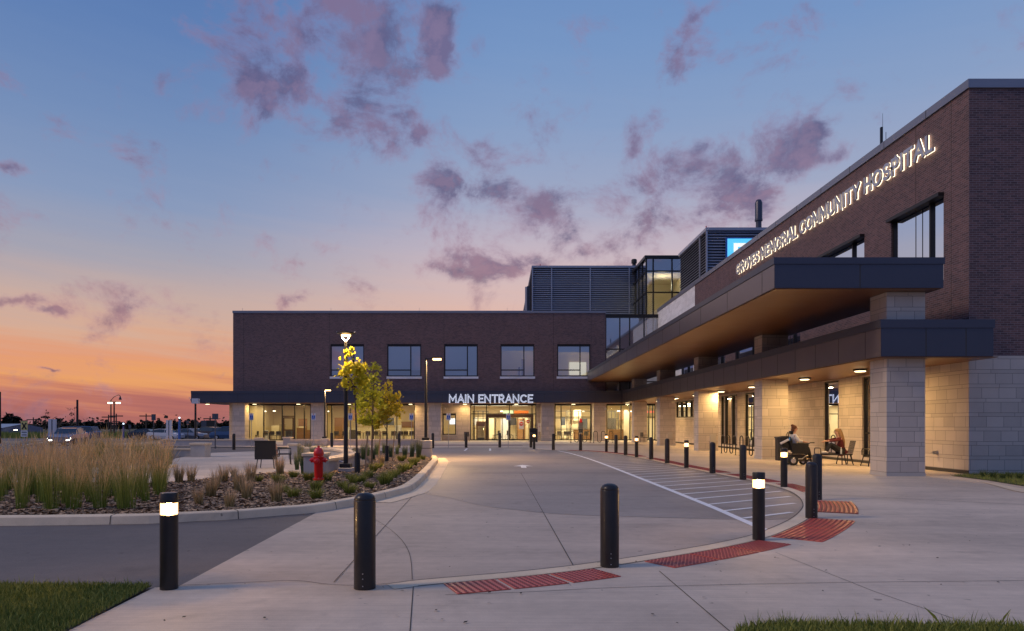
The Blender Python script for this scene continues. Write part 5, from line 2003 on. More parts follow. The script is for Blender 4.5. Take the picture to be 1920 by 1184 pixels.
def scatter(protos, spots, label, cat, group, zb=0.09, smin=0.85, smax=1.15):
    used = set()
    for i, (px, py) in enumerate(spots):
        x, y = G(px, py, zb)
        pr = protos[i % len(protos)]
        if pr.name not in used:
            o = pr
            used.add(pr.name)
        else:
            o = pr.copy()
            COL.objects.link(o)
        s = random.uniform(smin, smax)
        o.location = (x, y, zb)
        o.rotation_euler = (random.gauss(0, 0.05), random.gauss(0.03, 0.06), random.uniform(0, 6.28))
        o.scale = (s, s, s * random.uniform(0.85, 1.08))
        lb = label(i, px, py) if callable(label) else label
        tag(o, lb, cat, group)


reeds = [clump_mesh('feather_grass', 'reed', 70 + 13 * k, 1.2, 0.20 + 0.03 * k, 0.09 + 0.012 * k, 0.0068, plume=True, seed=20 + k) for k in range(6)]
sp = []
for row, (py, n) in enumerate(((955, 7), (944, 8), (933, 10), (922, 12), (914, 13), (909, 13))):
    for k in range(n):
        px = -40 + (365 / n) * (k + 0.5 + (0.35 if row % 2 else 0)) + random.uniform(-12, 12)
        lim = 318 + (955 - py) * 0.1
        if py > 940 and px > 285:
            continue
        if px < lim:
            sp.append((px, py + random.uniform(-3.5, 3.5)))
def reed_label(i, px, py):
    row = 'front row' if py > 949 else ('second row' if py > 939 else ('third row' if py > 928 else ('fourth row' if py > 918 else 'back row')))
    col = 'at the left photo edge' if px < 20 else ('below the yellow X sign' if px < 70 else ('below the banner pylon' if px < 110 else ('below the approaching car' if px < 165 else ('below the twin street lights' if px < 225 else ('below the dark parked car' if px < 275 else 'at the right end of the bed')))))
    return 'tall tan plumed grass clump in the %s, %s' % (row, col)


scatter(reeds, sp, reed_label, 'ornamental grass', 'tall feather grass clumps in the left bed', smin=0.72, smax=1.1)
# a second bed of tall grass beyond the plaza path
reeds2 = [clump_mesh('feather_grass', 'reed', 90, 1.1, 0.3, 0.14, 0.010, plume=True, seed=40 + k) for k in range(2)]
sp = [(px + random.uniform(-4, 4), 868 + random.uniform(-5, 5)) for px in range(150, 322, 15)] + [(px + random.uniform(-6, 6), 858 + random.uniform(-3, 3)) for px in range(160, 318, 20)]
def far_label(i, px, py):
    col = ('below the approaching car' if px < 175 else ('below the left street light' if px < 205 else ('below the twin street lights' if px < 235 else ('below the dark parked car' if px < 270 else ('below the white parked car' if px < 300 else 'left of the plaza pilaster')))))
    return 'tan grass clump beyond the plaza path, %s, %s' % ('farther row' if py < 863 else 'nearer row', col)


scatter(reeds2, sp, far_label, 'ornamental grass', 'tall feather grass clumps beyond the path', 0.0)
mb = MB().poly([G(*p) for p in [(-300, 882), (-100, 881), (200, 877), (300, 871), (326, 862), (318, 853), (150, 852), (-300, 860)]], 0.012)
struct(mb.build('far_bed', 'soil'))
straws = [clump_mesh('straw_grass', 'straw', 170, 0.52, 0.16, 0.09, 0.008, seed=60 + k) for k in range(3)]
sp = [(358, 904), (374, 947), (395, 932), (420, 903), (430, 953), (439, 895), (447, 922), (462, 936), (519, 941), (336, 906), (470, 905), (405, 915), (716, 872), (525, 890)]
def near_label(base):
    refs = [(317, 950, 'behind the near left lit bollard'), (360, 900, 'at the left end of the plaza edge'), (430, 955, 'nearest the kerb joint'), (430, 900, 'at the plaza edge'), (465, 925, 'in the open mulch left of the bench'), (501, 890, 'below the dark woven bench'), (530, 935, 'between bench and kerb'),
            (555, 880, 'left of the seat wall end'), (597, 935, 'in front of the red hydrant'), (600, 900, 'beside the hydrant foot'), (650, 880, 'by the tall lamp post foot'), (655, 920, 'at the kerb right of the hydrant'), (690, 915, 'along the kerb below the saplings'), (700, 880, 'under the middle sapling'), (690, 858, 'behind the saplings'), (725, 900, 'on the kerb row before the right sapling'), (730, 862, 'beside the right sapling'), (755, 880, 'on the kerb row nearing the pedestal'), (770, 858, 'left of the concrete pedestal'), (790, 865, 'at the concrete pedestal foot')]
    def f(i, px, py):
        return base + ' ' + min(refs, key=lambda r: (r[0] - px) ** 2 + ((r[1] - py) * 2) ** 2)[2]
    return f


scatter(straws, sp, near_label('wispy straw coloured grass tuft'), 'ornamental grass', 'straw coloured grass tufts in the mulch', smin=0.75, smax=1.25)
sedges = [clump_mesh('sedge_tuft', 'sedge', 220, 0.27, 0.2, 0.10, 0.008, seed=70 + k) for k in range(3)]
sp = [(484, 904), (522, 908), (550, 934), (593, 937), (592, 920), (642, 916), (662, 908), (655, 927), (692, 917), (722, 909), (737, 897), (745, 891), (755, 886), (767, 879), (775, 872), (783, 867), (793, 862), (700, 884), (710, 878), (692, 896), (752, 865), (550, 896), (580, 902), (612, 903), (676, 905), (728, 903), (762, 882), (655, 900), (530, 925)]
scatter(sedges, sp, near_label('low round olive green sedge tuft'), 'sedge', 'low green sedge tufts in the mulch', smin=0.8, smax=1.25)
blues = [clump_mesh('reed_clump', 'blue_reed', 170, 0.85, 0.14, 0.09, 0.010, seed=80 + k) for k in range(3)]
sp = [(690, 855), (706, 853), (733, 857), (759, 861), (772, 857), (785, 860), (557, 881), (566, 874), (562, 866), (720, 850), (682, 862), (668, 868), (745, 852), (790, 855), (655, 871), (570, 889), (700, 862)]
scatter(blues, sp, near_label('slender grey green grass clump'), 'ornamental grass', 'grey green grass clumps by the seat wall', smin=0.7, smax=1.1)
# reeds inside the seat wall ring
sp = [(600, 858), (590, 862), (575, 858), (611, 856)]
scatter([clump_mesh('reed_clump', 'blue_reed', 150, 0.8, 0.2, 0.12, 0.012, seed=90)], sp, 'grey green grass clump inside the ring of the curved seat wall', 'ornamental grass', 'grass clumps inside the seat wall', zb=0.01)
weeds = [clump_mesh('weed', 'weed', 60, 0.28, 0.16, 0.06, 0.012, seed=95 + k) for k in range(2)]
sp = [(1862, 897), (1880, 899), (1893, 897), (1910, 900), (1845, 895)]
scatter(weeds, sp, 'small leafy weed growing against the block wall at far right', 'weed', 'weeds against the block wall', zb=0.02)
sp = [(1475, 1180), (1530, 1183), (1640, 1181), (1700, 1186), (1795, 1182), (1860, 1184)]
scatter([clump_mesh('grass_tussock', 'lawn_blades', 50, 0.13, 0.06, 0.05, 0.004, seed=99)], sp, 'longer grass tussock sticking out of the near right verge', 'grass tussock', 'tussocks in the near verge', zb=0.02)


# ------------------------------------------------------------------ young trees with leaves
def sapling(loc, h, crown, leafmat, nleaf, label, trunk_r=0.035, lean=(0, 0), guard=True, stake=True, leaf=0.075, seed=1, name='maple_tree'):
    """crown: list of ellipsoids (dx, dy, z, rx, rz)"""
    rnd = random.Random(seed)
    t = empty(name, loc)
    tag(t, label, 'tree')
    mb = MB()
    tp = [(0, 0, 0), (lean[0] * .2, lean[1] * .2, h * .35), (lean[0] * .5, lean[1] * .5, h * .65), (lean[0], lean[1], h * 0.97)]
    mb.tube(tp, [trunk_r, trunk_r * .8, trunk_r * .5, trunk_r * .15], 8)
    twigs = []
    for (dx, dy, z, rx, rz) in crown:
        z0 = max(h * 0.25, z - rz * 1.3)
        k = z0 / h
        st = Vector((lean[0] * k, lean[1] * k, z0))
        en = Vector((dx, dy, z + rz * 0.6))
        md = st.lerp(en, 0.5) + Vector((rnd.uniform(-.05, .05), rnd.uniform(-.05, .05), 0.08))
        mb.tube([st, md, en], [trunk_r * .45, trunk_r * .3, trunk_r * .1], 6)
        for _ in range(7):
            a = rnd.uniform(0, 6.28)
            q = st.lerp(en, rnd.uniform(0.3, 1))
            e = q + Vector((math.cos(a) * rx * .8, math.sin(a) * rx * .8, rnd.uniform(0.0, rz * .7)))
            mb.tube([q, q.lerp(e, .5) + Vector((0, 0, -.03)), e], [trunk_r * .18, trunk_r * .12, 0.003], 4)
    mb.build('trunk', 'bark', t, smooth=True)
    mb = MB()
    tot = sum(c[3] ** 2 * c[4] for c in crown)
    for (dx, dy, z, rx, rz) in crown:
        n = int(nleaf * rx * rx * rz / tot)
        nc = max(4, n // 9)
        cl = []
        for _ in range(nc):
            v = Vector((rnd.gauss(0, 1), rnd.gauss(0, 1), rnd.gauss(0, 1))).normalized() * (rnd.random() ** 0.45)
            cl.append((v, rnd.uniform(0.06, 0.13)))
        for i in range(n):
            v, cr = cl[rnd.randrange(nc)]
            c = Vector((dx + v.x * rx + rnd.gauss(0, cr * .8), dy + v.y * rx + rnd.gauss(0, cr * .8), z + v.z * rz + rnd.gauss(0, cr * .7)))
            s = leaf * rnd.uniform(0.6, 1.15)
            rot = Matrix.Rotation(rnd.uniform(0, 6.28), 3, 'Z') @ Matrix.Rotation(rnd.gauss(0.9, 0.5), 3, 'X') @ Matrix.Rotation(rnd.uniform(-.6, .6), 3, 'Y')
            shape = [(0, -.55), (.42, -.42), (.28, -.1), (.55, .12), (.2, .16), (0, .55), (-.2, .16), (-.55, .12), (-.28, -.1), (-.42, -.42)]
            mb.q([c + rot @ Vector((a * s, b * s, 0.12 * s * abs(a))) for a, b in shape])
    mb.build('crown', leafmat, t)
    if guard:
        MB().lathe([(trunk_r + 0.05, 0.0), (trunk_r + 0.05, 0.62), (trunk_r + 0.04, 0.621), (trunk_r + .035, 0.0)], n=14).build('trunk_guard', 'black_matte', t, smooth=True)
    if stake:
        tag(MB().box(-0.02, 0.02, -0.02, 0.02, 0, 1.25, Matrix.Rotation(R(4), 3, 'Y')).build('tree_stake', 'stake_wood', loc=None), label.split(' with ')[0].split(' behind')[0].replace('sapling', 'sapling') and 'wooden stake beside the ' + label[:60].rsplit(' ', 1)[0], 'tree stake').location = (loc[0] + 0.3, loc[1] - 0.1, loc[2])
    return t


x, y = G(670, 887, 0.09)
m1 = y / F
def crel(px, py, rx, ry, X, Y):
    return (PX(px, Y) - X, random.uniform(-.25, .25), PZ(py, Y) - 0.09, rx * Y / F, ry * Y / F)


sapling((x, y, 0.09), PZ(660, y), [crel(656, 664, 8, 10, x, y), crel(652, 690, 14, 12, x, y), crel(674, 690, 12, 10, x, y), crel(645, 708, 8, 18, x, y), crel(676, 705, 14, 16, x, y), crel(652, 722, 9, 8, x, y), crel(668, 730, 6, 14, x, y)],
        'leaf_yellow', 800, 'yellow leaved maple sapling nearest the tall lamp post', lean=(-0.15, 0), seed=3, stake=True, leaf=0.115)
x, y = G(697, 872, 0.09)
sapling((x, y, 0.09), PZ(675, y), [crel(702, 690, 9, 16, x, y), crel(698, 712, 12, 12, x, y), crel(690, 735, 16, 16, x, y), crel(682, 755, 14, 16, x, y), crel(705, 745, 14, 20, x, y), crel(688, 785, 18, 16, x, y), crel(674, 770, 8, 20, x, y)],
        'leaf_green', 1250, 'middle green and yellow maple sapling of the three', lean=(0.1, 0), seed=4, leaf=0.115, guard=False)
x, y = G(725, 865, 0.09)
sapling((x, y, 0.09), PZ(712, y), [crel(726, 724, 9, 12, x, y), crel(736, 742, 14, 12, x, y), crel(715, 752, 14, 16, x, y), crel(740, 768, 18, 14, x, y), crel(720, 775, 20, 18, x, y), crel(705, 790, 14, 14, x, y), crel(745, 750, 8, 14, x, y)],
        'leaf_orange', 1450, 'right orange tinged maple sapling beside the pedestal lamp', lean=(0.05, 0), seed=5, leaf=0.115)
# far saplings by the road
x, y = G(85, 826)
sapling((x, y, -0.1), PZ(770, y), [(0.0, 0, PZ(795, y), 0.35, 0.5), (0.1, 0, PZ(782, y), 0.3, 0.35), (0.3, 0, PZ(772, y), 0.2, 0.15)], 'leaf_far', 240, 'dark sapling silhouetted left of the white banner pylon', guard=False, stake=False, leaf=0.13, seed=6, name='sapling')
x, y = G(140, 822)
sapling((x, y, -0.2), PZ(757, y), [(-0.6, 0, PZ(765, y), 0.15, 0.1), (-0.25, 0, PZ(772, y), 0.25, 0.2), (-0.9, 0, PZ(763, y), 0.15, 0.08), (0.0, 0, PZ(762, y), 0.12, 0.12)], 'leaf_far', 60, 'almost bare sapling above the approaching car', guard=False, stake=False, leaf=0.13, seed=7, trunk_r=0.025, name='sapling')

# ------------------------------------------------------------------ distant trees and fields
def far_tree(px, pytop, w, Y, seed, label):
    rnd = random.Random(seed)
    x = PX(px, Y)
    top = PZ(pytop, Y)
    t = empty('broadleaf_tree', (x, Y, -0.62))
    tag(t, label, 'tree', 'dark trees along the horizon')
    H_ = top + 0.62
    r = w * Y / F / 2
    MB().tube([(0, 0, 0), (0.1, 0, H_ * .5), (0, 0, H_ * .8)], [r * .09, r * .06, r * .02], 6).build('trunk', 'bark', t)
    mb = MB()
    for _ in range(420):
        v = Vector((rnd.gauss(0, 1), rnd.gauss(0, 1), rnd.gauss(0, 1))).normalized() * rnd.random() ** 0.4
        lump = 0.85 + 0.25 * math.sin(v.x * 5 + seed) * math.cos(v.z * 4 + seed)
        c = Vector((v.x * r * lump, v.y * r * lump, H_ * 0.58 + v.z * H_ * 0.40 * lump))
        s = r * rnd.uniform(0.10, 0.2)
        rot = Matrix.Rotation(rnd.uniform(0, 6.28), 3, 'Z') @ Matrix.Rotation(rnd.uniform(0, 3.1), 3, 'X')
        mb.q([c + rot @ Vector(q) * s for q in ((-1, -.6, 0), (.9, -.8, .2), (1, .7, 0), (-.2, 1, .2), (-1, .4, 0))])
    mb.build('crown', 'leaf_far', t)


ft = [(20, 774, 34, 180, 'big rounded tree behind the barn at the far left'), (122, 790, 14, 190, 'small pointed tree between the sapling and the bare tree'), (168, 788, 17, 200, 'rounded tree right of the approaching car'), (186, 793, 16, 205, 'low tree next to the rounded one by the road'), (200, 789, 20, 210, 'wide tree below the street light arm'), (226, 789, 15, 200, 'tree just right of the twin street lights'),
      (243, 788, 18, 200, 'dark dense tree left of the utility pole'), (262, 792, 15, 210, 'lower tree behind the utility pole'), (278, 787, 22, 200, 'tree in front of the tall utility pole'), (298, 784, 14, 190, 'upright tree right of the dark sign back'), (330, 792, 16, 210, 'low tree behind the blue pole'), (364, 786, 14, 190, 'upright tree left of the dark billboard'), (425, 788, 18, 190, 'tree under the canopy overhang left of the corner column')]
for i, (px, py, w, Y, lb) in enumerate(ft):
    far_tree(px, py, w, Y, i + 3, 'dark ' + lb if not lb.startswith('dark') else lb)
mb = MB()
rnd = random.Random(5)
for _ in range(9000):
    x = rnd.uniform(-330, 40)
    y = 330 + rnd.uniform(0, 40)
    z = -0.6 + abs(rnd.gauss(0, 1)) * 2.2 * (0.7 + 0.5 * math.sin(x * 0.11) * math.sin(x * 0.031 + 1))
    s = rnd.uniform(0.4, 0.9)
    rot = Matrix.Rotation(rnd.uniform(0, 6.28), 3, 'Z') @ Matrix.Rotation(rnd.uniform(0, 3.1), 3, 'X')
    c = Vector((x, y, z))
    mb.q([c + rot @ Vector(q) * s for q in ((-1, -.6, 0), (.9, -.8, .2), (1, .7, 0), (-.2, 1, .2), (-1, .4, 0))])
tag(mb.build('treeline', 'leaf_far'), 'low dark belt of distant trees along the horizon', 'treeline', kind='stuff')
mb = MB()
for _ in range(9000):
    x = rnd.uniform(-90, -24)
    y = rnd.uniform(100, 128)
    z = -0.6
    h = rnd.uniform(0.5, 1.2)
    w = rnd.uniform(0.05, 0.12)
    mb.q([(x - w, y, z), (x + w, y, z), (x + rnd.uniform(-.2, .2), y, z + h)])
tag(mb.build('rough_grass', 'lawn_blades'), 'rough field grass beyond the parked cars', 'grass', kind='stuff')

# barn
Y = 150
t = empty('barn', (PX(18, Y), Y, -0.62))
tag(t, 'grey blue metal barn under the big tree at far left', 'barn')
x0, x1 = PX(-30, Y), PX(40, Y)
ze, zr = PZ(802.5, Y), PZ(795, Y)
mb = MB()
mb.q([(x0, Y, -.6), (x1 - 4, Y, -.6), (x1 - 4, Y, ze), (x0, Y, ze)])
mb.q([(x1 - 4, Y, -.6), (x1, Y + 7, -.6), (x1, Y + 7, ze), (x1 - 2, Y + 3.5, zr), (x1 - 4, Y, ze)])
mb.build('wall', 'barn_metal', t, world=True)
mb = MB()
mb.q([(x0, Y - .1, ze), (x1 - 3.9, Y - .1, ze), (x1 - 1.9, Y + 3.5, zr), (x0, Y + 3.5, zr)])
mb.build('roof', 'car_silver', t, world=True)
MB().lathe([(0.35, 0), (0.3, .2)], PX(31, Y), Y - 0.3, PZ(807.5, Y), 8).build('yard_light', 'street_far', t, world=True)
# billboard
Y = 120
t = empty('billboard', (PX(391, Y), Y, -0.62))
tag(t, 'dark billboard back standing beyond the parked cars', 'billboard')
MB().box(PX(387, Y), PX(405, Y), Y, Y + 0.3, PZ(801, Y), PZ(788.5, Y)).build('board', 'black_matte', t, world=True)
MB().box(PX(377, Y), PX(387, Y) - .01, Y + .05, Y + 0.3, PZ(801, Y), PZ(789, Y)).build('side_board', 'sign_back', t, world=True)
mb = MB()
for px in (380, 391, 402):
    mb.tube([(PX(px, Y), Y + .2, -.62), (PX(px, Y), Y + .2, PZ(795, Y))], 0.12, 6)
mb.build('leg', 'post_metal', t, world=True)


def pole(name, px, py0, py1, r, mat, label, cat, group=None, extra=None, Y=None):
    if Y is None:
        x, Y = G(px, py1)
    x = PX(px, Y)
    zb = PZ(py1, Y)
    t = empty(name, (x, Y, zb))
    tag(t, label, cat, group)
    MB().tube([(0, 0, 0), (0, 0, PZ(py0, Y) - zb)], [r, r * .8], 10).build('pole', mat, t, smooth=True)
    if extra:
        extra(t, PZ(py0, Y) - zb, Y / F)
    return t


def utility(t, h, m):
    MB().box(-1.6, 1.6, -.1, .1, h - 0.7, h - 0.45).build('crossarm', 'bark', t)
    MB().box(-.9, .9, -.1, .1, h - 2.0, h - 1.8).build('crossarm', 'bark', t)


for px, top, lb in ((274, 776, 'tall utility pole with two crossarms above the dark trees'), (218, 776, 'utility pole just right of the twin street lights'), (203.5, 778, 'utility pole left of the arm street light'), (62.5, 783, 'thin utility pole right of the yellow X sign'), (110.5, 790, 'short distant utility pole right of the banner pylon'), (394, 781, 'utility pole above the dark billboard')):
    pole('utility_pole', px, top, 806, 0.16, 'bark', lb, 'utility pole', 'utility poles in the distance', utility, Y=170)


def arm_light(t, h, m):
    MB().tube([(0, 0, h), (0.5, 0, h + .55), (1.2, 0, h + .85), (1.45, 0, h + .7)], 0.05, 6).build('arm', 'post_metal', t)
    MB().lathe([(0.05, 0), (0.1, -.2), (0.22, -.5), (0.18, -.62)][::-1], 1.45, 0, h + .7, 10).build('lamp_head', 'post_metal', t)


def twin_light(t, h, m):
    MB().box(-0.8, 0.8, -.05, .05, h - .1, h).build('crossbar', 'post_metal', t)
    MB().box(-0.9, -0.35, -.15, .15, h - .3, h - .101).build('lamp', 'street_far', t)
    MB().box(0.35, 0.9, -.15, .15, h - .3, h - .101).build('lamp', 'street_far', t)


pole('street_light', 208, 751, 812, 0.11, 'post_metal', 'unlit street light with curved arm and bell head', 'street light', 'street lights by the road', arm_light, Y=110)
pole('street_light', 214, 753.5, 812, 0.12, 'post_metal', 'street light with two glowing lamps on one crossbar', 'street light', 'street lights by the road', twin_light, Y=108)
pole('street_light', 145, 750, 812, 0.16, 'post_metal', 'tall bare street light pole rising behind the approaching car', 'street light', 'street lights by the road', None, Y=95)
pole('street_light', 0.5, 735, 832, 0.07, 'post_metal', 'dark pole cut by the left edge of the photo', 'street light', 'street lights by the road', None)
pole('camera_pole', 366.5, 755, 822, 0.1, 'post_metal', 'dark camera pole in front of the canopy overhang end', 'camera pole', None, lambda t, h, m: MB().box(-0.25, 0.3, -.2, .2, h - .1, h + .35).build('camera_head', 'banner_white', t), Y=62)


def back_sign(px, top, bot, w, base, label, Y=None):
    def ex(t, h, m):
        MB().box(-w / 2, w / 2, -.02, .02, h - (bot - top) * m, h).build('board', 'sign_back', t)
    pole('road_sign', px, top, base, 0.04, 'sign_back', label, 'road sign', 'signs seen from behind in the lot', ex, Y)


back_sign(288, 777, 788.5, 0.42, 826, 'grey road sign back above the pale car')
back_sign(403.5, 776, 787, 0.40, 843, 'grey road sign back under the canopy overhang', 47)
back_sign(352, 789, 795, 0.25, 822, 'small narrow sign back among the parked cars', 70)
back_sign(370, 791, 797, 0.25, 820, 'small narrow sign back right of the silver car', 72)
back_sign(243.5, 797, 804, 0.25, 822, 'small pale sign left of the dark parked car', 70)

# yellow X sign
x, y = G(45.5, 832)
t = empty('railway_sign', (x, y, -0.1))
tag(t, 'yellow sign with black X and a smaller plate below', 'road sign')
m = y / F
MB().tube([(0, 0.03, 0), (0, 0.03, PZ(788, y))], 0.03, 6).build('post', 'steel', t)
MB().box(-6.2 * m, 6.2 * m, -.02, .02, PZ(804.5, y), PZ(786.5, y)).build('board', 'sign_yellow', t)
MB().box(-6.2 * m, 6.2 * m, -.02, .02, PZ(817, y), PZ(805.2, y)).build('plate', 'sign_white', t)
mb = MB()
zc = (PZ(803, y) + PZ(791, y)) / 2
for a in (33, -33):
    mb.box(-0.055, 0.055, -0.034, -0.0201 - (0.004 if a > 0 else 0), zc - 0.32, zc + 0.32, Matrix.Rotation(R(a), 3, 'Y'))
mb.box(-6.2 * m, 6.2 * m, -0.03, -0.0201, PZ(787.6, y), PZ(786.5, y))
mb.build('cross_mark', 'black_matte', t)
mb = MB()
for r_ in (807.5, 812.5):
    for k in range(5):
        xx = (-4.4 + k * 1.9) * m
        mb.box(xx, xx + 1.3 * m, -0.03, -0.0201, PZ(r_ + 2.2, y), PZ(r_, y))
mb.build('small_writing', 'sign_back', t)


def pylon(px0, px1, top, base, label):
    xm, y = G((px0 + px1) / 2, base)
    w = (px1 - px0) * y / F
    h = PZ(top, y)
    t = empty('banner_pylon', (xm, y, 0))
    tag(t, label, 'banner pylon', 'white banner pylons in the lot')
    MB().box(-w / 2, -w * 0.08, -.08, .08, 0.15, h).build('panel', 'banner_white', t)
    MB().box(w * 0.08, w / 2, -.08, .08, 0.15, h * .99).build('panel', 'banner_white', t)
    MB().box(-w * .075, w * .075, -.05, .05, 0.0, h * .97).build('core', 'sign_back', t)
    MB().box(-w / 2, w / 2, -.1, .1, 0.0, 0.149).build('base', 'black_matte', t)


pylon(91.5, 105.5, 786, 832, 'white banner pylon left of the approaching car headlights')
pylon(312, 322.5, 788, 828, 'pale banner pylon left of the blue pole')


def bluecap(t, h, m):
    MB().lathe([(0.13, h), (0.13, h + 0.12), (0.05, h + 0.16)], n=12).build('cap', 'black_matte', t)
    MB().lathe([(0.07, h + 0.161), (0.07, h + 0.26), (0.02, h + 0.3)], n=10).build('beacon', 'beacon_white', t)


pole('emergency_pole', 336.5, 788, 827, 0.13, 'pole_blue', 'bright blue emergency call pole with white beacon before the silver car', 'emergency pole', 'blue emergency call poles', bluecap)
pole('emergency_pole', 231.5, 799, 826, 0.09, 'pole_blue', 'smaller blue emergency call pole left of the dark parked car', 'emergency pole', 'blue emergency call poles', bluecap)


# ------------------------------------------------------------------ cars
def car(prof, L, W, mat, label, loc, rz, name='parked_car', lights=None, group='cars parked beyond the plaza'):
    """prof: list of (x/L, z_bottom, z_belt, z_roof) front (+x) .. rear, all metres"""
    t = empty(name, loc, rz)
    tag(t, label, 'car', group)
    mb = MB()
    secs = []
    for (u, zb, zs, zr) in prof:
        k = 1 - 0.10 * abs(2 * u - 1) ** 4
        hw = W / 2 * k
        x = L * (0.5 - u)
        secs.append([(x, -hw * .93, zb), (x, -hw, (zb + zs) / 2), (x, -hw * .97, zs), (x, -hw * .86, zs + 0.03), (x, hw * .86, zs + 0.03), (x, hw * .97, zs), (x, hw, (zb + zs) / 2), (x, hw * .93, zb)])
    for a, b in zip(secs, secs[1:]):
        for i in range(8):
            j = (i + 1) % 8
            mb.q([a[i], a[j], b[j], b[i]])
    mb.q(secs[0][::-1])
    mb.q(secs[-1])
    mb.build('body', mat, t, smooth=True)
    gsec = [s for s in prof if s[3] > 0]
    mb = MB()
    rf = MB()
    S2 = []
    for (u, zb, zs, zr) in gsec:
        hw = W / 2
        x = L * (0.5 - u)
        S2.append(([(x, -hw * .90, zs), (x, -hw * .76, zr)], [(x, hw * .76, zr), (x, hw * .90, zs)], zr))
    for a, b in zip(S2, S2[1:]):
        mb.q([a[0][0], b[0][0], b[0][1], a[0][1]])
        mb.q([a[1][1], a[1][0], b[1][0], b[1][1]])
        steep = abs(a[2] - b[2]) > 0.22
        (mb if steep else rf).q([a[0][1], b[0][1], b[1][0], a[1][0]])
    mb.q([S2[-1][0][0], S2[-1][1][1], S2[-1][1][0], S2[-1][0][1]])
    mb.build('window_glass', 'car_glass', t)
    for a, b in zip(S2, S2[1:]):
        if abs(a[2] - b[2]) <= 0.22:
            for y0 in (0, 1):
                p, q = a[0][1] if y0 == 0 else a[1][0], b[0][1] if y0 == 0 else b[1][0]
                rf.tube([p, q], 0.035, 5)
    for k in (0.35, 0.62):
        i = max(0, min(len(S2) - 1, int(k * len(S2))))
        for c in (S2[i][0], S2[i][1][::-1]):
            rf.tube([c[0], c[1]], 0.03, 5)
    rf.build('roof', mat, t)
    for fx in (0.30 * L, -0.30 * L):
        for s in (-1, 1):
            w = MB().lathe([(0.2, -0.1), (0.31, -0.1), (0.32, -0.07), (0.32, 0.07), (0.31, 0.1), (0.2, 0.1)], fx, s * (W / 2 - 0.08), 0.32, 20, 'y').build('wheel', 'rubber', t, smooth=True)
            MB().lathe([(0.19, -0.112), (0.2, -0.101), (0.2, 0.101), (0.19, 0.112)], fx, s * (W / 2 - 0.08), 0.32, 14, 'y').build('rim', 'chrome', w)
    for s in (-1, 1):
        MB().box(L / 2 - 0.12, L / 2 - 0.005, s * W * .36 - 0.16, s * W * .36 + 0.16, prof[0][2] - 0.18, prof[0][2] - 0.04).build('headlight', 'headlight' if lights else 'chrome', t)
        MB().box(-L / 2 + 0.0, -L / 2 + 0.1, s * W * .38 - 0.1, s * W * .38 + 0.1, prof[-1][2] - 0.25, prof[-1][2] - 0.05).build('tail_light', 'sign_red', t)
        if lights:
            MB().box(L / 2 - 0.10, L / 2 + 0.005, s * W * .34 - 0.12, s * W * .34 + 0.12, prof[0][1] + 0.12, prof[0][1] + 0.2).build('fog_light', 'headlight', t)
    return t


SEDAN = [(0, .3, .68, 0), (.04, .22, .78, 0), (.26, .2, .92, 0), (.28, .2, .93, .94), (.42, .2, .94, 1.38), (.62, .2, .95, 1.42), (.78, .2, .97, 1.3), (.93, .22, 1.0, 1.02), (.97, .24, .98, 0), (1, .32, .9, 0)]
VAN = [(0, .32, .8, 0), (.04, .25, .95, 0), (.17, .22, 1.06, 0), (.18, .22, 1.07, 1.08), (.32, .22, 1.08, 1.68), (.6, .22, 1.1, 1.74), (.92, .22, 1.1, 1.70), (.98, .24, 1.1, 1.14), (1, .32, 1.0, 0)]
SUV = [(0, .35, .85, 0), (.04, .28, .98, 0), (.22, .26, 1.05, 0), (.24, .26, 1.06, 1.07), (.36, .26, 1.07, 1.6), (.6, .26, 1.08, 1.66), (.88, .26, 1.08, 1.58), (.97, .28, 1.08, 1.1), (1, .35, .95, 0)]
def lot(px, Y):
    return (PX(px, Y), Y, lotz(0, Y))


car(VAN, 4.9, 1.85, 'car_blue', 'blue and silver minivan parked left of the corner column', lot(432, 92), R(180), 'minivan')
car(SUV, 4.5, 1.8, 'car_black', 'black car parked between the silver hatchback and the minivan', lot(390, 98), R(155))
car(SEDAN, 4.4, 1.75, 'car_silver', 'silver grey hatchback parked right of the blue pole', lot(355, 92), R(0))
car(SEDAN, 4.3, 1.75, 'car_white', 'white car nose showing behind the silver hatchback', lot(368, 99), R(-15))
car(SEDAN, 4.4, 1.75, 'car_white', 'white car half hidden behind the pale banner pylon', lot(311, 90), R(-10))
car(SEDAN, 4.4, 1.75, 'car_black', 'dark blue car parked behind the tall grass', lot(276, 92), R(5))
car(SEDAN, 4.4, 1.8, 'car_silver', 'approaching silver car with all four front lamps on', (PX(122, 57), 57.5, lotz(0, 57)), R(-76), 'moving_car', True, None)
car(VAN, 6.0, 2.0, 'car_blue', 'blue van standing behind the approaching car', lot(140, 90), R(180), 'minivan')


# ------------------------------------------------------------------ site furniture
def wave_rack(loops, pitch, h):
    t = empty('bike_rack')
    pts = []
    r = pitch / 2
    x = 0.0
    top, bot = h - r, 0.22
    pts.append((0, 0, 0))
    for i in range(loops):
        pts.append((x, 0, top))
        for k in range(1, 6):
            a = math.pi - k * math.pi / 6
            pts.append((x + r + r * math.cos(a), 0, top + r * math.sin(a)))
        x += pitch
        pts.append((x, 0, top))
        if i < loops - 1:
            pts.append((x, 0, bot))
            for k in range(1, 6):
                a = math.pi + k * math.pi / 6
                pts.append((x + r + r * math.cos(a), 0, bot + r * math.sin(a)))
            x += pitch
            pts.append((x, 0, bot))
    pts.append((x, 0, 0))
    MB().tube(pts, 0.026, 8).build('wave_tube', 'black_paint', t, smooth=True)
    mb = MB()
    for xx in (0, x):
        mb.lathe([(0.07, 0), (0.07, 0.012)], xx, 0, 0, 10)
    mb.build('foot_plate', 'black_paint', t)
    return t


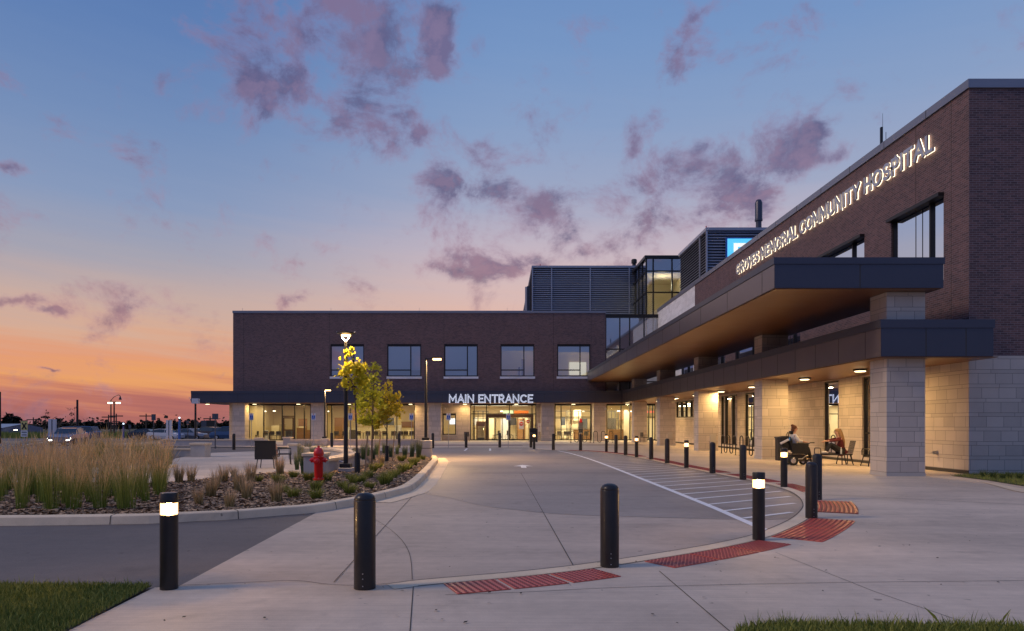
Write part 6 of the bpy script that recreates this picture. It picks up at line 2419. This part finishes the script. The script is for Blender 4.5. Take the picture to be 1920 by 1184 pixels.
rk = wave_rack(3, 0.31, 1.0)
rk.location = (12.15, 33.6, 0.012)
rk.rotation_euler = (0, 0, R(90))
rk.scale = (1.45, 1, 1)
tag(rk, 'black wavy bike rack nearer the second portico column', 'bike rack', 'wavy black bike racks')
o = copy_tree(rk, (12.05, 36.2, 0.012), R(90), 'black wavy bike rack nearer the third portico column', (1.5, 1, 1))
o = copy_tree(rk, (PX(1070.5, 60), 60, 0.012), 0, 'left black wavy bike rack before the entrance glass', (1.06, 1, 1))
o = copy_tree(rk, (PX(1113, 60), 60, 0.012), 0, 'right black wavy bike rack before the entrance glass', (1.06, 1, 1))


def bin_(loc, w, h, label):
    t = empty('waste_bin', loc)
    tag(t, label, 'waste bin')
    MB().box(-w, w, -w, w, 0, h).build('bin_body', 'black_matte', t, bevel=0.02)
    MB().box(-w - .03, w + .03, -w - .03, w + .03, h + .001, h + .06, Matrix.Rotation(R(-6), 3, 'Y')).build('lid', 'black_paint', t, bevel=0.02)
    MB().box(-w * .7, w * .7, -w - .004, -w + .01, h * .72, h * .86).build('opening', 'rubber', t)


bin_((PX(1470, 30.6), 30.9, 0.012), 0.2, 1.0, 'black waste bin beside the second column behind the wheelchair')
bin_((PX(1000, 63.5), 63.5, 0.012), 0.36, 1.2, 'dark waste bin right of the sliding entrance doors')


def slat_bench(L, arms=(0, 1), back=False, name='metal_bench', depth=0.55):
    t = empty(name)
    mb = MB()
    n = 9
    for k in range(n):
        y = -depth / 2 + depth * k / (n - 1)
        mb.box(-L / 2, L / 2, y - 0.018, y + 0.018, 0.42, 0.432)
    mb.box(-L / 2, L / 2, -depth / 2 - .02, -depth / 2 + .01, 0.39, 0.419)
    mb.build('seat', 'black_paint', t)
    for s in (-1, 1):
        for q in (-1, 1):
            MB().tube([(s * (L / 2 - 0.08), q * depth * .42, 0.42), (s * (L / 2 + 0.03), q * depth * .52, 0.0)], 0.02, 8).build('leg', 'black_paint', t)
    for a in arms:
        x = (-1 if a == 0 else 1) * (L / 2 - .02)
        MB().tube([(x, -depth / 2, 0.42), (x, -depth / 2, 0.6), (x, -depth / 2 + .06, 0.66), (x, depth / 2 - .06, 0.66), (x, depth / 2, 0.6), (x, depth / 2, 0.42)], 0.018, 8).build('armrest', 'black_paint', t)
    if back:
        mb = MB()
        for k in range(9):
            x = -L / 2 + L * k / 8
            mb.tube([(x, depth / 2, 0.44), (x, depth / 2 + 0.12, 0.92)], 0.01, 6)
        mb.tube([(-L / 2, depth / 2 + .12, 0.92), (L / 2, depth / 2 + .12, 0.92)], 0.018, 8)
        mb.build('backrest', 'black_paint', t)
    return t


YB = 27.6
b1 = slat_bench(1.25, (0,), False)
b1.location = (PX(1562, YB), YB, 0.012)
tag(b1, 'black slatted metal bench holding the seated woman and her feet', 'bench', 'black metal benches under the portico')
b2 = slat_bench(0.72, (0, 1), False)
b2.location = (PX(1617, YB), YB - 0.9, 0.012)
tag(b2, 'black metal bench with arm loops beside the nearest column', 'bench', 'black metal benches under the portico')
b3 = slat_bench(0.42, (), True, 'metal_chair', 0.42)
b3.location = (PX(1592, YB), YB + 0.35, 0.012)
b3.rotation_euler = (0, 0, R(-90))
tag(b3, 'black metal chair back behind the seated woman', 'chair')
# bottle
t = empty('drink_bottle', (PX(1573, YB), YB - 0.18, 0.446))
tag(t, 'clear drink bottle standing on the slatted bench', 'bottle')
MB().lathe([(0.03, 0), (0.034, 0.01), (0.034, 0.15), (0.03, 0.18), (0.013, 0.22), (0.013, 0.24)], n=14).build('bottle_body', 'bottle_clear', t, smooth=True)
MB().lathe([(0.015, 0.2401), (0.015, 0.26)], n=10).build('cap', 'sign_white', t)

# plaza furniture, two dark woven seats
x, y = G(501, 879)
t = empty('woven_bench', (x, y, 0.012), R(4))
tag(t, 'large dark woven seat seen from behind on the plaza', 'bench')
m = y / F
w = 19 * m
h1 = PZ(827, y)
mb = MB()
mb.box(-w, w, -0.28, -0.24, 0.33, h1 - 0.03)
for k in range(24):
    xx = -w + (k + .5) * 2 * w / 24
    mb.box(xx - 0.008, xx + 0.008, -0.288, -0.2801, 0.34, h1 - 0.04)
mb.build('backrest', 'black_matte', t)
MB().box(-w - .01, w + .01, -0.3, -0.22, h1 - 0.0299, h1).build('top_rail', 'black_paint', t, bevel=0.01)
MB().box(-w, w, -0.239, 0.3, 0.40, 0.45).build('seat', 'black_matte', t)
for s in (-1, 1):
    for q in (-.24, .26):
        MB().tube([(s * (w - .1), q, 0.40), (s * (w - .05), q * 1.15, 0.0)], 0.017, 6).build('leg', 'black_matte', t)
    MB().tube([(s * w, -.24, 0.42), (s * w, -.24, 0.66), (s * w, .28, 0.66), (s * w, .28, 0.42)], 0.017, 6).build('armrest', 'black_matte', t)
x, y = G(531, 872)
t = empty('woven_chair', (x, y, 0.012), R(-70))
tag(t, 'woven chair with a patterned edge right of the large plaza seat', 'chair')
h1 = PZ(833, y)
MB().box(-0.3, 0.3, -0.27, -0.23, 0.38, h1, Matrix.Rotation(R(8), 3, 'X')).build('backrest', 'black_matte', t)
MB().tube([(0.3, -0.24, 0.42), (0.31, -0.27, 0.7), (0.3, -0.3, h1)], 0.03, 8).build('patterned_edge', 'pattern_seat', t)
MB().box(-0.3, 0.3, -0.229, 0.3, 0.40, 0.44).build('seat', 'black_matte', t)
for s in (-1, 1):
    for q in (-.24, .26):
        MB().tube([(s * .27, q, 0.40), (s * .29, q * 1.1, 0.0)], 0.016, 6).build('leg', 'black_matte', t)
    MB().tube([(s * .3, -.24, 0.42), (s * .3, -.2, 0.64), (s * .3, .28, 0.64), (s * .3, .28, 0.42)], 0.016, 6).build('armrest', 'black_matte', t)


def simple_chair(name='cafe_chair', mat='indoor_dark'):
    t = empty(name)
    MB().box(-.24, .24, -.24, .24, .42, .47).build('seat', mat, t)
    MB().box(-.24, .24, .2, .24, .5, .88).build('backrest', mat, t)
    for s in (-1, 1):
        for q in (-1, 1):
            MB().tube([(s * .22, q * .2, .42), (s * .24, q * .23, 0)], .015, 6).build('leg', 'frame_dark', t)
        MB().tube([(s * .24, -.2, .42), (s * .24, -.2, .66), (s * .24, .2, .66)], .014, 6).build('armrest', 'frame_dark', t)
    return t


ch = simple_chair()
cs = [(480, 71, 10), (498, 72, 200), (512, 71, 170), (523, 70.5, 190), (543, 71.5, 180), (632, 71, 30), (646, 70.5, 200), (672, 71, 10), (690, 71, 190), (706, 70.6, 170), (722, 71.2, 20), (738, 70.6, 190), (752, 71, 180), (762, 70.6, 20), (773, 71.2, 170), (1047, 71, 200), (1061, 70.7, 180), (1068, 71.3, 160), (1098, 71, 190)]
for i, (px, y, a) in enumerate(cs):
    o = ch if i == 0 else copy_tree(ch, (0, 0, 0))
    o.location = (PX(px, y), y, 0.03)
    o.rotation_euler = (0, 0, R(a))
    where = 'left cafeteria bay' if px < 560 else ('cafeteria bay behind the trees' if px < 800 else 'waiting room right of the doors')
    rest = [k for k in cs if (k[0] < 560) == (px < 560) and (k[0] < 800) == (px < 800)]
    n_ = rest.index((px, y, a)) + 1
    ords = ['leftmost', 'second from left', 'third from left', 'fourth from left', 'fifth from left', 'sixth from left', 'seventh from left', 'eighth from left', 'ninth from left', 'rightmost']
    tag(o, 'dark armchair inside the %s, %s' % (where, ords[n_ - 1] if n_ < len(rest) else 'rightmost'), 'chair', 'dark chairs seen through the ground floor glass')
tb = empty('cafe_table')
MB().box(-.45, .45, -.4, .4, .72, .75).build('tabletop', 'indoor_wood', tb)
MB().tube([(0, 0, .02), (0, 0, .72)], .035, 8).build('pedestal', 'frame_dark', tb)
ts = [(505, 71.3), (681, 70.9), (714, 71.2), (745, 71), (1054, 71.2)]
for i, (px, y) in enumerate(ts):
    o = tb if i == 0 else copy_tree(tb, (0, 0, 0))
    o.location = (PX(px, y), y, 0.03)
    tag(o, 'small brown table among dark chairs, %s' % ('in the left cafeteria bay', 'leftmost behind the trees', 'middle one behind the trees', 'rightmost behind the trees', 'in the waiting room right of the doors')[i], 'table', 'small tables behind the ground floor glass')
o = copy_tree(ch, (PX(875, 66.5), 66.6, 0.012), R(180), 'dark armchair outside against the wall left of the doors')
o['group'] = 'outdoor armchairs by the walls'
o = copy_tree(ch, (PX(1208, 61.5), 61.6, 0.012), R(110), 'dark armchair outside under the portico inner corner')
o['group'] = 'outdoor armchairs by the walls'


def wheelchair(loc, rz, label):
    t = empty('wheelchair', loc, rz)
    tag(t, label, 'wheelchair', 'folding wheelchairs in the entrance')
    for s in (-1, 1):
        ring = [(-.1 + .3 * math.cos(a), s * .3, .31 + .3 * math.sin(a)) for a in [k * math.pi / 10 for k in range(21)]]
        w = MB().tube(ring, .018, 6).build('wheel', 'rubber', t)
        mb = MB()
        for k in range(8):
            a = k * math.pi / 4
            mb.tube([(-.1, s * .3, .31), (-.1 + .29 * math.cos(a), s * .3, .31 + .29 * math.sin(a))], .006, 4)
        mb.build('spoke', 'steel', w)
        MB().lathe([(0.09, -.015), (0.09, .015)], .32, s * .24, .09, 12, 'y').build('caster', 'rubber', t)
        MB().tube([(.35, s * .22, .1), (.3, s * .22, .5), (-.2, s * .22, .5), (-.25, s * .22, .95), (-.36, s * .22, .97)], .016, 6).build('frame', 'black_paint', t)
    MB().box(-.2, .26, -.22, .22, .48, .52).build('seat', 'cloth_black', t)
    MB().box(-.24, -.2, -.22, .22, .52, .92).build('backrest', 'cloth_black', t)


wheelchair((PX(931, 69.6), 69.5, 0.03), R(160), 'dark wheelchair parked left inside the sliding doors')
wheelchair((PX(956, 69.6), 69.5, 0.03), R(20), 'dark wheelchair parked centrally inside the sliding doors')
# posters on doors
def poster(px, py, w, h, y, mats, label, rnd_=False, name='door_poster'):
    x, z = PX(px, y), PZ(py, y)
    m = y / F
    t = empty(name, (x, y, z))
    tag(t, label, 'poster')
    MB().box(-w * m / 2, w * m / 2, -0.012, 0, -h * m / 2, h * m / 2).build('sheet', mats[0], t)
    if rnd_:
        MB().lathe([(rnd_ * m, -0.02), (rnd_ * m, -0.0125)], 0, 0, h * m * .12, 18, 'y').build('red_disc', 'sign_red', t)
        MB().box(-rnd_ * m * .6, rnd_ * m * .6, -0.024, -0.0201, h * m * .12 - 0.04, h * m * .12 + 0.04).build('white_bar', 'sign_white', t)


poster(977.5, 797, 9, 16, YG - 0.1, ('sign_white',), 'white door poster with large red disc on the sliding doors', 3.8)
poster(990, 791, 3, 3, YG - 0.1, ('cream_pale',), 'red round sticker on the right sliding door', 3.4)
poster(1089, 789, 5, 7, YG - 0.05, ('sign_red',), 'small red notice on the glass right of the doors')
poster(1011.5, 802, 5.5, 16, YG - 0.06, ('sign_white',), 'tall white notice on the wall right of the doors', 1.2)
poster(1089, 802, 8, 22, YG + 0.3, ('banner_white',), 'pale hanging banner inside the waiting room glass')
poster(1026.5, 803.5, 4.2, 6, YW - 0.302, ('kerb_concrete',), 'small plate on the column right of the doors')
# red lit letters in the corner glass
t = empty('emergency_sign', (PX(1222, 69), 69, 2.9))
tag(t, 'small red lit lettering inside the inner corner glass', 'sign')
letters(t, 'EMER', (PX(1213.5, 69), 69, PZ(774.5, 69)), (1, 0, 0), (0, 0, 1), 13 * 69 / F, 3.6 * 69 / F, 'red_sign_lit', 0.02, 0.02)
# stacked box display inside
t = empty('display_stand', (PX(902, 69.8), 69.8, 0.03))
tag(t, 'tan stacked display stand inside left of the sliding doors', 'display stand')
m = 69.8 / F
for k in range(4):
    MB().box(-6.5 * m, 6.5 * m, -.25, .25, 0.25 + k * 0.29, 0.25 + k * 0.29 + 0.27).build('box_row', 'cream_wall', t)
MB().box(-6.5 * m, 6.5 * m, -.2, .2, 1.42, 1.62).build('header', 'indoor_wood', t)
MB().box(-6 * m, 6 * m, -.2, .2, 0.0, 0.249).build('base', 'indoor_dark', t)
# security cameras and small wall boxes
def wall_cam(loc, label):
    t = empty('security_camera', loc)
    tag(t, label, 'camera')
    MB().lathe([(0.05, -.22), (0.1, -.16), (0.11, -.08), (0.1, -.07)], n=14).build('dome', 'banner_white', t, smooth=True)
    MB().tube([(0, 0, -.08), (0, 0, 0.02), (-.18, 0, .05), (-.2, 0, -.03)], .025, 6).build('bracket', 'banner_white', t)


wall_cam((gx(834), YG - 0.3, gz(764)), 'white dome camera under the canopy left of the entrance')
wall_cam((PX(1133, YW - .35) + .1, YW - 0.45, PZ(765, YW)), 'small camera on the column at the right of the waiting room glass')
wall_cam((FXL - 0.12, YFF + .3, PZ(747, YFF)), 'white dome camera on the far left canopy end')
for i, (yy_, lb) in enumerate(((62.9, 'fifth'), (52.6, 'fourth'), (42.3, 'third'))):
    pass
for (px0, px1, z0, z1, y, lb) in ((1252, 1261, .55, 1.0, PY[3] - 0.0, 'fourth'), (1331, 1342, .5, 1.0, PY[2], 'third'), (1198, 1205.5, .7, 1.1, PY[4], 'fifth')):
    t = MB().box(PX(px0, y), PX(px1, y), y - 0.06, y - 0.001, z0, z1).build('electrical_box', 'wall_concrete')
    tag(t, 'flat beige electrical box low on the %s portico column' % lb, 'electrical box')
t = MB().box(14.2, 14.6, 22.3, 22.5, 0.0, 0.01).build('drain_cover', 'steel')
tag(t, 'small steel cover in the paving by the wall corner', 'cover')


# ------------------------------------------------------------------ people
def skin_mesh(name, J, edges, root, mat, parent, sub=2):
    """one continuous surface from a joint skeleton; J = {name: ((x,y,z), radius)}"""
    keys = list(J)
    me = bpy.data.meshes.new(name)
    me.from_pydata([J[k][0] for k in keys], [(keys.index(a), keys.index(b)) for a, b in edges], [])
    o = bpy.data.objects.new(name, me)
    COL.objects.link(o)
    md = o.modifiers.new('skin', 'SKIN')
    md.use_smooth_shade = True
    ly = me.skin_vertices[0].data if me.skin_vertices else None
    if ly is None:
        bpy.context.view_layer.objects.active = o
        ly = me.skin_vertices[0].data
    for i, k in enumerate(keys):
        r = J[k][1]
        ly[i].radius = r if isinstance(r, tuple) else (r, r)
        ly[i].use_root = (k == root)
    sb = o.modifiers.new('sub', 'SUBSURF')
    sb.levels = sub
    sb.render_levels = sub
    dg = bpy.context.evaluated_depsgraph_get()
    dg.update()
    m2 = bpy.data.meshes.new_from_object(o.evaluated_get(dg))
    bpy.data.objects.remove(o)
    m2.materials.clear()
    m2.materials.append(M[mat])
    m2.polygons.foreach_set('use_smooth', [True] * len(m2.polygons))
    n = bpy.data.objects.new(name, m2)
    COL.objects.link(n)
    n.parent = parent
    return n


def hand(J, Ed, wrist, pos, d, side, curl=0.4, pre=''):
    """palm + five fingers, each finger its own chain; d forward unit, side = thumb side unit"""
    d, side = Vector(d).normalized(), Vector(side).normalized()
    dn = d.cross(side).normalized()
    if dn.z > 0:
        dn = -dn
    p = Vector(pos)
    J[pre + 'palm'] = (tuple(p + d * 0.045), (0.034, 0.016))
    Ed.append((wrist, pre + 'palm'))
    for i, (off, L) in enumerate(((0.027, .068), (0.009, .078), (-0.009, .072), (-0.026, .056))):
        a = p + d * 0.085 + side * off
        b = a + d * L * .5 + dn * L * curl * .25
        c = b + d * L * .4 + dn * L * curl * .6
        for n_, q, r in (('a', a, .0095), ('b', b, .0085), ('c', c, .007)):
            J['%sf%d%s' % (pre, i, n_)] = (tuple(q), r)
        Ed += [(pre + 'palm', '%sf%da' % (pre, i)), ('%sf%da' % (pre, i), '%sf%db' % (pre, i)), ('%sf%db' % (pre, i), '%sf%dc' % (pre, i))]
    a = p + d * 0.03 + side * 0.04
    b = a + d * 0.03 + side * 0.018 + dn * .012
    J[pre + 'ta'] = (tuple(a), .011)
    J[pre + 'tb'] = (tuple(b), .009)
    Ed += [(pre + 'palm', pre + 'ta'), (pre + 'ta', pre + 'tb')]


def face(t, c, f, r=0.1):
    """f = +1 faces +X, -1 faces -X; eyes, nose, mouth, ears"""
    c = Vector(c)
    for s in (-1, 1):
        MB().lathe([(0.004, -0.008), (0.011, -.004), (0.011, .004), (0.004, 0.008)], c.x + f * 0.083, c.y + s * 0.032, c.z + 0.012, 8, 'x').build('eye', 'eye', t)
        MB().lathe([(0.008, -0.006), (0.03, -.004), (0.026, .006)], c.x - f * 0.005, c.y + s * 0.078, c.z, 10, 'y').build('ear', 'skin', t, smooth=True)
    MB().tube([c + Vector((f * .088, 0, .02)), c + Vector((f * .108, 0, -.018)), c + Vector((f * .088, 0, -.03))], [.008, .014, .008], 6).build('nose', 'skin', t, smooth=True)
    MB().tube([c + Vector((f * .082, -.024, -.052)), c + Vector((f * .09, 0, -.05)), c + Vector((f * .082, .024, -.052))], [.004, .007, .004], 5).build('mouth', 'lip', t, smooth=True)


def ellips(mb, c, r, n=14, m=9):
    c = Vector(c)
    rows = []
    for i in range(m + 1):
        a = -math.pi / 2 + math.pi * i / m
        rows.append([(c.x + r[0] * math.cos(a) * math.cos(b), c.y + r[1] * math.cos(a) * math.sin(b), c.z + r[2] * math.sin(a)) for b in [2 * math.pi * k / n for k in range(n)]])
    for r0, r1 in zip(rows, rows[1:]):
        for k in range(n):
            j = (k + 1) % n
            mb.q([r0[k], r0[j], r1[j], r1[k]])


# person in the power wheelchair, facing right (+X)
PYY = 27.4
px_ = PX(1494, PYY)
t = empty('power_wheelchair', (px_, PYY, 0.012))
tag(t, 'black power wheelchair with small wheels under the portico', 'wheelchair')
for s in (-1, 1):
    for xx, r in ((-.26, .19), (.34, .12)):
        w = MB().lathe([(r * .6, -.045), (r, -.04), (r, .04), (r * .6, .045)], xx, s * .27, r, 20, 'y').build('wheel', 'rubber', t, smooth=True)
        MB().lathe([(r * .5, -.052), (r * .55, -.046), (r * .55, .046), (r * .5, .052)], xx, s * .27, r, 10, 'y').build('rim', 'chrome', w)
MB().box(-.36, .30, -.24, .24, .16, .42).build('base', 'black_paint', t, bevel=.05)
MB().tube([(-.05, -.26, .25), (.1, -.27, .26), (.22, -.26, .36), (.32, -.25, .38)], .022, 8).build('side_guard', 'steel', t, smooth=True)
MB().box(-.16, .34, -.25, .25, .5, .64).build('seat', 'cloth_black', t, bevel=.03)
MB().box(-.3, .34, -.30, -.27, .44, .86).build('side_panel', 'cloth_black', t, bevel=.02)
MB().box(-.36, -.24, -.24, .24, .56, 1.12, Matrix.Rotation(R(-16), 3, 'Y')).build('backrest', 'cloth_black', t, bevel=.04)
MB().tube([(-.32, 0, 1.05), (-.34, 0, 1.25), (-.22, 0, 1.27)], .02, 8).build('headrest_bar', 'black_paint', t)
MB().box(-.27, -.18, -.13, .13, 1.2, 1.33).build('headrest', 'cloth_black', t, bevel=.03)
MB().tube([(-.38, -.2, 1.0), (-.5, -.2, 1.16), (-.44, -.2, 1.28), (-.34, -.2, 1.24)], .014, 6).build('push_handle', 'black_paint', t)
MB().box(-.66, -.4, -.2, .2, .6, 1.12, Matrix.Rotation(R(-14), 3, 'Y')).build('bag', 'cloth_black', t, bevel=.05)
MB().tube([(-.72, -.22, .84), (-.42, -.24, 1.0)], .045, 8).build('roll', 'shoe_white', t, smooth=True)
MB().lathe([(.02, -.06), (.03, 0), (.02, .06)], -.38, -.24, 1.02, 8).build('blue_bottle', 'blue_plastic', t)
for s in (-1, 1):
    MB().box(.0, .38, s * .27 - .03, s * .27 + .03, .83, .865).build('armrest', 'black_paint', t, bevel=.01)
    MB().tube([(.05, s * .27, .52), (.05, s * .27, .83)], .014, 6).build('armrest_post', 'black_paint', t)
MB().box(.38, .56, -.31, -.25, .86, .9).build('joystick_pod', 'black_paint', t, bevel=.01)
MB().tube([(.34, -.1, .5), (.5, -.1, .22), (.62, -.1, .16)], .02, 6).build('footrest', 'black_paint', t)
MB().box(.48, .7, -.2, .2, .13, .155).build('footplate', 'black_paint', t)

P = empty('person', (px_, PYY, 0.012))
tag(P, 'person in white shirt with auburn bun sitting in the power wheelchair', 'person')
J = {'pel': ((-.1, 0, .73), (.15, .13)), 'ab': ((-.14, 0, .88), (.15, .12)), 'ch': ((-.15, 0, 1.06), (.17, .13)), 'nb': ((-.13, 0, 1.2), .07), 'nk': ((-.10, 0, 1.27), .052), 'hd0': ((-.08, 0, 1.36), .084), 'hd1': ((-.075, 0, 1.43), .088), 'hd2': ((-.08, 0, 1.49), .05)}
Ed = [('pel', 'ab'), ('ab', 'ch'), ('ch', 'nb'), ('nb', 'nk'), ('nk', 'hd0'), ('hd0', 'hd1'), ('hd1', 'hd2')]
for s, n_ in ((-1, 'r'), (1, 'l')):
    J[n_ + 'sh'] = ((-.13, s * .19, 1.15), .06)
    J[n_ + 'el'] = ((-.02, s * .27, .94), .046)
    J[n_ + 'wr'] = ((.26, s * .26, .90), .026)
    J[n_ + 'hip'] = ((-.03, s * .1, .71), .095)
    J[n_ + 'kn'] = ((.36, s * .12, .72), .062)
    J[n_ + 'an'] = ((.5, s * .1, .26), .04)
    J[n_ + 'to'] = ((.66, s * .1, .19), .035)
    Ed += [('ch', n_ + 'sh'), (n_ + 'sh', n_ + 'el'), (n_ + 'el', n_ + 'wr'), ('pel', n_ + 'hip'), (n_ + 'hip', n_ + 'kn'), (n_ + 'kn', n_ + 'an'), (n_ + 'an', n_ + 'to')]
    hand(J, Ed, n_ + 'wr', J[n_ + 'wr'][0], (1, 0, -.05), (0, -s, 0), .5, n_)
skin_mesh('body', J, Ed, 'pel', 'skin', P)
face(P, (-.075, 0, 1.41), 1)
C = {k: (J[k][0], (tuple(a + .022 for a in J[k][1]) if isinstance(J[k][1], tuple) else J[k][1] + .02)) for k in ('pel', 'ab', 'ch', 'nb', 'rsh', 'lsh', 'rel', 'lel')}
for s, n_ in ((-1, 'r'), (1, 'l')):
    C[n_ + 'fa'] = ((.12, s * .265, .925), .05)
skin_mesh('shirt', C, [('pel', 'ab'), ('ab', 'ch'), ('ch', 'nb'), ('ch', 'rsh'), ('ch', 'lsh'), ('rsh', 'rel'), ('lsh', 'lel'), ('rel', 'rfa'), ('lel', 'lfa')], 'pel', 'shirt_white', P)
C = {'pel': (J['pel'][0], (.165, .12))}
e2 = []
for n_ in 'rl':
    for k, a in (('hip', .02), ('kn', .02), ('an', .022)):
        C[n_ + k] = (J[n_ + k][0], J[n_ + k][1] + a)
    e2 += [('pel', n_ + 'hip'), (n_ + 'hip', n_ + 'kn'), (n_ + 'kn', n_ + 'an')]
skin_mesh('trousers', C, e2, 'pel', 'cloth_black', P)
mb = MB()
ellips(mb, (-.105, 0, 1.455), (.105, .098, .105))
ellips(mb, (-.17, 0, 1.54), (.06, .06, .055))
ellips(mb, (-.15, 0, 1.38), (.07, .085, .09))
mb.build('hair', 'hair_auburn', P, smooth=True)

# woman on the bench, facing left (-X), feet up
wx = PX(1577, YB)
P = empty('person', (wx, YB, 0.012))
tag(P, 'person with long blonde hair, red top and raised white shoes on bench', 'person')
J = {'pel': ((0, 0, .56), (.15, .13)), 'ab': ((-.03, 0, .72), (.14, .11)), 'ch': ((-.08, 0, .92), (.15, .12)), 'nb': ((-.11, 0, 1.08), .065), 'nk': ((-.14, 0, 1.15), .048), 'hd0': ((-.18, 0, 1.24), .08), 'hd1': ((-.18, 0, 1.31), .085), 'hd2': ((-.175, 0, 1.37), .05)}
Ed = [('pel', 'ab'), ('ab', 'ch'), ('ch', 'nb'), ('nb', 'nk'), ('nk', 'hd0'), ('hd0', 'hd1'), ('hd1', 'hd2')]
for s, n_ in ((-1, 'r'), (1, 'l')):
    J[n_ + 'sh'] = ((-.11, s * .17, 1.02), .052)
    J[n_ + 'el'] = ((-.37, s * .19, .95), .04)
    J[n_ + 'wr'] = ((-.60, s * .10, .93), .025)
    J[n_ + 'hip'] = ((-.06, s * .1, .55), .09)
    J[n_ + 'kn'] = ((-.46, s * .1, .84 if s < 0 else .8), .058)
    J[n_ + 'an'] = ((-.62 if s < 0 else -.5, s * .11, .51), .038)
    J[n_ + 'to'] = ((-.80 if s < 0 else -.68, s * .12, .485), .03)
    Ed += [('ch', n_ + 'sh'), (n_ + 'sh', n_ + 'el'), (n_ + 'el', n_ + 'wr'), ('pel', n_ + 'hip'), (n_ + 'hip', n_ + 'kn'), (n_ + 'kn', n_ + 'an'), (n_ + 'an', n_ + 'to')]
    hand(J, Ed, n_ + 'wr', J[n_ + 'wr'][0], (-1, -s * .3, -.1), (0, -s, 0), .7, n_)
skin_mesh('body', J, Ed, 'pel', 'skin', P)
face(P, (-.18, 0, 1.29), -1)
C = {k: (J[k][0], (tuple(a + .022 for a in J[k][1]) if isinstance(J[k][1], tuple) else J[k][1] + .018)) for k in ('pel', 'ab', 'ch', 'nb', 'rsh', 'lsh', 'rel', 'lel')}
for s, n_ in ((-1, 'r'), (1, 'l')):
    C[n_ + 'fa'] = ((-.54, s * .13, .933), .038)
C['hem'] = ((.05, 0, .49), (.15, .14))
skin_mesh('top', C, [('hem', 'pel'), ('pel', 'ab'), ('ab', 'ch'), ('ch', 'nb'), ('ch', 'rsh'), ('ch', 'lsh'), ('rsh', 'rel'), ('lsh', 'lel'), ('rel', 'rfa'), ('lel', 'lfa')], 'pel', 'top_red', P)
C = {'pel': (J['pel'][0], (.16, .12))}
e2 = []
for n_ in 'rl':
    for k, a in (('hip', .02), ('kn', .02), ('an', .018)):
        C[n_ + k] = (J[n_ + k][0], J[n_ + k][1] + a)
    e2 += [('pel', n_ + 'hip'), (n_ + 'hip', n_ + 'kn'), (n_ + 'kn', n_ + 'an')]
skin_mesh('trousers', C, e2, 'pel', 'cloth_black', P)
for s, n_ in ((-1, 'r'), (1, 'l')):
    a, b = Vector(J[n_ + 'an'][0]), Vector(J[n_ + 'to'][0])
    mb = MB()
    mb.tube([a + Vector((.05, 0, -.03)), a + Vector((-.03, 0, -.015)), b + Vector((.03, 0, 0)), b + Vector((-.06, 0, -.005))], [.035, .055, .047, .025], 10)
    mb.build('shoe', 'shoe_white', P, smooth=True)
mb = MB()
ellips(mb, (-.15, 0, 1.335), (.105, .096, .1))
mb.tube([(-.11, 0, 1.38), (-.05, -.02, 1.25), (.0, -.03, 1.08), (.06, -.04, .9), (.1, -.04, .72)], [.09, .1, .095, .08, .03], 12)
mb.build('hair', 'hair_blonde', P, smooth=True)
